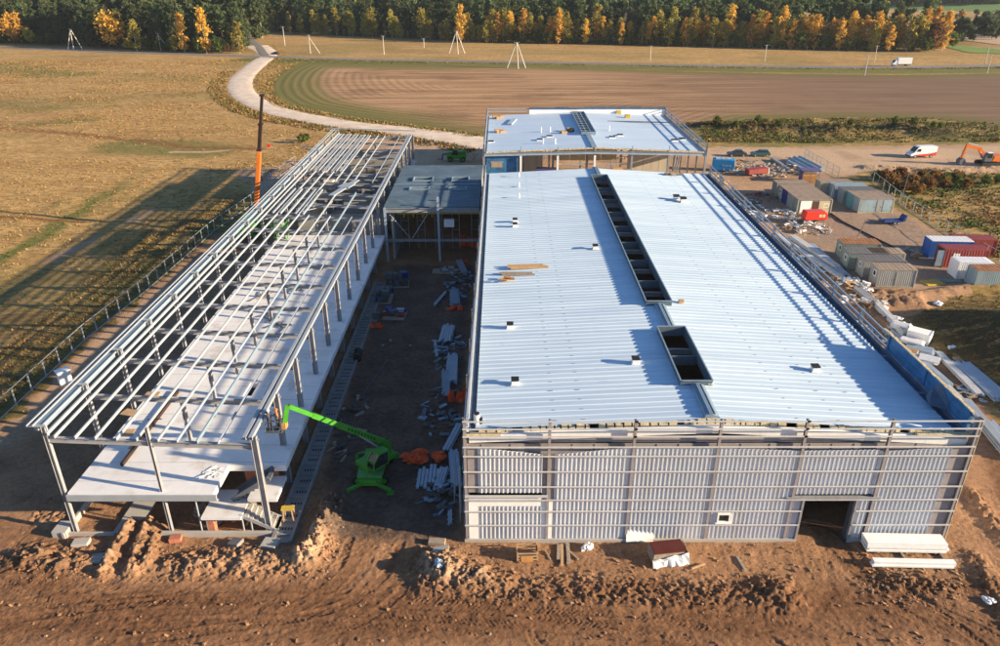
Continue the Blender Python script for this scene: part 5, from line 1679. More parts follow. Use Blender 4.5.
def mesh_fence(name, px, h, sp, lab, mat="galv", rails=(1.0, .55), cat="fence", mesh=True):
    pts = [np.array(p) for p in P(*px)]
    o = pts[0]
    t = thing(name, lab, cat, (o[0], o[1], 0))
    line = []
    for a, b in zip(pts[:-1], pts[1:]):
        n = max(1, int(round(np.hypot(*(b-a))/sp)))
        line += [a+(b-a)*k/n for k in range(n)]
    line.append(pts[-1])
    for p in line:
        m = MB(); m.beam((p[0]-o[0], p[1]-o[1], -.2), (p[0]-o[0], p[1]-o[1], h+.05), .10, .10, up=(1, 0, 0)); m.build("post", MAT[mat], t)
    m = MB()
    for z in rails:
        m = MB()
        for a, b in zip(line[:-1], line[1:]): m.beam((a[0]-o[0], a[1]-o[1], h*z), (b[0]-o[0], b[1]-o[1], h*z), .06, .06)
        m.build("rail", MAT[mat], t)
    if mesh:
        m = MB()
        for a, b in zip(line[:-1], line[1:]):
            d = b-a
            for k in range(1, 5):
                q = a+d*k/5
                m.beam((q[0]-o[0], q[1]-o[1], .1), (q[0]-o[0], q[1]-o[1], h*.98), .022, .022, up=(1, 0, 0))
            for z in (.2, .4, .75): m.beam((a[0]-o[0], a[1]-o[1], h*z), (b[0]-o[0], b[1]-o[1], h*z), .022, .022)
        m.build("wire_mesh", MAT[mat], t)
    return t
mesh_fence("site_fence", ((-22,437),(0,421),(85,341),(150,288.5),(215,231),(252,205),(275,180),(296,165)), 2.0, 2.9, "long grey mesh fence between the meadow and the steel frame", rails=(1.0, .08), mesh=False)
mesh_fence("yard_fence", ((868,178),(905,208),(985,258),(1040,288)), 2.0, 2.9, "grey mesh fence behind the site cabins and containers", rails=(1.0, .08), mesh=False)
mesh_fence("site_fence", ((804,158),(820,168),(838,178)), 2.2, 2.6, "dark fence panels running down beside the grey pipes", "steel", rails=(1.0, .5, .1))
mesh_fence("barrier", ((422,147),(432,146.5)), 2.6, 4, "pale steel frame standing on the sand behind the link building", "galv", rails=(1.0,), mesh=False)
# ------------------------------------------------------------------ cabins and containers
def cabin(px, L, Wd, H, rz, wall, roof, label, name="site_cabin", cat="cabin", frame=None, door=None, wins=(), rib=.28, end="plain", group=None, loc=None, over=.06):
    """box with corrugated sides; local x along its length, y across; the near long side is at y = -W/2"""
    g = loc or G(*px)
    t = thing(name, label, cat, (g[0], g[1], 0.0), math.radians(rz), group)
    hx, hy = L/2, Wd/2
    m = MB()
    def side(p, q, n):
        p, q = Vector((*p, 0)), Vector((*q, 0))
        ln = (q-p).length; d = (q-p)/ln; n = Vector((*n, 0))
        s = .06
        pts = [(0, 0)]
        while s < ln-.06:
            for ds, o in ((0, 0), (rib*.2, -.035), (rib*.5, -.035), (rib*.7, 0)):
                if s+ds < ln-.06: pts.append((s+ds, o))
            s += rib
        pts.append((ln, 0))
        for (a, oa), (b, ob) in zip(pts[:-1], pts[1:]):
            A, B = p+d*a+n*oa, p+d*b+n*ob
            m.add([(A.x, A.y, .14), (B.x, B.y, .14), (B.x, B.y, H-.08), (A.x, A.y, H-.08)], [(0, 1, 2, 3)])
    side((-hx, -hy), (hx, -hy), (0, -1)); side((hx, -hy), (hx, hy), (1, 0)); side((hx, hy), (-hx, hy), (0, 1)); side((-hx, hy), (-hx, -hy), (-1, 0))
    m.add([(-hx, -hy, .14), (hx, -hy, .14), (hx, hy, .14), (-hx, hy, .14)], [(3, 2, 1, 0)])
    m.build("walls", MAT[wall], t)
    m = MB()
    m.box(-hx-over, -hy-over, H-.08, hx+over, hy+over, H)
    k = -hx+.3
    while k < hx-.2:
        m.box(k, -hy-over+.05, H+.001, k+.06, hy+over-.05, H+.035); k += .6
    m.build("roof", MAT[roof], t)
    m = MB()
    for x in (-hx, hx):
        for y in (-hy, hy): m.box(x-.07, y-.07, .0, x+.07, y+.07, H-.085)
    for y in (-hy, hy): m.box(-hx+.07, y-.055, .02, hx-.07, y+.055, .139)
    for x in (-hx, hx): m.box(x-.055, -hy+.07, .02, x+.055, hy-.07, .139)
    m.build("frame", MAT[frame or wall], t)
    for (sd, a, w_, zb, zt, kind) in wins:
        m = MB(); gm = MB()
        def on(side_, u0, u1, z0, z1, o, mb):
            if side_ == 'front': mb.box(a+u0, -hy-o, z0, a+u1, -hy-o+.05, z1)
            else: mb.box(-hx-o, a+u0, z0, -hx-o+.05, a+u1, z1)
        if kind == 'window':
            for u0, u1, z0, z1 in ((0, w_, zb, zb+.1), (0, w_, zt-.1, zt), (0, .1, zb+.1, zt-.1), (w_-.1, w_, zb+.1, zt-.1)): on(sd, u0, u1, z0, z1, .06, m)
            wo = m.build("window", MAT["white"], t)
            on(sd, .1, w_-.1, zb+.1, zt-.1, .035, gm); gm.build("pane", MAT["glass"], wo)
        else:
            on(sd, 0, w_, zb, zt, .05, m); do = m.build("door", MAT[kind], t)
            on(sd, w_-.18, w_-.10, 1.05, 1.2, .09, gm); gm.build("handle", MAT["steel_dark"], do)
    return t
# left block of four cabins, end to end in a row going back
base = G(811.5, 214); bx, by = base.x+.3, base.y+1.3
for k, (wl, lab) in enumerate((("cab_green", "front cabin of the tan-roofed row, with a white wall panel, brown door and small window"), ("cab_grey", "grey cabin, second in the tan-roofed row"),
                               ("navy", "cabin with a deep blue end wall in the middle of the tan-roofed row"), ("cab_grey", "pale grey cabin behind the blue one in the tan-roofed row"), ("cab_green", "rearmost, most cluttered cabin of the tan-roofed row"))):
    y = by+k*2.62+(.5 if k == 4 else 0)
    ws = [('front', -2.55, 2.0, .25, 2.4, "white"), ('front', -.35, .9, .15, 2.3, "door_brown"), ('front', .75, 1.9, .3, 2.4, "frame_cream"), ('front', 1.6, .9, 1.15, 1.95, "window")] if k == 0 else \
         ([('side', -.4, .8, 1.2, 2.0, "window")] if k == 3 else [])
    c_ = cabin(None, 6.0, 2.5, 2.65, 0, wl, "roof_tan", lab, wins=ws, loc=(bx, y), frame="cab_beige" if k in (0, 4) else None)
    if k == 0:
        for ch in KIDS[c_.name]:
            pass
# right block: front cabin with cream frame, then blue-grey ends
base = G(873.5, 213); bx2, by2 = base.x+.2, base.y+1.25
for k, (wl, rf, lab) in enumerate((("cab_blue", "roof_tan", "front cabin of the right-hand cabin row, pale blue front panels in a cream frame"), ("cab_teal", "roof_tan", "cabin with a faded teal end wall, second in the right-hand row"),
                               ("cab_grey", "roof_grey", "grey cabin with a dark ribbed roof in the right-hand row"), ("cab_blue", "cab_blue", "pale blue-roofed cabin in the right-hand row"),
                               ("cab_beige", "roof_tan", "rear cabin of the right-hand row, cream ends and a rusty tan roof"))):
    dx = (0, -.1, -.6, -1.0, -2.6)[k]
    ws = [('front', -2.8, 2.6, .3, 2.35, "cab_blue"), ('front', .1, .9, .25, 2.3, "cab_grey"), ('front', 1.2, 1.6, .3, 2.35, "cab_blue")] if k == 0 else []
    cabin(None, 6.0, 2.5, 2.65, 0, wl, rf, lab, wins=ws, loc=(bx2+dx, by2+k*2.75+(.3 if k > 2 else 0)), frame="frame_cream" if k in (0, 4) else None)
# four staggered cabins in the middle of the yard
for px, L, wl, rf, lab, ws in (
    ((859,259.5), 5.4, "cab_green", "rust", "dark cabin with a rusty orange roof, farthest of the four staggered ones", (('side', -.6, .9, 1.2, 2.0, "window"),)),
    ((866,269.5), 5.6, "cab_green", "roof_grey", "grey-green cabin with a dark roof and white end window, second of the staggered four", (('side', -.5, .8, 1.1, 2.0, "window"),)),
    ((882,277.5), 5.6, "cab_grey", "roof_grey", "pale grey cabin with a dark roof, third of the four staggered ones", (('side', -.2, .7, 1.2, 1.95, "window"),)),
    ((894,286.5), 5.0, "cab_grey", "roof_tan", "corrugated grey cabin with a tan roof, nearest of the four staggered ones", (('side', -.5, .9, 1.2, 2.05, "window"), ('front', -.1, .04, .3, 2.2, "cab_green")))):
    g = G(*px); cabin(None, L, 2.5, 2.6, -3, wl, rf, lab, wins=ws, loc=(g.x, g.y+1.0))
g = G(898, 271); cabin(None, 4.6, 2.4, 2.6, -3, "cab_beige", "roof_tan", "cabin with a pale pinkish-tan roof wedged behind the nearest grey ones", loc=(g.x-1.6, g.y+1.6))
# containers at the right edge of the yard
cont = dict(name="shipping_container", cat="container", over=.0)
g = G(935, 259); cabin(None, 6.0, 2.45, 2.7, -4, "blue_cont", "white", "blue container with a white roof at the back of the container group", loc=(g.x+2.4, g.y+1.6), **cont)
g = G(955, 269)
rc = cabin(None, 6.1, 2.45, 2.75, -3, "red_cont", "red_cont", "dark red corrugated container with white marks and one open end door", loc=(g.x+1.6, g.y+1.8), rib=.4, **cont)
m = MB()                                                         # worn white lettering patches and the open door
for x, z, w_, h in ((-1.9, 1.7, .28, .5), (-1.55, 1.55, .3, .62), (-1.2, 1.72, .22, .44)): m.box(x, -1.268, z, x+w_, -1.262, z+h)
m.build("white_mark", MAT["white"], rc)
m = MB(); m.box(-3.10, -1.0, .2, -3.06, .9, 2.5); m.build("dark_opening", MAT["black"], rc)
m = MB(); m.box(-4.2, -1.26, .18, -3.12, -1.19, 2.6); m.build("door", MAT["trim_blue"], rc)
g = G(992, 262); cabin(None, 6.0, 2.4, 2.5, -4, "red_cont", "red_cont", "second dark red container, mostly hidden behind the first one", loc=(g.x-1.0, g.y+4.2), **cont)
g = G(970, 280); cabin(None, 4.6, 2.4, 2.5, -4, "white", "white", "white container with a clean white roof between the red and the grey ones", loc=(g.x+.6, g.y+1.5), **cont)
g = G(985, 290); c_ = cabin(None, 7.5, 2.45, 2.6, -2, "cab_blue", "rust", "grey-blue container with a rusted orange roof at the right border", loc=(g.x+2.6, g.y+1.7), **cont)
m = MB()
for y in (-1.0, -.35, .35, 1.0): m.tube((-3.80, y, .2), (-3.80, y, 2.4), .03, n=6)
m.build("locking_bar", MAT["galv"], c_)
# ------------------------------------------------------------------ vehicles
def wheel(t, x, y, r, w, rim="galv"):
    m = MB(); m.tube((x, y-w/2, r), (x, y+w/2, r), r, n=16); o = m.build("wheel", MAT["black"], t, smooth=False)
    m = MB(); s = 1 if y > 0 else -1
    m.tube((x, y+s*(w/2+.001), r), (x, y+s*(w/2+.02), r), r*.58, n=12); m.build("rim", MAT[rim], o)
def car(px, rz, paint, label, hatch=False):
    g = G(*px); t = thing("parked_car", label, "car", (g.x, g.y, 0.03), math.radians(rz))
    L, Wd = 4.4, 1.75
    def loft(secs, mat, nm):
        m = MB(); n = len(secs[0]); vs = [v for s_ in secs for v in s_]
        fs = [tuple(range(n-1, -1, -1)), tuple(len(vs)-n+i for i in range(n))]
        for k in range(len(secs)-1):
            for i in range(n): fs.append((k*n+i, k*n+(i+1) % n, (k+1)*n+(i+1) % n, (k+1)*n+i))
        m.add(vs, fs); return m.build(nm, MAT[mat], t, bevel=.05)
    prof = [(-2.2, .35, .72), (-2.05, .25, .86), (-1.2, .22, .92), (.8, .22, .95), (1.6, .22, .90), (2.05, .25, .80), (2.2, .38, .62)]
    loft([[(x, -Wd/2*(.93 if abs(x) > 2.1 else 1), a), (x, Wd/2*(.93 if abs(x) > 2.1 else 1), a), (x, Wd/2*(.88 if abs(x) > 2.1 else .95), b), (x, -Wd/2*(.88 if abs(x) > 2.1 else .95), b)] for x, a, b in prof], paint, "body")
    xr = -2.0 if hatch else -1.55
    loft([[(xr, -.76, .88), (xr, .76, .88), (xr+.05, .74, .93), (xr+.05, -.74, .93)], [(xr+.5, -.76, .9), (xr+.5, .76, .9), (xr+.5, .60, 1.40), (xr+.5, -.60, 1.40)],
          [(.25, -.76, .92), (.25, .76, .92), (.1, .60, 1.45), (.1, -.60, 1.45)], [(1.15, -.74, .9), (1.15, .74, .9), (1.1, .72, .95), (1.1, -.72, .95)]], "glass", "windows")
    m = MB(); m.box(xr+.45, -.62, 1.405, .2, .62, 1.475); m.build("roof", MAT[paint], t, bevel=.03)
    for x in (-1.35, 1.4):
        for y in (-.8, .8): wheel(t, x, y, .31, .2)
    for y in (-.6, .6):
        m = MB(); m.box(2.10, y-.17, .60, 2.215, y+.17, .72); m.build("headlight", MAT["white"], t)
        m = MB(); m.box(-2.215, y-.17, .66, -2.12, y+.17, .78); m.build("tail_light", MAT["red"], t)
    return t
car((736.5,156), 180, "car_black", "dark grey parked car on the sand strip, nose towards the rear hall")
car((760,156), 180, "car_green", "dark green hatchback parked behind the grey car on the sand strip", True)
car((275.5,54.5), 160, "car_black", "small dark car on the road at the gravel junction")
def van(px, rz, label, L=6.2, stripe=True):
    g = G(*px); t = thing("delivery_van", label, "van", (g.x, g.y, 0.03), math.radians(rz))
    h, w = 2.55, 1.0
    pr = [(-L/2, .45), (-L/2, h), (L/2-2.0, h), (L/2-1.55, h-.12), (L/2-.75, 1.25), (L/2-.05, .95), (L/2, .45)]
    m = MB(); m.extrude([(x, -w, z) for x, z in pr], (0, 2*w, 0)); m.build("body", MAT["van_white"], t, bevel=.08)
    if stripe:
        m = MB()
        for y in (-w-.012, w+.002): m.extrude([(-L/2+.02, y, .46), (-L/2+.02, y, 1.30), (-L/2+1.6, y, 1.0), (L/2-1.4, y, .8), (L/2-.6, y, .46)], (0, .01, 0))
        m.box(-L/2-.012, -w+.05, .46, -L/2-.002, w-.05, 1.3)
        m.build("red_stripe", MAT["van_red"], t)
    m = MB(); m.extrude([(L/2-1.50, -w+.12, h-.20), (L/2-.83, -w+.12, 1.36), (L/2-.80, -w+.12, 1.36), (L/2-1.47, -w+.12, h-.17)], (0, 2*w-.24, 0)); m.build("windscreen", MAT["glass"], t)
    for y in (-w-.015, w+.003):
        m = MB(); m.extrude([(L/2-2.3, y, 1.45), (L/2-2.3, y, 2.1), (L/2-1.65, y, 2.1), (L/2-1.15, y, 1.45)], (0, .012, 0)); m.build("side_window", MAT["glass"], t)
    for x in (-L/2+1.2, L/2-1.15):
        for y in (-w+.05, w-.05): wheel(t, x, y, .36, .26)
    for y in (-.75, .75):
        m = MB(); m.box(L/2-.12, y-.16, .72, L/2+.015, y+.16, .92); m.build("headlight", MAT["white"], t)
    m = MB(); m.box(L/2-.1, -w+.02, .32, L/2+.06, w-.02, .55); m.build("bumper", MAT["black"], t)
    return t
van((920,157), 186, "white van with a red lower stripe parked on the sand strip near the excavator")
def box_truck(px, rz, label):
    g = G(*px); t = thing("box_truck", label, "truck", (g.x, g.y, .22), math.radians(rz))
    m = MB(); m.box(-4.2, -1.2, .95, 1.9, 1.2, 3.5); m.build("cargo_box", MAT["van_white"], t, bevel=.05)
    m = MB()
    for k in range(3): m.box(-3.0+k*1.2, -1.212, 1.9, -2.2+k*1.2, -1.203, 2.5)
    m.build("blue_panel", MAT["blue_cont"], t)
    m = MB(); m.extrude([(2.05, -1.1, .6), (2.05, -1.1, 2.6), (2.7, -1.1, 2.6), (3.5, -1.1, 1.5), (3.9, -1.1, 1.3), (3.95, -1.1, .6)], (0, 2.2, 0)); m.build("cab", MAT["van_white"], t, bevel=.08)
    m = MB(); m.extrude([(2.80, -1.0, 2.5), (3.50, -1.0, 1.56), (3.53, -1.0, 1.58), (2.83, -1.0, 2.52)], (0, 2.0, 0)); m.build("windscreen", MAT["glass"], t)
    m = MB(); m.box(-4.1, -.9, .6, 2.0, .9, .93); m.build("chassis", MAT["black"], t)
    for x in (-2.6, 3.0):
        for y in (-1.0, 1.0): wheel(t, x, y, .45, .3)
    return t
box_truck((900,66.4), 180, "white box truck driving on the road beyond the ploughed field")
def excavator(px, rz, label):
    g = G(*px); t = thing("excavator", label, "excavator", (g.x, g.y, .02), math.radians(rz))
    for y in (-1.25, 1.25):
        m = MB()
        pr = [(-2.2, .12), (-2.45, .45), (-2.2, .85), (2.1, .85), (2.4, .45), (2.1, .12)]
        m.extrude([(x, y-.3, z) for x, z in pr], (0, .6, 0))
        k = -2.1
        while k < 2.1:
            m.box(k, y-.32, .855, k+.12, y+.32, .90); k += .26
        m.build("crawler_track", MAT["black"], t)
    m = MB(); m.box(-.9, -.9, .5, .9, .9, 1.0); m.build("undercarriage", MAT["steel_dark"], t)
    m = MB(); m.extrude([(-2.8, -1.3, 1.05), (-2.8, -1.3, 2.1), (-2.2, -1.3, 2.35), (-.1, -1.3, 2.2), (.2, -1.3, 1.05)], (0, 2.6, 0)); m.build("counterweight_body", MAT["orange"], t, bevel=.08)
    m = MB(); m.extrude([(.22, .25, 1.05), (.22, .25, 2.9), (1.4, .25, 2.9), (1.9, .25, 1.9), (1.9, .25, 1.05)], (0, 1.05, 0)); cb = m.build("cab", MAT["steel_dark"], t, bevel=.05)
    for y in (.235, 1.303):
        m = MB(); m.box(.4, y, 1.8, 1.45, y+.012, 2.75); m.build("window", MAT["glass"], cb)
    m = MB(); m.box(.3, .3, 2.905, 1.35, 1.25, 2.96); m.build("roof", MAT["white"], cb)
    a, b, c_, d = (1.0, -.4, 1.6), (2.6, -.4, 3.5), (5.7, -.4, 4.2), (6.1, -.4, 1.4)
    m = MB(); m.beam(a, b, .42, .8); m.beam(b, c_, .42, .65); m.build("boom", MAT["orange"], t)
    m = MB(); m.beam((5.55, -.4, 4.5), d, .36, .55); m.build("stick", MAT["orange"], t)
    m = MB()
    for y in (-.75, -.05): m.tube((1.4, y, 1.4), (2.4, y, 2.9), .10, n=8)
    m.tube((3.2, -.4, 4.2), (5.4, -.4, 4.75), .1, n=8); m.tube((5.45, -.4, 3.7), (5.8, -.4, 1.9), .09, n=8)
    m.build("hydraulic_ram", MAT["galv"], t)
    m = MB(); m.extrude([(6.1, -1.1, 1.6), (6.7, -1.1, 1.1), (6.6, -1.1, .3), (5.8, -1.1, .05), (5.2, -1.1, .6), (5.6, -1.1, 1.4)], (0, 1.4, 0)); m.build("bucket", MAT["steel_dark"], t)
    return t
excavator((988,165), 180, "orange crawler excavator with its arm folded down on the sand strip at the right edge")
# red compressor trailer
g = G(814, 224)
t = thing("compressor_trailer", "bright red wheeled compressor beside the front tan-roofed cabin", "compressor", (g.x, g.y+.6, 0), math.radians(4))
m = MB(); m.extrude([(-1.9, -.85, .75), (-2.0, -.85, 1.2), (-1.8, -.85, 2.25), (1.5, -.85, 2.25), (2.0, -.85, 1.9), (2.0, -.85, .75)], (0, 1.7, 0)); m.build("housing", MAT["red"], t, bevel=.1)
m = MB()
for x, w_ in ((.5, .5), (1.1, .45)): m.box(x, -.862, 1.25, x+w_, -.855, 1.75)
m.build("pale_panel", MAT["frame_cream"], t)
for y in (-.85, .85): wheel(t, .0, y, .36, .22)
m = MB(); m.beam((-1.2, 0, .55), (-3.2, 0, .5), .12, .12); m.box(-1.6, -.7, .5, 1.6, .7, .745); m.build("drawbar", MAT["steel_dark"], t)
# blue lowered trailer machine
g = G(893, 223)
t = thing("flat_trailer", "dark blue low trailer with an upright tail on the open yard floor", "trailer", (g.x, g.y, 0), math.radians(6))
t.scale = (.78, .78, .78)
m = MB(); m.box(-2.9, -1.1, .5, 1.7, 1.1, .75); m.box(-2.6, -.9, .75, -.4, -.3, 1.1); m.build("deck", MAT["blue"], t)
m = MB(); m.extrude([(1.75, -.9, .5), (1.75, -.9, .9), (2.25, -.9, 1.9), (2.45, -.9, 1.85), (2.15, -.9, .5)], (0, 1.8, 0)); m.build("tail_ramp", MAT["blue"], t)
m = MB(); m.beam((-2.9, 0, .6), (-4.4, 0, .45), .14, .14); m.build("drawbar", MAT["steel_dark"], t)
for x in (-.4, .5):
    for y in (-1.15, 1.15): wheel(t, x, y, .34, .22)
# bright blue boxed container near the rear hall
g = G(724, 172)
t = thing("waste_container", "bright blue tarpaulin-covered box behind the big hall, beside the sand strip", "container", (g.x, g.y+1.2, 0), math.radians(-12))
m = MB(); m.extrude([(-2.1, -1.2, .2), (-2.3, -1.2, 1.2), (-2.2, -1.2, 2.6), (2.2, -1.2, 2.6), (2.3, -1.2, 1.2), (2.1, -1.2, .2)], (0, 2.4, 0)); m.build("body", MAT["cyan"], t, bevel=.06)
m = MB()
for x in (-1.2, -.1, 1.0): m.obox((x, 0, 2.68), (.5, 0, 0), (0, .9, 0), (0, 0, .07))
m.build("cover", MAT["stack_blue"], t)
m = MB()
for k in range(3): m.box(-.3+k*.7, -1.215, 1.2, .2+k*.7, -1.205, 1.6)
m.build("pale_print", MAT["stack_blue"], t)
# purple-roofed kiosks
def kiosk(px, label, roof, W_=3.0):
    g = G(*px); t = thing("open_shelter", label, "shelter", (g.x, g.y+1, 0), math.radians(-6))
    m = MB(); m.box(-W_/2-.25, -1.35, 2.5, W_/2+.25, 1.35, 2.62); m.build("roof", MAT[roof], t)
    m = MB(); m.box(-W_/2, -1.2, .1, -W_/2+.08, 1.2, 2.5); m.build("side_panel", MAT["navy"], t)
    m = MB(); m.box(-W_/2+.08, 1.1, .1, W_/2, 1.18, 2.5); m.build("back_panel", MAT["wood_grey"], t)
    for x in (W_/2-.1, 0):
        m = MB(); m.beam((x, -1.15, 0), (x, -1.15, 2.5), .12, .12, up=(1, 0, 0)); m.build("post", MAT["wood_grey"], t)
    m = MB(); m.box(-W_/2+.3, -.4, .1, W_/2-.4, .9, 1.3); m.build("bench_box", MAT["ply"], t)
    return t
M_PURP = M("purple_roof_felt", (.10, .09, .24), .7, var=.2); MAT["purple"] = M_PURP
kiosk((810,183), "small open shelter with a purple roof behind the tan-roofed cabins", "purple", 3.4)
g = G(555, 168, 2.0)
t = kiosk((555, 170), "purple-roofed stall with orange shelves in the gap under the rear hall's edge", "purple", 3.6)
t.location = (8.6, 136.0, 3.6)
m = MB(); m.box(6.4, 134.8, 0, 10.8, 137.4, 3.59); m.solo("timber_platform", MAT["wood_grey"], "weathered timber staging under the purple-roofed stall", "staging")

# ------------------------------------------------------------------ green rotating telehandler in the lane
g = G(371, 486)
TX, TY = g.x, g.y+1.6
th = thing("telehandler", "bright green rotating telehandler on stabilisers in the shaded lane, boom stretched to the frame corner", "telehandler", (TX, TY, 0))
def T(x, y, z): return (x, y, z)
m = MB(); m.box(-1.15, -2.6, .75, 1.15, 2.8, 1.2); m.extrude([(-.95, -2.9, .8), (.95, -2.9, .8), (.75, -2.9, 1.35), (-.75, -2.9, 1.35)], (0, .3, 0)); m.build("chassis", MAT["green"], th, bevel=.05)
m = MB(); m.extrude([(-1.2, -2.2, 1.21), (1.2, -2.2, 1.21), (1.3, -.4, 1.21), (.9, 1.9, 1.21), (-.9, 1.9, 1.21), (-1.3, -.4, 1.21)], (0, 0, .18)); m.build("deck", MAT["green_dk"], th)
for x, y in ((-1.25, -1.6), (1.25, -1.6), (-1.25, 1.8), (1.25, 1.8)): wheel(th, x, y, .55, .42, "green")
for sx, sy in ((-1, -1), (1, -1), (-1, 1), (1, 1)):
    m = MB(); m.beam((sx*.7, sy*2.6, .85), (sx*2.05, sy*2.95, .35), .26, .28); m.tube((sx*2.05, sy*2.95, .45), (sx*2.05, sy*2.95, .1), .12)
    o = m.build("stabiliser", MAT["green"], th)
    m = MB(); m.box(sx*2.05-.32, sy*2.95-.32, .02, sx*2.05+.32, sy*2.95+.32, .1); m.build("foot", MAT["green"], o)
# boom geometry in thing coordinates
TS = .87
tip = Vector((-16.15-TX, 47.9-TY, 10.0))/TS; piv = Vector((.95, 1.9, 3.1))
bd = Vector((tip.x-piv.x, tip.y-piv.y, 0)).normalized(); bn = Vector((-bd.y, bd.x, 0))
m = MB()
def R2(a, b, z): v = bd*a+bn*b; return (v.x, v.y, z)
m.extrude([R2(-2.3, -1.0, 1.42), R2(1.4, -1.0, 1.42), R2(1.4, 1.0, 1.42), R2(-2.3, 1.0, 1.42)], (0, 0, .55)); m.build("turret", MAT["green"], th, bevel=.06)
m = MB()
for b_ in (-.35, .35):
    m.extrude([R2(-2.2, b_-.05, 1.95), R2(-.6, b_-.05, 1.95), R2(-1.3, b_-.05, 3.3), R2(-2.1, b_-.05, 3.3)], tuple(bn*.10))
m.build("boom_bracket", MAT["green"], th)
cab_b = 1.0
m = MB()
def cabp(sgn):
    return [R2(-.6, sgn, 1.98), R2(-.75, sgn*1.0, 3.35), R2(.45, sgn*1.0, 3.45), R2(1.15, sgn*1.0, 2.75), R2(1.25, sgn, 1.98)]
pa = [Vector(p)+bn*.72 for p in cabp(0)]; pb = [Vector(p)+bn*1.75 for p in cabp(0)]
for pl in (pa, pb):
    for k in range(5): m.beam(pl[k], pl[(k+1) % 5], .11, .11)
for k in range(5): m.beam(pa[k], pb[k], .11, .11)
m.extrude([pa[1]+Vector((0, 0, .06)), pa[2]+Vector((0, 0, .06)), pb[2]+Vector((0, 0, .06)), pb[1]+Vector((0, 0, .06))], (0, 0, .06))
cb = m.build("cab", MAT["green"], th)
m = MB(); ins_ = lambda p, c_: p*.955+c_*.045
cen = sum((p for p in pa+pb), Vector())/10
n_ = [ins_(p, cen) for p in pa]; q_ = [ins_(p, cen) for p in pb]
m.add(n_+q_, [(0, 1, 2, 3, 4), (9, 8, 7, 6, 5)]+[(k, 5+k, 5+(k+1) % 5, (k+1) % 5) for k in range(5)]); m.build("window", MAT["glass"], cb)
piv = Vector(R2(-1.7, 0, 3.0))
d = (tip-piv); L_ = d.length
m = MB(); m.beam(piv, piv+d*.52, .44, .56); bo = m.build("boom", MAT["green"], th, bevel=.04)
m = MB(); m.beam(piv+d*.50, piv+d*.78, .36, .46); m.build("boom_section", MAT["green"], bo)
m = MB(); m.beam(piv+d*.76, tip, .29, .37); m.build("boom_section", MAT["green"], bo)
m = MB()
side_ = d.cross(Vector((0, 0, 1))).normalized()
for k in range(9):
    q = piv+d*(.14+.035*k)
    m.obox(q+side_*(.226 if side_.y < 0 else -.226), d.normalized()*.10, side_*.006, Vector((0, 0, .16)))
m.build("dark_mark", MAT["black"], bo)
m = MB(); m.tube(piv+Vector((0, 0, -1.0))+d*.05, piv+d*.30+Vector((0, 0, -.3)), .11, n=10); m.build("lift_ram", MAT["galv"], th)
# knuckle and work basket
kn = tip+Vector((-.50, -.25, -1.7))
m = MB(); m.beam(tip+d.normalized()*.15, kn, .30, .40); m.build("jib", MAT["green"], bo)
bk = kn+Vector((-.9, .0, -.55))                                 # basket floor centre
m = MB()
for z in (0, .55, 1.1):
    for a, b in (((-.75, -.5), (.75, -.5)), ((.75, -.5), (.75, .5)), ((.75, .5), (-.75, .5)), ((-.75, .5), (-.75, -.5))):
        m.beam(bk+Vector((*a, z)), bk+Vector((*b, z)), .05, .05)
for a in ((-.75, -.5), (.75, -.5), (.75, .5), (-.75, .5), (0, -.5), (0, .5)): m.beam(bk+Vector((*a, 0)), bk+Vector((*a, 1.1)), .05, .05, up=(1, 0, 0))
m.box(bk.x-.75, bk.y-.5, bk.z-.08, bk.x+.75, bk.y+.5, bk.z-.03)
ba = m.build("work_basket", MAT["steel_dark"], th)
m = MB(); m.beam(kn, bk+Vector((.75, 0, .5)), .25, .3); m.box(bk.x+.76, bk.y-.35, bk.z+.2, bk.x+1.1, bk.y+.35, bk.z+.8); m.build("basket_mount", MAT["ply"], ba)
th.scale = (TS, TS, TS)
BASKET = Vector((TX, TY, 0))+bk*TS
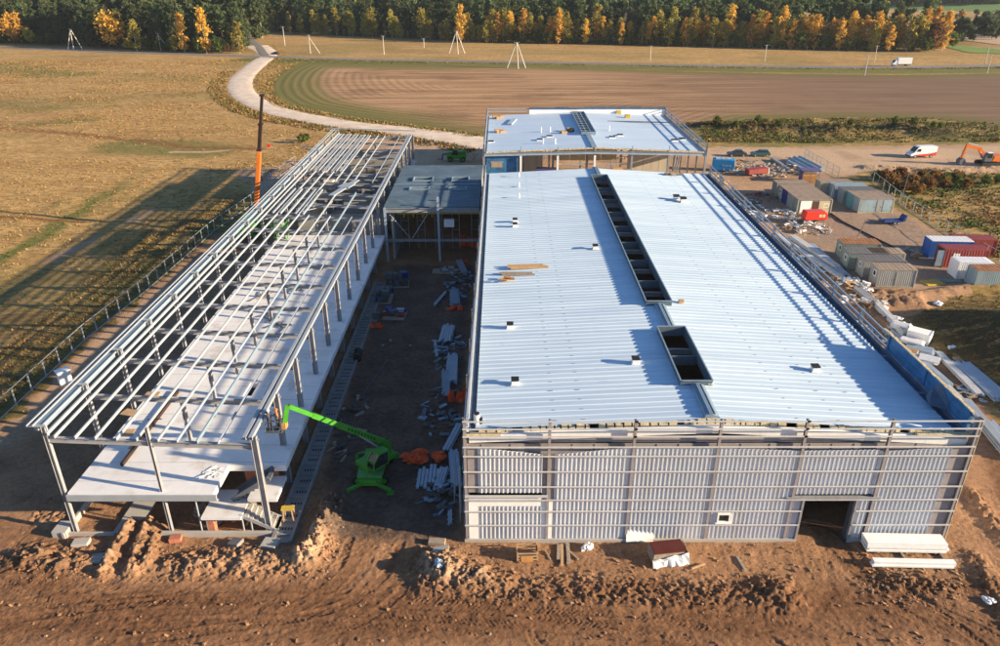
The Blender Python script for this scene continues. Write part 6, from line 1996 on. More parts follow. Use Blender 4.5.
# ------------------------------------------------------------------ people
def person(name, loc, rz, label, J, R_, vest, helmet="white", lean=0):
    """one skinned body grown from a skeleton; clothing colour by height; helmet and vest are children"""
    t = thing("person", label, "person", loc, rz)
    names = list(J); idx = {n: i for i, n in enumerate(names)}
    edges = [("pelvis", "waist"), ("waist", "chest"), ("chest", "neck"), ("neck", "chin"), ("chin", "head"), ("pelvis", "hip_l"), ("hip_l", "knee_l"), ("knee_l", "ankle_l"), ("ankle_l", "toe_l"),
             ("pelvis", "hip_r"), ("hip_r", "knee_r"), ("knee_r", "ankle_r"), ("ankle_r", "toe_r"), ("chest", "sho_l"), ("sho_l", "elb_l"), ("elb_l", "wri_l"), ("wri_l", "han_l"),
             ("chest", "sho_r"), ("sho_r", "elb_r"), ("elb_r", "wri_r"), ("wri_r", "han_r")]
    me = bpy.data.meshes.new("body")
    me.from_pydata([J[n] for n in names], [(idx[a], idx[b]) for a, b in edges], [])
    o = link(bpy.data.objects.new("body", me))
    sk = o.modifiers.new("skin", 'SKIN')
    for n, v in zip(names, me.skin_vertices[0].data):
        v.radius = (R_[n.split('_')[0]],)*2
        v.use_root = n == "pelvis"
    o.modifiers.new("sub", 'SUBSURF').levels = 2
    o.modifiers["sub"].render_levels = 2
    dg = bpy.context.evaluated_depsgraph_get()
    ev = o.evaluated_get(dg)
    m2 = bpy.data.meshes.new_from_object(ev)
    o.modifiers.clear(); o.data = m2
    for mm in (MAT["workwear"], MAT["skin"], MAT[vest], MAT["black"]): m2.materials.append(mm)
    zc, zn, zw = J["chest"][2], J["neck"][2], J["waist"][2]
    hl, hr = Vector(J["han_l"]), Vector(J["han_r"])
    for p in m2.polygons:
        c_ = p.center
        if c_.z > zn+.02 or min((c_-hl).length, (c_-hr).length) < .10: p.material_index = 1
        elif c_.z > zw-.1 and abs(c_.x-J["chest"][0]) < .24 and (c_-Vector(J["elb_l"])).length > .16 and (c_-Vector(J["elb_r"])).length > .16: p.material_index = 2
        elif c_.z < .09: p.material_index = 3
        p.use_smooth = True
    o.parent = t
    h = Vector(J["head"])
    m = MB(); m.blob(h+Vector((0, -.01, .06)), .135, .15, .11, random.Random(3), 0, n=12, m=8)
    m.box(h.x-.10, h.y+.08, h.z+.03, h.x+.10, h.y+.21, h.z+.05)
    m.build("helmet", MAT[helmet], t, smooth=True)
    m = MB()
    f = J["chin"]
    for x in (-.035, .035): m.blob((h.x+x, h.y+.108, h.z+.0), .013, .008, .01, random.Random(1), 0)
    m.blob((h.x, h.y+.125, h.z-.04), .017, .025, .022, random.Random(1), 0)
    m.build("face_features", MAT["workwear"], t)
    for s_, w_, e_ in (("l", "wri_l", "elb_l"), ("r", "wri_r", "elb_r")):
        w, e = Vector(J[w_]), Vector(J[e_]); dd = (w-e).normalized(); hnd = Vector(J["han_"+s_])
        px_ = dd.cross(Vector((0, 0, 1))).normalized()
        m = MB()
        for k, ln in enumerate((.07, .085, .08, .06)):
            b0 = hnd+px_*(.033-.022*k)+dd*.02
            b1 = b0+dd*ln*.6; b2 = b1+(dd*.5-Vector((0, 0, .8))).normalized()*ln*.5
            m.tube(b0, b1, .011, .010, 6); m.tube(b1, b2, .010, .008, 6)
        b0 = hnd+px_*.035-dd*.02; m.tube(b0, b0+px_*.03+dd*.035, .012, .009, 6)
        m.build("fingers", MAT["skin"], t)
    return t
RAD = dict(pelvis=.15, waist=.135, chest=.16, neck=.06, chin=.085, head=.10, hip=.10, knee=.068, ankle=.05, toe=.045, sho=.075, elb=.05, wri=.036, han=.042)
def pose(**kw):
    J = dict(pelvis=(0, 0, .95), waist=(0, .01, 1.12), chest=(0, .02, 1.36), neck=(0, .02, 1.52), chin=(0, .04, 1.60), head=(0, .045, 1.70),
             hip_l=(-.10, 0, .90), knee_l=(-.11, .03, .50), ankle_l=(-.12, 0, .09), toe_l=(-.13, .16, .045), hip_r=(.10, 0, .90), knee_r=(.11, .03, .50), ankle_r=(.12, 0, .09), toe_r=(.13, .16, .045),
             sho_l=(-.20, .01, 1.42), elb_l=(-.27, .02, 1.14), wri_l=(-.26, .14, .93), han_l=(-.25, .18, .86), sho_r=(.20, .01, 1.42), elb_r=(.27, .02, 1.14), wri_r=(.26, .14, .93), han_r=(.25, .18, .86))
    J.update(kw); return J
person("person", (BASKET.x-.30, BASKET.y, BASKET.z-.03), math.radians(70), "worker in dark clothes and white helmet reaching to the beam from the raised basket", 
       pose(elb_l=(-.25, .28, 1.34), wri_l=(-.2, .50, 1.45), han_l=(-.19, .58, 1.47), elb_r=(.25, .28, 1.32), wri_r=(.2, .5, 1.40), han_r=(.19, .58, 1.42)), RAD, "workwear")
person("person", (BASKET.x+.30, BASKET.y+.1, BASKET.z-.03), math.radians(100), "worker in orange vest standing behind the other one in the raised basket", 
       pose(elb_r=(.28, .18, 1.18), wri_r=(.2, .40, 1.16), han_r=(.18, .47, 1.17)), RAD, "hivis", "orange")
# ------------------------------------------------------------------ second green machine, crane
g = G(457, 161)
t = thing("telehandler", "small green telehandler on the sand behind the link building", "telehandler", (g.x, g.y, 0), math.radians(178))
m = MB(); m.box(-2.2, -1.0, .7, 2.2, 1.0, 1.6); m.box(-2.1, -.9, 1.6, .2, .5, 2.3); m.build("body", MAT["green"], t, bevel=.08)
m = MB(); m.extrude([(-.3, .1, 1.61), (-.3, .1, 2.7), (.7, .1, 2.7), (1.1, .1, 1.61)], (0, .88, 0)); m.build("cab", MAT["glass"], t, bevel=.05)
m = MB(); m.box(-.3, .08, 2.71, .75, 1.0, 2.8); m.build("cab_roof", MAT["green"], t)
m = MB(); m.beam((-2.0, -.4, 2.2), (3.2, -.4, 1.5), .4, .45); m.build("boom", MAT["green"], t)
m = MB(); m.box(3.2, -.9, .4, 3.4, .9, 1.5); m.beam((3.4, -.6, .45), (4.5, -.6, .45), .1, .1); m.beam((3.4, .6, .45), (4.5, .6, .45), .1, .1); m.build("fork", MAT["steel_dark"], t)
for x in (-1.4, 1.4):
    for y in (-1.05, 1.05): wheel(t, x, y, .6, .4, "green")
cr = thing("telescopic_crane", "tall telescopic boom, orange below and black above, rising behind the left of the steel frame", "crane", (-41.2, 117, 0))
m = MB(); m.box(-1.3, -3.5, .9, 1.3, 3.0, 2.0); m.box(-1.2, -2.8, 2.0, 1.2, -.4, 3.0); m.build("chassis", MAT["green"], cr, bevel=.08)
m = MB(); m.extrude([(-1.25, .2, 2.0), (-1.25, .2, 3.3), (-.2, .2, 3.3), (-.2, .2, 2.0)], (0, 1.6, 0)); m.build("cab", MAT["green"], cr)
for y in (-2.4, 2.2):
    for x in (-1.35, 1.35): wheel(cr, x, y, .65, .45)
_o = Vector((-41.2, 117, 0)); _p, b1 = gY(256.5, 203, 117)-_o, gY(262, 95, 118.2)-_o
b0 = _p+(_p-b1)*.03; b0.z = max(b0.z, 2.2)
m = MB(); m.beam(b0, b0+(b1-b0)*.50, .62, .68, up=(0, 1, 0)); bo = m.build("boom", MAT["orange"], cr, bevel=.05)
m = MB(); m.beam(b0+(b1-b0)*.51, b0+(b1-b0)*.75, .48, .54, up=(0, 1, 0)); m.build("boom_section", MAT["mast_black"], bo)
m = MB(); m.beam(b0+(b1-b0)*.74, b1, .38, .44, up=(0, 1, 0)); m.build("boom_section", MAT["mast_black"], bo)
for f in (.52, .75, 1.0):
    m = MB(); q = b0+(b1-b0)*f; m.obox(q, (.36, 0, 0), (0, .38, 0), (b1-b0).normalized()*.14); m.build("collar", MAT["mast_black"], bo)
g = G(271, 243, 6.5)
t = thing("lift_platform", "green scissor lift with a grey box, inside the left side of the steel frame", "lift", (-32.2, 103.5, 0))
m = MB(); m.box(-1.0, -1.6, .3, 1.0, 1.6, 1.0); m.build("base", MAT["green_dk"], t)
for k in range(4):
    m = MB()
    for x in (-.8, .8):
        m.beam((x, -1.2, 1.05+k*1.2), (x, 1.2, 2.25+k*1.2), .1, .12); m.beam((x*.86, 1.2, 1.05+k*1.2), (x*.86, -1.2, 2.25+k*1.2), .1, .12)
    m.build("scissor_arm", MAT["green_dk"], t)
m = MB(); m.box(-1.0, -1.6, 5.95, 1.0, 1.6, 6.1)
for z in (6.6, 7.1):
    for a, b in (((-1, -1.6), (1, -1.6)), ((1, -1.6), (1, 1.6)), ((1, 1.6), (-1, 1.6)), ((-1, 1.6), (-1, -1.6))): m.beam((*a, z), (*b, z), .06, .06)
m.build("platform", MAT["green_dk"], t)
m = MB(); m.box(-.7, -.8, 6.1, .5, .5, 6.9); m.build("tool_box", MAT["steel"], t)
# ------------------------------------------------------------------ stacks, piles, things lying about
def zground(x, y): return float(ground_at_np(np.array([x]), np.array([y]))[0][0])
def solo_at(name, mb, mats, px, label, cat, rz=0, group=None, dz=.02, loc=None, **kw):
    g = loc or G(*px)
    return mb.solo(name, mats, label, cat, (g[0], g[1], zground(g[0], g[1])+dz), math.radians(rz), group, **kw)
def profile_stack(px, L, W_, n, rz, mat, label, layers=2, name="steel_profile_stack", cat="steel stack", h=.16, jit=.3, loc=None):
    """long steel sections laid side by side in layers over timber bearers; each section is a part"""
    g = loc or G(*px)
    t = thing(name, label, cat, (g[0], g[1], zground(g[0], g[1])+.03), math.radians(rz))
    for k in (-.35, 0, .35):
        m = MB(); m.box(-W_/2-.1, L*k-.06, 0, W_/2+.1, L*k+.06, .1); m.build("bearer", MAT["wood_grey"], t)
    w = W_/n
    for la in range(layers):
        for k in range(n-la):
            x = -W_/2+w*(k+.5+la*.5)
            s_ = RNG.uniform(-jit, jit)
            m = MB(); m.channel((x, -L/2+s_, .1+h*(la+.5)+.004*la), (x, L/2+s_, .1+h*(la+.5)+.004*la), w*.82, h*.95, .02)
            m.build("section", MAT[mat], t)
    return t
def panel_stack(px, L, W_, n, rz, mat, label, th=.12, name="panel_stack", cat="panel stack", cover=None, loc=None, spread=.15, bear=True):
    g = loc or G(*px)
    t = thing(name, label, cat, (g[0], g[1], zground(g[0], g[1])+.03), math.radians(rz))
    if bear:
        for k in (-.36, 0, .36):
            m = MB(); m.box(L*k-.08, -W_/2-.05, 0, L*k+.08, W_/2+.05, .14); m.build("bearer", MAT["wood_grey"], t)
    z = .14 if bear else 0
    for k in range(n):
        dx, dy = RNG.uniform(-spread, spread), RNG.uniform(-spread, spread)*.4
        m = MB(); m.box(-L/2+dx, -W_/2+dy, z, L/2+dx, W_/2+dy, z+th)
        kk = -W_/2+.12
        if k == n-1:
            while kk < W_/2-.1:
                m.box(-L/2+dx+.01, kk+dy, z+th+.001, L/2+dx-.01, kk+dy+.05, z+th+.03); kk += .25
        m.build("panel", MAT[mat if not (cover and k == n-1) else cover], t)
        z += th+.004
    return t
def debris(px, rx, ry, n, mats, lab, seed, hgt=.5, rz=0, name="debris_heap"):
    g = G(*px); rng = random.Random(seed); z = zground(g.x, g.y)
    t = thing(name, lab, "debris", (g.x, g.y, z), math.radians(rz))
    for mi, mt in enumerate(mats):
        m = MB()
        for k in range(n//len(mats)):
            a = rng.uniform(0, 6.28); rr = math.sqrt(rng.random()); x, y = math.cos(a)*rx*rr, math.sin(a)*ry*rr
            L = rng.uniform(.3, 1.3); w_ = rng.uniform(.08, .5); b = rng.uniform(0, 3.14); ti = rng.uniform(-.25, .25)
            zz = rng.uniform(.05, hgt)*(1-rr*.7)
            m.obox((x, y, zz), (math.cos(b)*L/2, math.sin(b)*L/2, ti*L/2), (-math.sin(b)*w_/2, math.cos(b)*w_/2, 0), (0, 0, rng.uniform(.03, .14)))
        m.build(("timber_scrap", "panel_scrap", "metal_scrap", "sack_scrap")[mi % 4], MAT[mt], t, kind="stuff")
    return t
# -- foreground
panel_stack((903,549), 5.9, 1.15, 5, -2, "white", "stack of white sandwich panels beside the hall's right front corner, nearer the wall", .15)
panel_stack((911,567), 5.9, .45, 3, -2, "white", "narrow row of white panels with torn film in front of the white panel stack", .13)
m = MB(); m.box(-2.9, -.5, 0, 2.9, -.38, .22); m.box(-1.0, -.4, 0, -.85, .6, .2); m.box(1.9, -.4, 0, 2.05, .6, .2); solo_at("timber_bearers", m, MAT["wood_grey"], (915,558), "flat timber frame lying between the two white panel rows", "timber")
g = G(667, 562)
t = thing("board_pile", "pile of dark red film-faced boards half wrapped in torn white plastic", "board pile", (g.x, g.y+.5, zground(g.x, g.y+.5)), math.radians(8))
for k in range(6):
    m = MB(); m.box(-1.25+.02*k, -.62, .12+k*.155, 1.3-.01*k, .62, .26+k*.155); m.build("board", MAT["board_red"] if k == 5 else MAT["wood_grey"], t)
m = MB()
rng = random.Random(4)
pts = [(-1.3+2.75*k/10, -.66-.10*rng.random(), .98-.18*rng.random()-.035*k*0) for k in range(11)]
low = [(-1.35+2.85*k/10, -.85-.35*rng.random(), .02+.06*rng.random()) for k in range(11)]
mid = [((a[0]+b[0])/2+rng.uniform(-.05, .05), (a[1]+b[1])/2-.12*rng.random(), .42+.15*rng.random()) for a, b in zip(pts, low)]
pts = [(p[0], p[1], p[2]*(.45+.5*(k/10))) for k, p in enumerate(pts)]
vs = pts+mid+low
fs = [(r*11+k, r*11+k+1, (r+1)*11+k+1, (r+1)*11+k) for r in range(2) for k in range(10)]
m.add(vs, fs); m.add([(1.36, -.7, .95), (1.4, .68, 1.0), (1.5, .8, .05), (1.55, -.9, .03)], [(0, 1, 2, 3)])
m.build("plastic_wrap", MAT["film_white"], t)
m = MB(); m.obox((0, 0, .62), (1.05, .03, 0), (0, .18, .58), (0, -.05, .02)); solo_at("leaning_sheet", m, MAT["white"], (639,541), "plain pale sheet leaning on the facade foot behind the red board pile", "sheet", 1)
def crate(px, label, L=1.55, W_=1.0, H=.85, rz=2):
    g = G(*px); t = thing("wooden_crate", label, "crate", (g.x, g.y, zground(g.x, g.y)+.02), math.radians(rz))
    for x in (-L/2, L/2-.08):
        for y in (-W_/2, W_/2-.08):
            m = MB(); m.box(x, y, 0, x+.08, y+.08, H); m.build("corner_post", MAT["wood"], t)
    for z in (.12, .42, .70):
        m = MB(); m.box(-L/2-.02, -W_/2-.025, z, L/2+.02, -W_/2-.002, z+.12); m.build("slat", MAT["wood"], t)
        m = MB(); m.box(-L/2-.02, W_/2+.002, z, L/2+.02, W_/2+.025, z+.12); m.build("slat", MAT["wood"], t)
    for x in (-L/2-.025, L/2+.002):
        m = MB(); m.box(x, -W_/2, .1, x+.023, W_/2, H-.1); m.build("end_board", MAT["wood_grey"], t)
    m = MB(); m.box(-L/2+.1, -W_/2+.1, .05, L/2-.1, W_/2-.1, .10); m.build("base", MAT["wood_grey"], t)
    m = MB(); m.box(-L/2+.3, -W_/2-.06, .0, L/2-.35, -W_/2-.03, .55); m.build("plywood_sheet", MAT["ply"], t)
    return t
crate((527,557), "open wooden crate with an orange plywood face on the soil before the left facade")
for px, L, w_, mt, rz, lab in (((562,556), 2.3, .22, "wood", -4, "fresh yellow timber plank lying end-on to the facade, the brightest of the group"), ((568,554), 2.2, .3, "wood_grey", -2, "weathered double plank beside the bright yellow one"),
                           ((558.5,553), 1.6, .25, "wood_grey", -6, "short grey board left of the bright yellow plank"), ((573,555), 1.2, .12, "wood_grey", 35, "thin scrap lath at an angle right of the planks"),
                           ((698,568), 1.2, .13, "wood", -66, "single small yellow offcut on the soil right of the board pile"), ((741,564), 1.5, .2, "wood_grey", 8, "dark grey board on the soil below the facade window"),
                           ((548,556), .9, .1, "wood_grey", 20, "tiny dark lath between crate and planks")):
    m = MB(); m.box(-w_/2, -L/2, 0, w_/2, L/2, .09)
    if w_ > .25: m.box(-w_/2+.03, -L/2+.15, .092, w_/2-.06, L/2-.2, .17)
    solo_at("timber_plank", m, MAT[mt], px, lab, "plank", rz, dz=.05)
def rubble_bit(px, s, mat, lab, name="plastic_bag", cat="bag", flat=.6):
    rng = random.Random(int(px[0]*7+px[1])); m = MB()
    for k in range(4): m.blob((rng.uniform(-.5, .5)*s, rng.uniform(-.4, .4)*s, s*.3*flat), s*.5*rng.uniform(.6, 1), s*.42*rng.uniform(.6, 1), s*.45*flat, rng, .3)
    return solo_at(name, m, MAT[mat], px, lab, cat, rng.uniform(0, 360))
rubble_bit((588,549), .75, "film_white", "crumpled white plastic bag right of the planks by the facade")
rubble_bit((439,575), .8, "stack_blue", "crumpled pale blue plastic sheet on the heap near the concrete blocks", "plastic_sheet", "plastic")
rubble_bit((988,602), .6, "film_white", "white scrap on the dark ruts at the lower right", "plastic_scrap", "plastic")
rubble_bit((312,478), .8, "film_white", "white plastic sheet beside the footing beam in the lane", "plastic_sheet", "plastic", .25)
rubble_bit((207,500), .1, "film_white", "small white scrap by the steps", "plastic_scrap", "plastic")
rubble_bit((938,305), 1.2, "film_white", "white plastic lying at the foot of the small sand ridges", "plastic_sheet", "plastic", .4)
def block(px, L, W_, H, rz, label, mat="concrete", tilt=0, name="concrete_block", cat="concrete block", n=1):
    m = MB()
    for k in range(n): m.obox((0, 0, H/2+k*(H+.02)), (L/2, 0, tilt*L/2), (0, W_/2, 0), (0, 0, H/2))
    return solo_at(name, m, MAT[mat], px, label, cat, rz, bevel=.03)
block((82,546), 1.2, .8, .35, 6, "pale concrete pad on the soil under the frame's left front column")
block((98,562), 1.3, .9, .3, -8, "tilted brown-grey slab in the pit before the steel frame", "concrete_dk", .25)
block((236,546), 1.0, .8, .35, -20, "dark grey slab leaning in the earth left of the corner column", "concrete_dk", .2)
block((271,548), 1.2, 1.0, .5, -10, "light concrete block at the foot of the corner column", "concrete", 0, n=1)
block((441,556), 1.2, .5, .5, 6, "larger pale concrete block on the heap before the lane", "concrete", .1)
block((437,544), 1.3, .6, .35, -4, "grey pallet-like block behind the larger one on the heap", "wood_grey")
block((176,541), .9, .6, .18, 10, "pile of broken red bricks on the heap before the steel frame", "brick", name="brick_pile", cat="bricks", n=2)
rng = random.Random(9)
m = MB()
for k in range(260):
    px = rng.choice(((40, 330, 545, 575), (430, 790, 545, 605), (870, 960, 568, 605), (415, 480, 545, 590), (300, 345, 505, 560), (0, 1000, 600, 645)))
    g = G(rng.uniform(px[0], px[1]), rng.uniform(px[2], px[3]))
    s = rng.choice((.04, .05, .06, .08, .12))
    m.blob((g.x, g.y, zground(g.x, g.y)+s*.25), s, s*rng.uniform(.6, 1.1), s*.6, rng, .35, n=6, m=4)
tag(m.build("rubble", MAT["rubble"]), "small stones and clods scattered over the foreground soil", "stones", kind="stuff")
m = MB()
for k in range(1900):
    px = rng.choice(((20, 330, 545, 582), (20, 330, 545, 582), (420, 795, 575, 606), (420, 795, 575, 606), (420, 480, 548, 590), (860, 970, 570, 606), (300, 342, 505, 565), (470, 940, 548, 580), (0, 1000, 600, 645)))
    g = G(rng.uniform(px[0], px[1]), rng.uniform(px[2], px[3]))
    s = rng.choice((.035, .045, .05, .06, .08, .11))
    z = 0.0
    a, b = rng.uniform(0, 6.28), rng.uniform(-.5, .5)
    m.obox((g.x, g.y, s*.3), (math.cos(a)*s, math.sin(a)*s, b*s), (-math.sin(a)*s*.7, math.cos(a)*s*.7, 0), (b*s*.3, 0, s*rng.uniform(.4, .7)))
cx = np.array([v[0] for v in m.v[::8]]); cy = np.array([v[1] for v in m.v[::8]])
hz = ground_at_np(cx, cy)[0]
m.v = [(v[0], v[1], v[2]+hz[i//8]) for i, v in enumerate(m.v)]
MAT["clod"] = M("dry_soil_clod", (.30, .175, .10), .95, var=.35, scale=1.5)
tag(m.build("soil_clods", MAT["clod"]), "broken brown soil clods along the heaps before both buildings", "clods", kind="stuff")
# -- things on the roofs
def timber_bundle(px, L, n, rz, label, mat="wood"):
    g = G(*px, 9.95)
    t = thing("timber_bundle", label, "timber", (g.x, g.y, roof_z(g.x)+.06), math.radians(rz))
    for k in range(n):
        m = MB(); m.box(-L/2+RNG.uniform(-.4, .2), -.45+k*.25, (k % 2)*.02, L/2+RNG.uniform(-.3, .4), -.27+k*.25, .16+(k % 2)*.06); m.build("batten", MAT[mat], t)
    return t
timber_bundle((528,268), 3.8, 4, 3, "upper timber bundle on the left slope of the white roof")
timber_bundle((516,274), 3.4, 3, -2, "lower timber bundle on the left slope of the white roof, nearer the camera", "wood_grey")
g = G(507, 280, 10.0); m = MB(); rng = random.Random(2)
for k in range(9): m.obox((rng.uniform(-.6, .6), rng.uniform(-.4, .4), .12+.1*(k % 3)), (rng.uniform(.2, .4), rng.uniform(-.1, .1), 0), (0, .12, 0), (0, 0, .06))
m.solo("offcut_pile", MAT["ply"], "small heap of orange-brown offcuts beside the timber bundles on the roof", "offcuts", (g.x, g.y, roof_z(g.x)+.06))
g = G(672, 174, 10.0); m = MB(); rng = random.Random(3)
for k in range(12): m.obox((rng.uniform(-1, 1), rng.uniform(-.5, .5), .12+.13*(k % 3)), (rng.uniform(.5, .8), rng.uniform(-.2, .2), 0), (0, .1, 0), (0, 0, .06))
m.solo("offcut_pile", MAT["wood_grey"], "heap of grey-brown timber at the far end of the white roof", "offcuts", (g.x, g.y, roof_z(g.x)+.06))
g = G(617, 171.5, 10.0); m = MB(); m.box(-.9, -.3, 0, .9, .3, .14); m.box(-.7, -.25, .142, .5, .2, .26); m.solo("board_stack", MAT["ply"], "flat little board stack just behind the long rooflight", "boards", (g.x, g.y, roof_z(g.x)+.06))
g = G(681, 303, 10.4); m = MB(); m.box(-.25, -.2, 0, .25, .2, .25); m.solo("cardboard_box", MAT["wood"], "small cardboard box right of the long rooflight's near end", "box", (G(681,303,10.4).x, G(681,303,10.4).y, roof_z(G(681,303,10.4).x)+.06))
g = G(709, 386, 10.4); m = MB(); rng = random.Random(8)
for k in range(4): m.blob((rng.uniform(-.3, .3), rng.uniform(-.2, .2), .1), .2, .2, .13, rng, .3)
m.solo("insulation_scrap", MAT["insul"], "yellow insulation scrap on the roof beside the short rooflight's near corner", "insulation", (g.x, g.y, roof_z(g.x)+.06))
g = Vector((-2.0, 45.9, 0)); t = thing("film_roll", "white and black wrapped roll standing at the roof's front left corner", "roll", (g.x+.2, g.y, roof_z(-1.8)+.06))
m = MB(); m.tube((0, 0, 0), (0, 0, .75), .24, n=14); m.build("roll", MAT["film_white"], t); m = MB(); m.tube((0, 0, .752), (0, 0, .85), .19, n=12); m.tube((.3, -.1, 0), (.3, -.1, .5), .12, n=10); m.build("core", MAT["black"], t)
for px, c_, lab in (((618.5,113), "yellow", "yellow bucket-like box at the back of the rear roof, farther one"), ((627.5,117), "yellow", "yellow box on the rear roof, nearer and bigger one")):
    g = G(*px, 10.2); m = MB(); m.box(-.6, -.45, 0, .6, .45, .55); m.box(-.5, -.35, .552, .5, .35, .68); m.solo("yellow_box", MAT[c_], lab, "box", (g.x, g.y, rroof_z(g.x)+.01), bevel=.04)
g = G(639, 122, 10.2); m = MB(); m.tube((-6.5, 1.0, .1), (6.5, -.6, .1), .12, n=8); m.solo("steel_tube", MAT["steel_dark"], "long dark tube lying across the right slope of the rear roof", "tube", (g.x, g.y, rroof_z(g.x)+.12))
for px, n, lab in (((500,131), 8, "brown pallet of small cartons on the left of the rear roof"), ((571,133), 7, "cartons and black cable heap left of the rear rooflight"), ((565,135), 3, "flat cardboard pieces beside the carton heap on the rear roof"), ((498,117.5), 5, "light brown carton pile at the back left corner of the rear roof")):
    g = G(*px, 10.0); rng = random.Random(n); t = thing("carton_pile", lab, "cartons", (g.x, g.y, rroof_z(g.x)+.01))
    for k in range(n):
        m = MB(); x, y = rng.uniform(-.8, .8), rng.uniform(-.7, .7); s = rng.uniform(.22, .4); z = .002*k
        m.obox((x, y, s*.8+z), (s, s*.2, 0), (-s*.2, s, 0), (0, 0, s*.8)); m.build("carton", MAT["black"] if (n == 7 and k % 3 == 0) else MAT["wood"], t)
g = G(512, 122, 9.95); m = MB(); m.obox((0, 0, .15), (.6, 3.0, 0), (.5, -.1, 0), (0, 0, .12)); m.solo("panel_stack", MAT["stack_blue"], "slanted pale panel stack on the left of the rear roof", "panel stack", (g.x, g.y, rroof_z(g.x)+.02))
# -- on the slab under the frame
def on_slab(name, mb, mat, x, y, lab, cat, rz=0): return mb.solo(name, MAT[mat], lab, cat, (x, y, 4.005), math.radians(rz))
p, q = gY(121, 466, 48.5), G(178, 392, 4)
p, q = G(122, 466, 4.05), G(178, 392, 4.05)
m = MB(); d_ = q-p; m.beam((0, 0, .16), (d_.x, d_.y, .16), .22, .3); m.beam((d_.x*.55-.6, d_.y*.55, .33), (d_.x*.55+.6, d_.y*.55+.1, .33), .12, .05); on_slab("steel_girder", m, "mast_black", p.x, p.y, "long dark girder lying on the slab near its left front corner", "girder")
g = G(209, 480, 4.0); m = MB(); rng = random.Random(5)
for k in range(14): m.obox((rng.uniform(-.6, .6), rng.uniform(-.5, .5), .05+.04*(k % 4)), (rng.uniform(.2, .5), rng.uniform(-.4, .4), .05), (.03, .04, 0), (0, 0, .02))
on_slab("scrap_heap", m, "film_white", g.x, g.y+.8, "small heap of strips and film at the slab edge by the stair notch", "scrap")
for px, lab, s in (((152,395), "brown plywood sheet on the slab, farther one", 1.3), ((131,413), "stained plywood sheet on the slab left of the dark girder", 1.6), ((128,433), "tan board with stains near the slab's left edge", 1.0), ((135,446), "small plank near the end of the dark girder", .6)):
    g = G(*px, 4.0); m = MB(); m.box(-s/2, -.5, 0, s/2, .5, .05); on_slab("plywood_sheet", m, "wood", g.x, g.y, lab, "plywood", RNG.uniform(-15, 15))
for px, lab in (((262,297), "steel offcuts laid on the far half of the slab"), ((297,290), "bundle of black pipes on the slab's far right half"), ((279,327), "loose steel strips in the middle of the slab"), ((320,268), "timber and tools pile on the far slab"), ((268,318), "small crate stack in the middle of the slab")):
    g = G(*px, 4.0); rng = random.Random(px[0]); m = MB()
    for k in range(8): a = rng.uniform(0, 3.1); m.obox((rng.uniform(-1, 1), rng.uniform(-.8, .8), .08+.05*(k % 3)), (math.cos(a)*rng.uniform(.4, 1.1), math.sin(a)*.8, 0), (-.06*math.sin(a), .06*math.cos(a), 0), (0, 0, .04))
    on_slab("material_pile", m, rng.choice(("steel_dark", "wood_grey", "trim_blue")), g.x, g.y, lab, "material pile")
rng = random.Random(12)
for k, (x, y) in enumerate(((-27, 108.6), (-24, 110), (-21, 109), (-30, 109.5), (-20, 112), (-29, 116), (-24, 118), (-20, 123), (-26, 131), (-30, 124))):
    m = MB(); lab = ("grey blocks piled under the frame just past the slab end", "timber shutters lying past the slab end", "pale boards past the slab end near the lane", "heap of tan formwork at the frame's left side", "pale panel pile beside the link building",
                     "rubble heap under the far left bays", "blue-white panels on the far slab", "grey boxes at the far slab's lane edge", "earth-covered boards in the far opening", "dark crates under the far left purlins")[k]
    z0_ = 4.0 if y > 113.6 and -32.6 < x < -17.6 and not (-31.5 < x < -22 and y > 128) else 0
    for q in range(7): m.obox((rng.uniform(-1.3, 1.3), rng.uniform(-1, 1), .25+.2*(q % 3)), (rng.uniform(.5, 1.2), rng.uniform(-.3, .3), 0), (0, rng.uniform(.2, .5), 0), (0, 0, rng.uniform(.1, .25)))
    m.solo("material_pile", MAT[rng.choice(("wood_grey", "concrete", "wood", "stack_blue", "cab_grey"))], lab, "material pile", (x, y, z0_+.02))
# -- the shaded lane
profile_stack((452,370), 6.2, 1.3, 6, 2, "galv_blue", "blue-grey profile stack along the hall wall, middle of the lane", 2)
profile_stack((446,385), 5.0, .9, 4, 5, "trim_blue", "narrow profile stack just nearer than the middle one in the lane", 2)
profile_stack((447,335), 4.2, 1.6, 5, -3, "galv_blue", "profile stack farther up the lane below the hall eaves", 2)
profile_stack((455,300), 5.0, 1.4, 5, 4, "trim_blue", "far profile stack beside the hall in the lane", 3)
profile_stack((430,480), 2.6, 2.2, 7, 0, "galv_blue", "short blue-grey profiles fanned out near the telehandler", 1, jit=.7)
profile_stack((441,482), 3.0, .9, 4, -8, "galv_blue", "short stack of pale profiles against the hall's front left corner", 2)
profile_stack((455,470), 5.0, 1.0, 4, 6, "galv_blue", "dark profile stack leaning at the hall's front left corner", 2)
profile_stack((450,520), 1.6, .35, 2, 4, "galv_blue", "two blue pieces lying before the hall's left front corner", 1)
profile_stack((453,440), 4.4, .8, 3, -14, "galv_blue", "skewed dark profiles beside the orange netting", 2)
def netting(px, s, lab, flat=.5):
    rng = random.Random(int(px[0])); m = MB()
    for k in range(9): m.blob((rng.uniform(-1, 1)*s, rng.uniform(-.5, .5)*s, s*.2), s*.42, s*.3, s*flat*rng.uniform(.5, 1), rng, .45, n=8, m=6)
    return solo_at("orange_netting", m, MAT["netting"], px, lab, "netting", rng.uniform(-10, 10))
netting((425,459), 1.5, "heap of orange barrier netting on the lane floor", .4)
netting((459,401), .8, "upright roll of orange netting at the hall wall in the lane", 1.5)
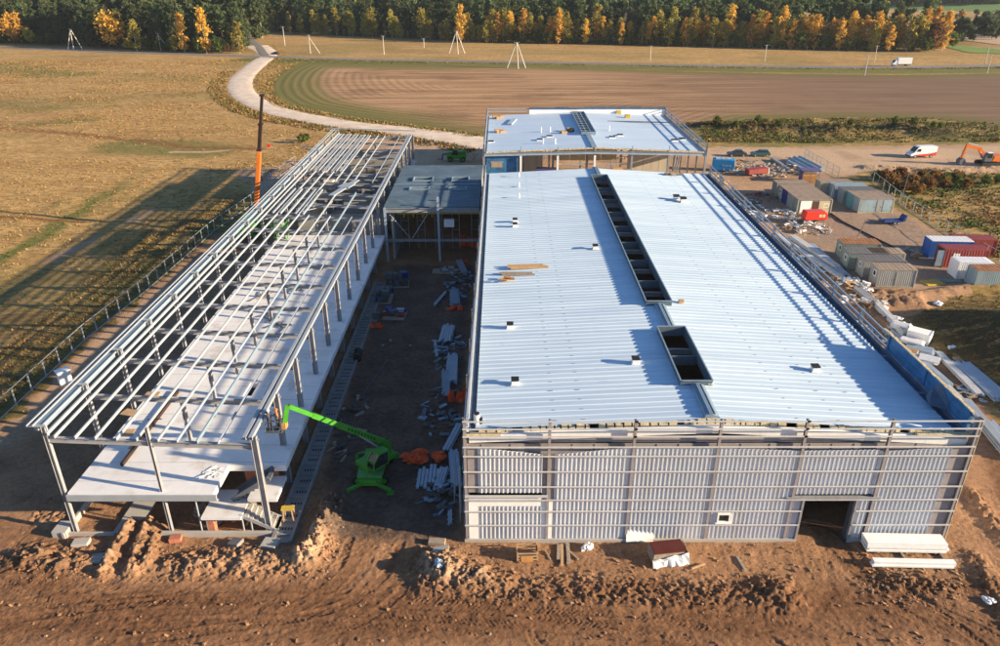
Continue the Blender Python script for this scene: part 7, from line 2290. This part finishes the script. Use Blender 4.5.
netting((470,246), 1.3, "bright orange-red cover on equipment at the lane's far end", 1.1)
netting((464,262), .7, "small orange scrap on the lane floor near its far end", .3)
netting((376,327), .8, "orange bundle among crates at the lane's left side", .4)
netting((455,309), .9, "orange netting lying by the far profile stack", .3)
def pallet_load(px, lab, mats, L=2.4, W_=1.6, n=10, h=.6, rz=0):
    g = G(*px); rng = random.Random(int(px[0]+px[1])); t = thing("pallet_load", lab, "pallet load", (g.x, g.y, zground(g.x, g.y)+.02), math.radians(rz))
    m = MB(); m.box(-L/2, -W_/2, 0, L/2, W_/2, .14); m.build("pallet", MAT["wood_grey"], t)
    for k in range(n):
        m = MB(); m.obox((rng.uniform(-.4, .4)*L, rng.uniform(-.35, .35)*W_, .15+h*.25+.003*k+rng.choice((0, h*.5))), (rng.uniform(.2, .5), rng.uniform(-.1, .1), 0), (0, rng.uniform(.15, .4), 0), (0, 0, h*.24)); m.build("load", MAT[mats[k % len(mats)]], t)
    return t
pallet_load((397,285), "tall dark load of blue and black crates on the lane's left side, farther one", ("steel_dark", "blue", "steel_dark", "rubble_dk"), 3.4, 2.4, 18, 1.7, 4)
pallet_load((384,300), "dark crate load on the lane's left side, middle one", ("steel_dark", "blue", "rubble_dk"), 2.2, 3.2, 14, 1.3)
pallet_load((395,316), "load of dark boxes and red tools on the lane's left side, nearer one", ("steel_dark", "blue", "red_cont", "galv_blue"), 2.8, 2.6, 12, .9, -5)
pallet_load((372,322), "narrow dark crate load beside the footing beam in the lane", ("steel_dark", "concrete_dk"), 1.2, 2.6, 6, .8)
t = pallet_load((447,272), "low flat load of grey boards at the lane's far end", ("concrete_dk", "steel", "galv_blue"), 4.2, 1.8, 8, .4)
m = MB()
for k in range(3): m.tube((0, k*.62-.6, .45), (0, k*.62-.05, .45), .45, n=16)
m.tube((-.0, -.7, .45), (0, 1.4, .45), .2, n=10); solo_at("cable_drum", m, MAT["black"], (358,360), "black drum-like roll lying beside the footing beam in the lane", "drum", 6)
for px, s, lab in (((390,340), .6, "crumpled pale sheet on the lane floor"), ((383,345), .4, "small pale scrap beside the sheet in the lane"), ((410,346), .4, "tiny white scrap in the middle of the lane"), ((345,382), .7, "pale sheet by the footing beam in the lane")):
    rubble_bit(px, s*.6, "trim_blue", lab, "plastic_sheet", "plastic", .25)
m = MB(); m.tube((0, 0, .1), (1.6, 7.5, .1), .05, n=6); solo_at("steel_pole", m, MAT["steel_dark"], (363,395), "thin dark pole lying along the lane floor", "pole")
m = MB(); m.tube((0, 0, .1), (.3, 1.4, .35), .09, n=8); solo_at("green_tube", m, MAT["green"], (461,474), "short green tube leaning at the hall's front left corner", "tube")
for k, x in enumerate((-3.3, -3.9)):
    t = thing("scaffold_tower", ("scaffold ladder frame against the hall's front left corner", "second, outer scaffold frame beside the hall's front left corner")[k], "scaffold", (x, 46.5+k*2.5, 0))
    for y in (0, 1.2):
        m = MB(); m.tube((0, y, 0), (0, y, 4.6-k), .04, n=6); m.build("upright", MAT["galv_blue"], t)
    m = MB()
    for z in np.arange(.5, 4.4-k, .5): m.tube((0, 0, z), (0, 1.2, z), .03, n=6)
    m.build("rung", MAT["galv_blue"], t)
debris((449,352), 2.0, 5, 46, ("trim_blue", "steel_dark", "rubble_dk"), "loose dark profiles and scraps between the stacks along the hall wall in the lane", 21, .5)
debris((443,410), 2.4, 5, 46, ("steel_dark", "rubble_dk", "trim_blue"), "scattered offcuts along the hall wall nearer the telehandler", 22, .4)
debris((460,285), 2.4, 5, 50, ("trim_blue", "rubble_dk", "steel_dark"), "tangle of steel offcuts at the far end of the lane's hall side", 23, .8)
debris((352,425), 1.6, 6, 40, ("rubble_dk", "rubble_dk", "wood_grey"), "earth-caked scraps along the footing beam in the lane", 24, .3)
debris((440,497), 1.6, 2.4, 40, ("trim_blue", "steel_dark", "rubble_dk"), "crossed dark steel at the hall's front left corner", 25, .8)
profile_stack((462,268), 5.0, 1.0, 4, 12, "galv_blue", "skewed profile stack at the far end of the lane near the orange cover", 2)
profile_stack((436,350), 4.0, .3, 2, 8, "galv_blue", "two loose profiles lying out on the lane floor", 1)
profile_stack((440,300), 4.5, .4, 2, -16, "galv_blue", "pair of slanted profiles in front of the far profile stack", 1)
# -- yellow trestle by the corner column, tools
t = thing("trestle", "yellow-topped timber trestle beside the frame's corner column", "trestle", (-16.9, 46.4, .3), .1)
for x in (-.4, .4):
    for y in (-.3, .5):
        m = MB(); m.beam((x, y, -.3), (x*.8, y*.8, 1.15), .08, .08, up=(1, 0, 0)); m.build("leg", MAT["wood"], t)
m = MB(); m.box(-.5, -.25, 1.16, .5, .3, 1.22); m.build("top", MAT["yellow"], t)
# -- east side of the hall: long stacks by the wall
def px_angle(p, q):
    a, b = G(*p), G(*q); return a, b, math.degrees(math.atan2(b.y-a.y, b.x-a.x))
def stack_between(p, q, W_, n, mat, lab, layers=2, h=.16):
    a, b, an = px_angle(p, q); c_ = (a+b)/2
    return profile_stack(None, (b-a).length, W_, n, an-90, mat, lab, layers, loc=(c_.x, c_.y), h=h)
stack_between((930,375), (985,430), 1.4, 7, "rail", "long bright galvanised profile stack right of the hall's parapet corner", 2)
stack_between((960,365), (1003,402), 2.2, 8, "galv_blue", "wide blue-grey profile stack at the right photo border", 2, .14)
stack_between((938,355), (980,398), 1.0, 5, "rail", "narrow pale profile stack between the two broad ones at the right", 2)
stack_between((916,358), (950,388), .8, 4, "galv_blue", "short dark profile bundle close to the parapet corner", 2)
stack_between((965,405), (1010,460), 1.2, 6, "galv", "steel channels beside the hall's front right corner, running out of the photo", 3, .2)
stack_between((990,425), (1030,470), .8, 4, "galv_blue", "small steel stack beyond the channels at the right border", 2)
stack_between((776,236), (845,282), 1.0, 5, "rail", "long pale sheet stack beside the hall wall, nearest the yellowish debris", 2)
stack_between((792,238), (838,270), 1.6, 6, "rail", "bright ribbed sheet stack in the middle of the yard's wall side", 3)
stack_between((810,246), (846,278), 1.4, 5, "galv_blue", "blue-grey sheet stack nearest the staggered cabins", 2)
stack_between((780,252), (815,280), 1.2, 5, "rail", "flat sheet stack tight against the hall's parapet", 2)
stack_between((868,302), (905,340), 1.2, 5, "rail", "long narrow stack of steel trays past the staggered cabins", 3)
stack_between((880,322), (915,352), .8, 4, "stack_blue", "pale trays lying beside the narrow steel stack", 2)
stack_between((856,296), (872,310), 1.4, 5, "steel", "short steel pile in front of the cabins", 2)
for px, L, W_, n, rz, mt, lab in (((898,333), 2.2, 1.5, 4, -40, "film_white", "white-wrapped pack on the path by the hall"), ((912,346), 2.8, 1.4, 5, -38, "white", "boxy white crate-like pack standing on the path east of the hall"),
                              ((918,352), 3.4, 1.8, 3, -35, "stack_blue", "wrapped pale panels beside the boxy white pack"), ((925,362), 2.6, 2.0, 3, -35, "film_white", "bulging white sacks-like pack nearest the parapet corner"),
                              ((905,352), 2.4, 1.1, 3, -40, "wood", "timber pack between hall wall and the white packs"), ((958,362), .9, .7, 2, 10, "wood", "small pale carton beside the path")):
    panel_stack(px, L*.8, W_*.8, n, rz, mt, lab, .13, spread=.35)
g = G(909, 343); m = MB(); m.box(-1.2, -.8, 0, 1.2, .8, 1.35)
for x in (-1.22, 1.17):
    m.box(x, -.82, 0, x+.05, .82, 1.4)
solo_at("white_box", m, MAT["white"], (918,341), "white open-ended box on the path east of the hall", "box", -40)
for px, s, lab in (((885,312), 1.3, "heap of torn white film where the steel trays begin"), ((868,296), 1.0, "white film scraps in front of the nearest cabin"), ((903,330), 1.1, "white film lying along the steel trays"), ((951,350), .7, "white plastic at the path's edge near the dark bank"), ((895,322), .9, "grey-white rag heap in the middle of the trays")):
    rubble_bit(px, s, "film_white", lab, "plastic_film", "plastic", .5)
# -- yard clutter
debris((787,216), 6.5, 3.2, 120, ("white", "wood", "galv", "film_white"), "heap of white packaging, timber and sheet scraps left of the red compressor", 1, 1.0)
debris((808,229), 4.0, 3.2, 80, ("wood", "white", "galv"), "leaning timber and pallet scraps below the red compressor", 2, 1.3)
debris((765,197), 3.6, 3, 50, ("steel_dark", "red_cont", "wood_grey"), "dark reddish scrap piled against the tan-roofed row's end walls", 3, .9)
debris((757,172), 9, 5, 130, ("wood_grey", "wood", "concrete_dk", "galv"), "broad tangle of timber and steel scrap between blue box and grey pipes", 4, 1.2)
debris((783,170), 7, 5, 90, ("wood_grey", "galv_blue", "wood", "steel_dark"), "scrap timber heap just left of the grey pipes", 5, 1.2)
debris((738,163), 5, 3, 50, ("concrete", "wood_grey", "rubble"), "low rubble right of the blue box", 6, .7)
debris((900,253), 3.6, 1.6, 40, ("wood_grey", "galv_blue", "wood"), "small pile of boards on the yard floor before the blue container", 7, .7)
debris((862,306), 3, 1.6, 40, ("rubble", "wood", "film_white"), "litter along the sand in front of the nearest cabin", 8, .4)
debris((729,200), 3, 2.0, 36, ("wood", "wood_grey", "yellow"), "boards and yellow scraps by the hall's rear right corner", 9, .7)
debris((738,212), 2.4, 1.6, 24, ("white", "wood"), "small white and timber scraps outside the right parapet", 10, .6)
debris((226,512), 2.6, 1.4, 70, ("concrete", "wood", "rubble"), "rubble and boards under the stair flights at the frame's front", 11, .9)
debris((645,158), 6, 3, 50, ("wood", "wood_grey", "concrete"), "planks and rubble on the ground in the gap before the rear hall", 12, .8)
debris((800,262), 2.2, 6, 70, ("white", "wood", "galv_blue"), "sheet offcuts and timber along the parapet side of the sheet stacks", 31, .6, 40)
debris((846,288), 3.2, 2.2, 50, ("wood", "galv_blue", "white"), "mixed timber and sheet scraps between sheet stacks and sand ridges", 32, .6)
debris((880,335), 1.6, 5, 60, ("wood_grey", "galv", "film_white"), "steel and film clutter along the hall's parapet past the staggered cabins", 33, .6, 40)
debris((905,366), 1.4, 4, 44, ("wood", "galv_blue", "wood_grey"), "timber and sheet clutter close under the film-lined parapet", 34, .6, 40)
debris((943,388), 1.6, 4, 40, ("galv", "wood", "galv_blue"), "offcuts between the bright profile stacks right of the parapet corner", 35, .4, 40)
debris((752,205), 2.2, 3, 40, ("wood", "white", "steel_dark"), "scraps by the hall's parapet left of the tan-roofed cabins", 36, .7)
debris((716,180), 2, 4, 40, ("wood", "yellow", "wood_grey"), "timber and yellow scraps behind the hall's rear right corner", 37, .7)
debris((845,196), 2.4, 2, 24, ("white", "wood_grey"), "boxes and scraps in the gap between the two cabin rows", 38, .6)
g = G(757, 172)
t = thing("scrap_bin", "low dark red bin with a white end in the scrap area behind the cabins", "bin", (G(756,175).x, G(756,175).y, 0), math.radians(12))
m = MB(); m.obox((0, 0, 1.0), (2.2, 0, .1), (0, .9, 0), (0, 0, .5)); m.build("red_bin", MAT["red_cont"], t)
m = MB(); m.box(2.22, -.95, .4, 2.35, .95, 1.6); m.build("white_end", MAT["white"], t)
t = thing("pipe_stack", "large grey-blue pipes lying side by side along the dark fence panels", "pipe stack", (G(808,167).x, G(808,167).y, 0), math.radians(0))
a, b = G(799, 160), G(822, 172); c_ = Vector(t.location)
for k in range(3):
    m = MB(); off = Vector((-k*1.3, -k*.5, .55)); m.tube(a-c_+off, b-c_+off, .55 if k < 2 else .4, n=14); m.build("pipe", MAT["pvc"], t)
stack_between((790,163), (812,176), 2.4, 6, "galv_blue", "dark blue sheet stack left of the grey pipes", 3, .2)
stack_between((772,160), (790,172), 1.0, 4, "steel", "old steel beams lying left of the dark sheet stack", 2, .25)
m = MB()
for k in range(6): m.box(-1.3, -.9+k*.3, .05, 1.3, -.72+k*.3, .2)
m.box(-1.35, -.8, .0, -1.2, .9, .05); m.box(1.2, -.8, .0, 1.35, .9, .05)
solo_at("yellow_ladder_frame", m, MAT["yellow"], (932,283), "yellow slatted frame lying flat before the containers", "frame", 10)
m = MB()
for k in range(4): m.box(-1.6, -.6+k*.3, .05, 1.6, -.42+k*.3, .17)
m.box(-1.5, -.6, 0, -1.35, .5, .05); m.box(1.35, -.6, 0, 1.5, .5, .05)
solo_at("slatted_pallet", m, MAT["cab_green"], (949,281), "grey-green slatted pallet right of the yellow frame", "pallet", -4)
m = MB(); m.box(-.12, -.12, 0, .12, .12, 1.0); m.blob((0, 0, .3), .7, .6, .5, random.Random(1), .3); solo_at("sand_heap", m, MAT["rubble"], (915,258), "brown heap next to the board pile in the yard", "heap")
for px, h, lab in (((826,213), 5.2, "slim lamp post at the corner of the front tan-roofed cabin"), ((899,207), 6.5, "leaning wooden pole behind the right-hand cabin row"), ((857,237), 2.2, "short slanted rod on the yard floor behind the rusty-roofed cabin")):
    m = MB(); m.tube((0, 0, -.2), (.35 if h > 2.5 else .7, 0, h), .09, .06, 8); m.box(.2, -.1, h, .6, .1, h+.1) if h > 5 and h < 6 else None
    solo_at("wooden_pole", m, MAT["pole_wood"], px, lab, "pole")
m = MB(); line = P((828,212),(842,222),(862,232),(890,246),(905,254))
for a, b in zip(line[:-1], line[1:]): m.tube((a[0]-line[0][0], a[1]-line[0][1], .08), (b[0]-line[0][0], b[1]-line[0][1], .08), .14, n=8)
solo_at("black_hose", m, MAT["black"], (828,212), "long dark hose winding across the open yard floor", "hose")
# objects on the sand behind the link building, far end
m = MB()
for k in range(5): m.tube((k*.5, 0, .1+.1*(k % 2)), (k*.5+.4, 2.2, .3), .07, n=6)
solo_at("branch_pile", m, MAT["mast_black"], (428,144), "dark branches lying on the sand behind the link building", "branches", 70)
m = MB(); rng = random.Random(77)
for k in range(10): a = rng.uniform(0, 6.28); m.tube((0, 0, .2), (math.cos(a)*1.2, math.sin(a)*1.2, rng.uniform(.4, 2.0)), .04, n=5)
m.tube((0, -.2, 1), (0, .2, 1), 1.0, n=14, caps=False); solo_at("cable_reel", m, MAT["wood"], (473,161), "wooden cable reel right of the small green telehandler", "reel")
m = MB(); m.box(-.35, -.12, 0, .35, .12, .7); m.box(-.5, -.05, .5, .5, .05, .62); solo_at("red_marker", m, MAT["red"], (269,147), "tiny red marker standing in the meadow right of the tall crane boom", "marker")
m = MB(); m.box(-.6, -.4, 0, .6, .4, 1.5); m.box(-.7, -.5, 1.502, .7, .5, 1.6); solo_at("meter_box", m, MAT["white"], (66,383), "pale box standing against the left mesh fence", "box", 45)
# machine glimpsed through the hall's doorway
t = thing("parked_machine", "blue-grey machine standing inside the dark hall doorway", "machine", (25.0, 49.5, .05), .3)
m = MB(); m.box(-1.6, -.9, .5, 1.4, .9, 1.5); m.extrude([(-.6, -.8, 1.5), (-.6, -.8, 2.5), (.5, -.8, 2.5), (.9, -.8, 1.5)], (0, 1.6, 0)); m.build("body", MAT["stack_blue"], t, bevel=.05)
for x in (-1.0, 1.0):
    for y in (-.95, .95): wheel(t, x, y, .5, .35)
m = MB(); m.beam((.5, 0, 2.2), (3.0, .4, .8), .3, .3); m.build("arm", MAT["galv_blue"], t)
# ------------------------------------------------------------------ light autumn haze over the whole place
hm, hn, hl = new_mat("haze_air")
hn.remove(hn["Principled BSDF"])
pv = hn.new("ShaderNodeVolumePrincipled")
pv.inputs["Color"].default_value = (.80, .88, 1.0, 1)
pv.inputs["Density"].default_value = 0.00007
pv.inputs["Anisotropy"].default_value = 0.2
hl.new(pv.outputs[0], hn["Material Output"].inputs["Volume"])
m = MB(); m.box(-1120, -260, -4.0, 1640, 2760, 47.5)
tag(m.build("haze", hm), "thin pale blue autumn haze in the air", "haze", kind="stuff")
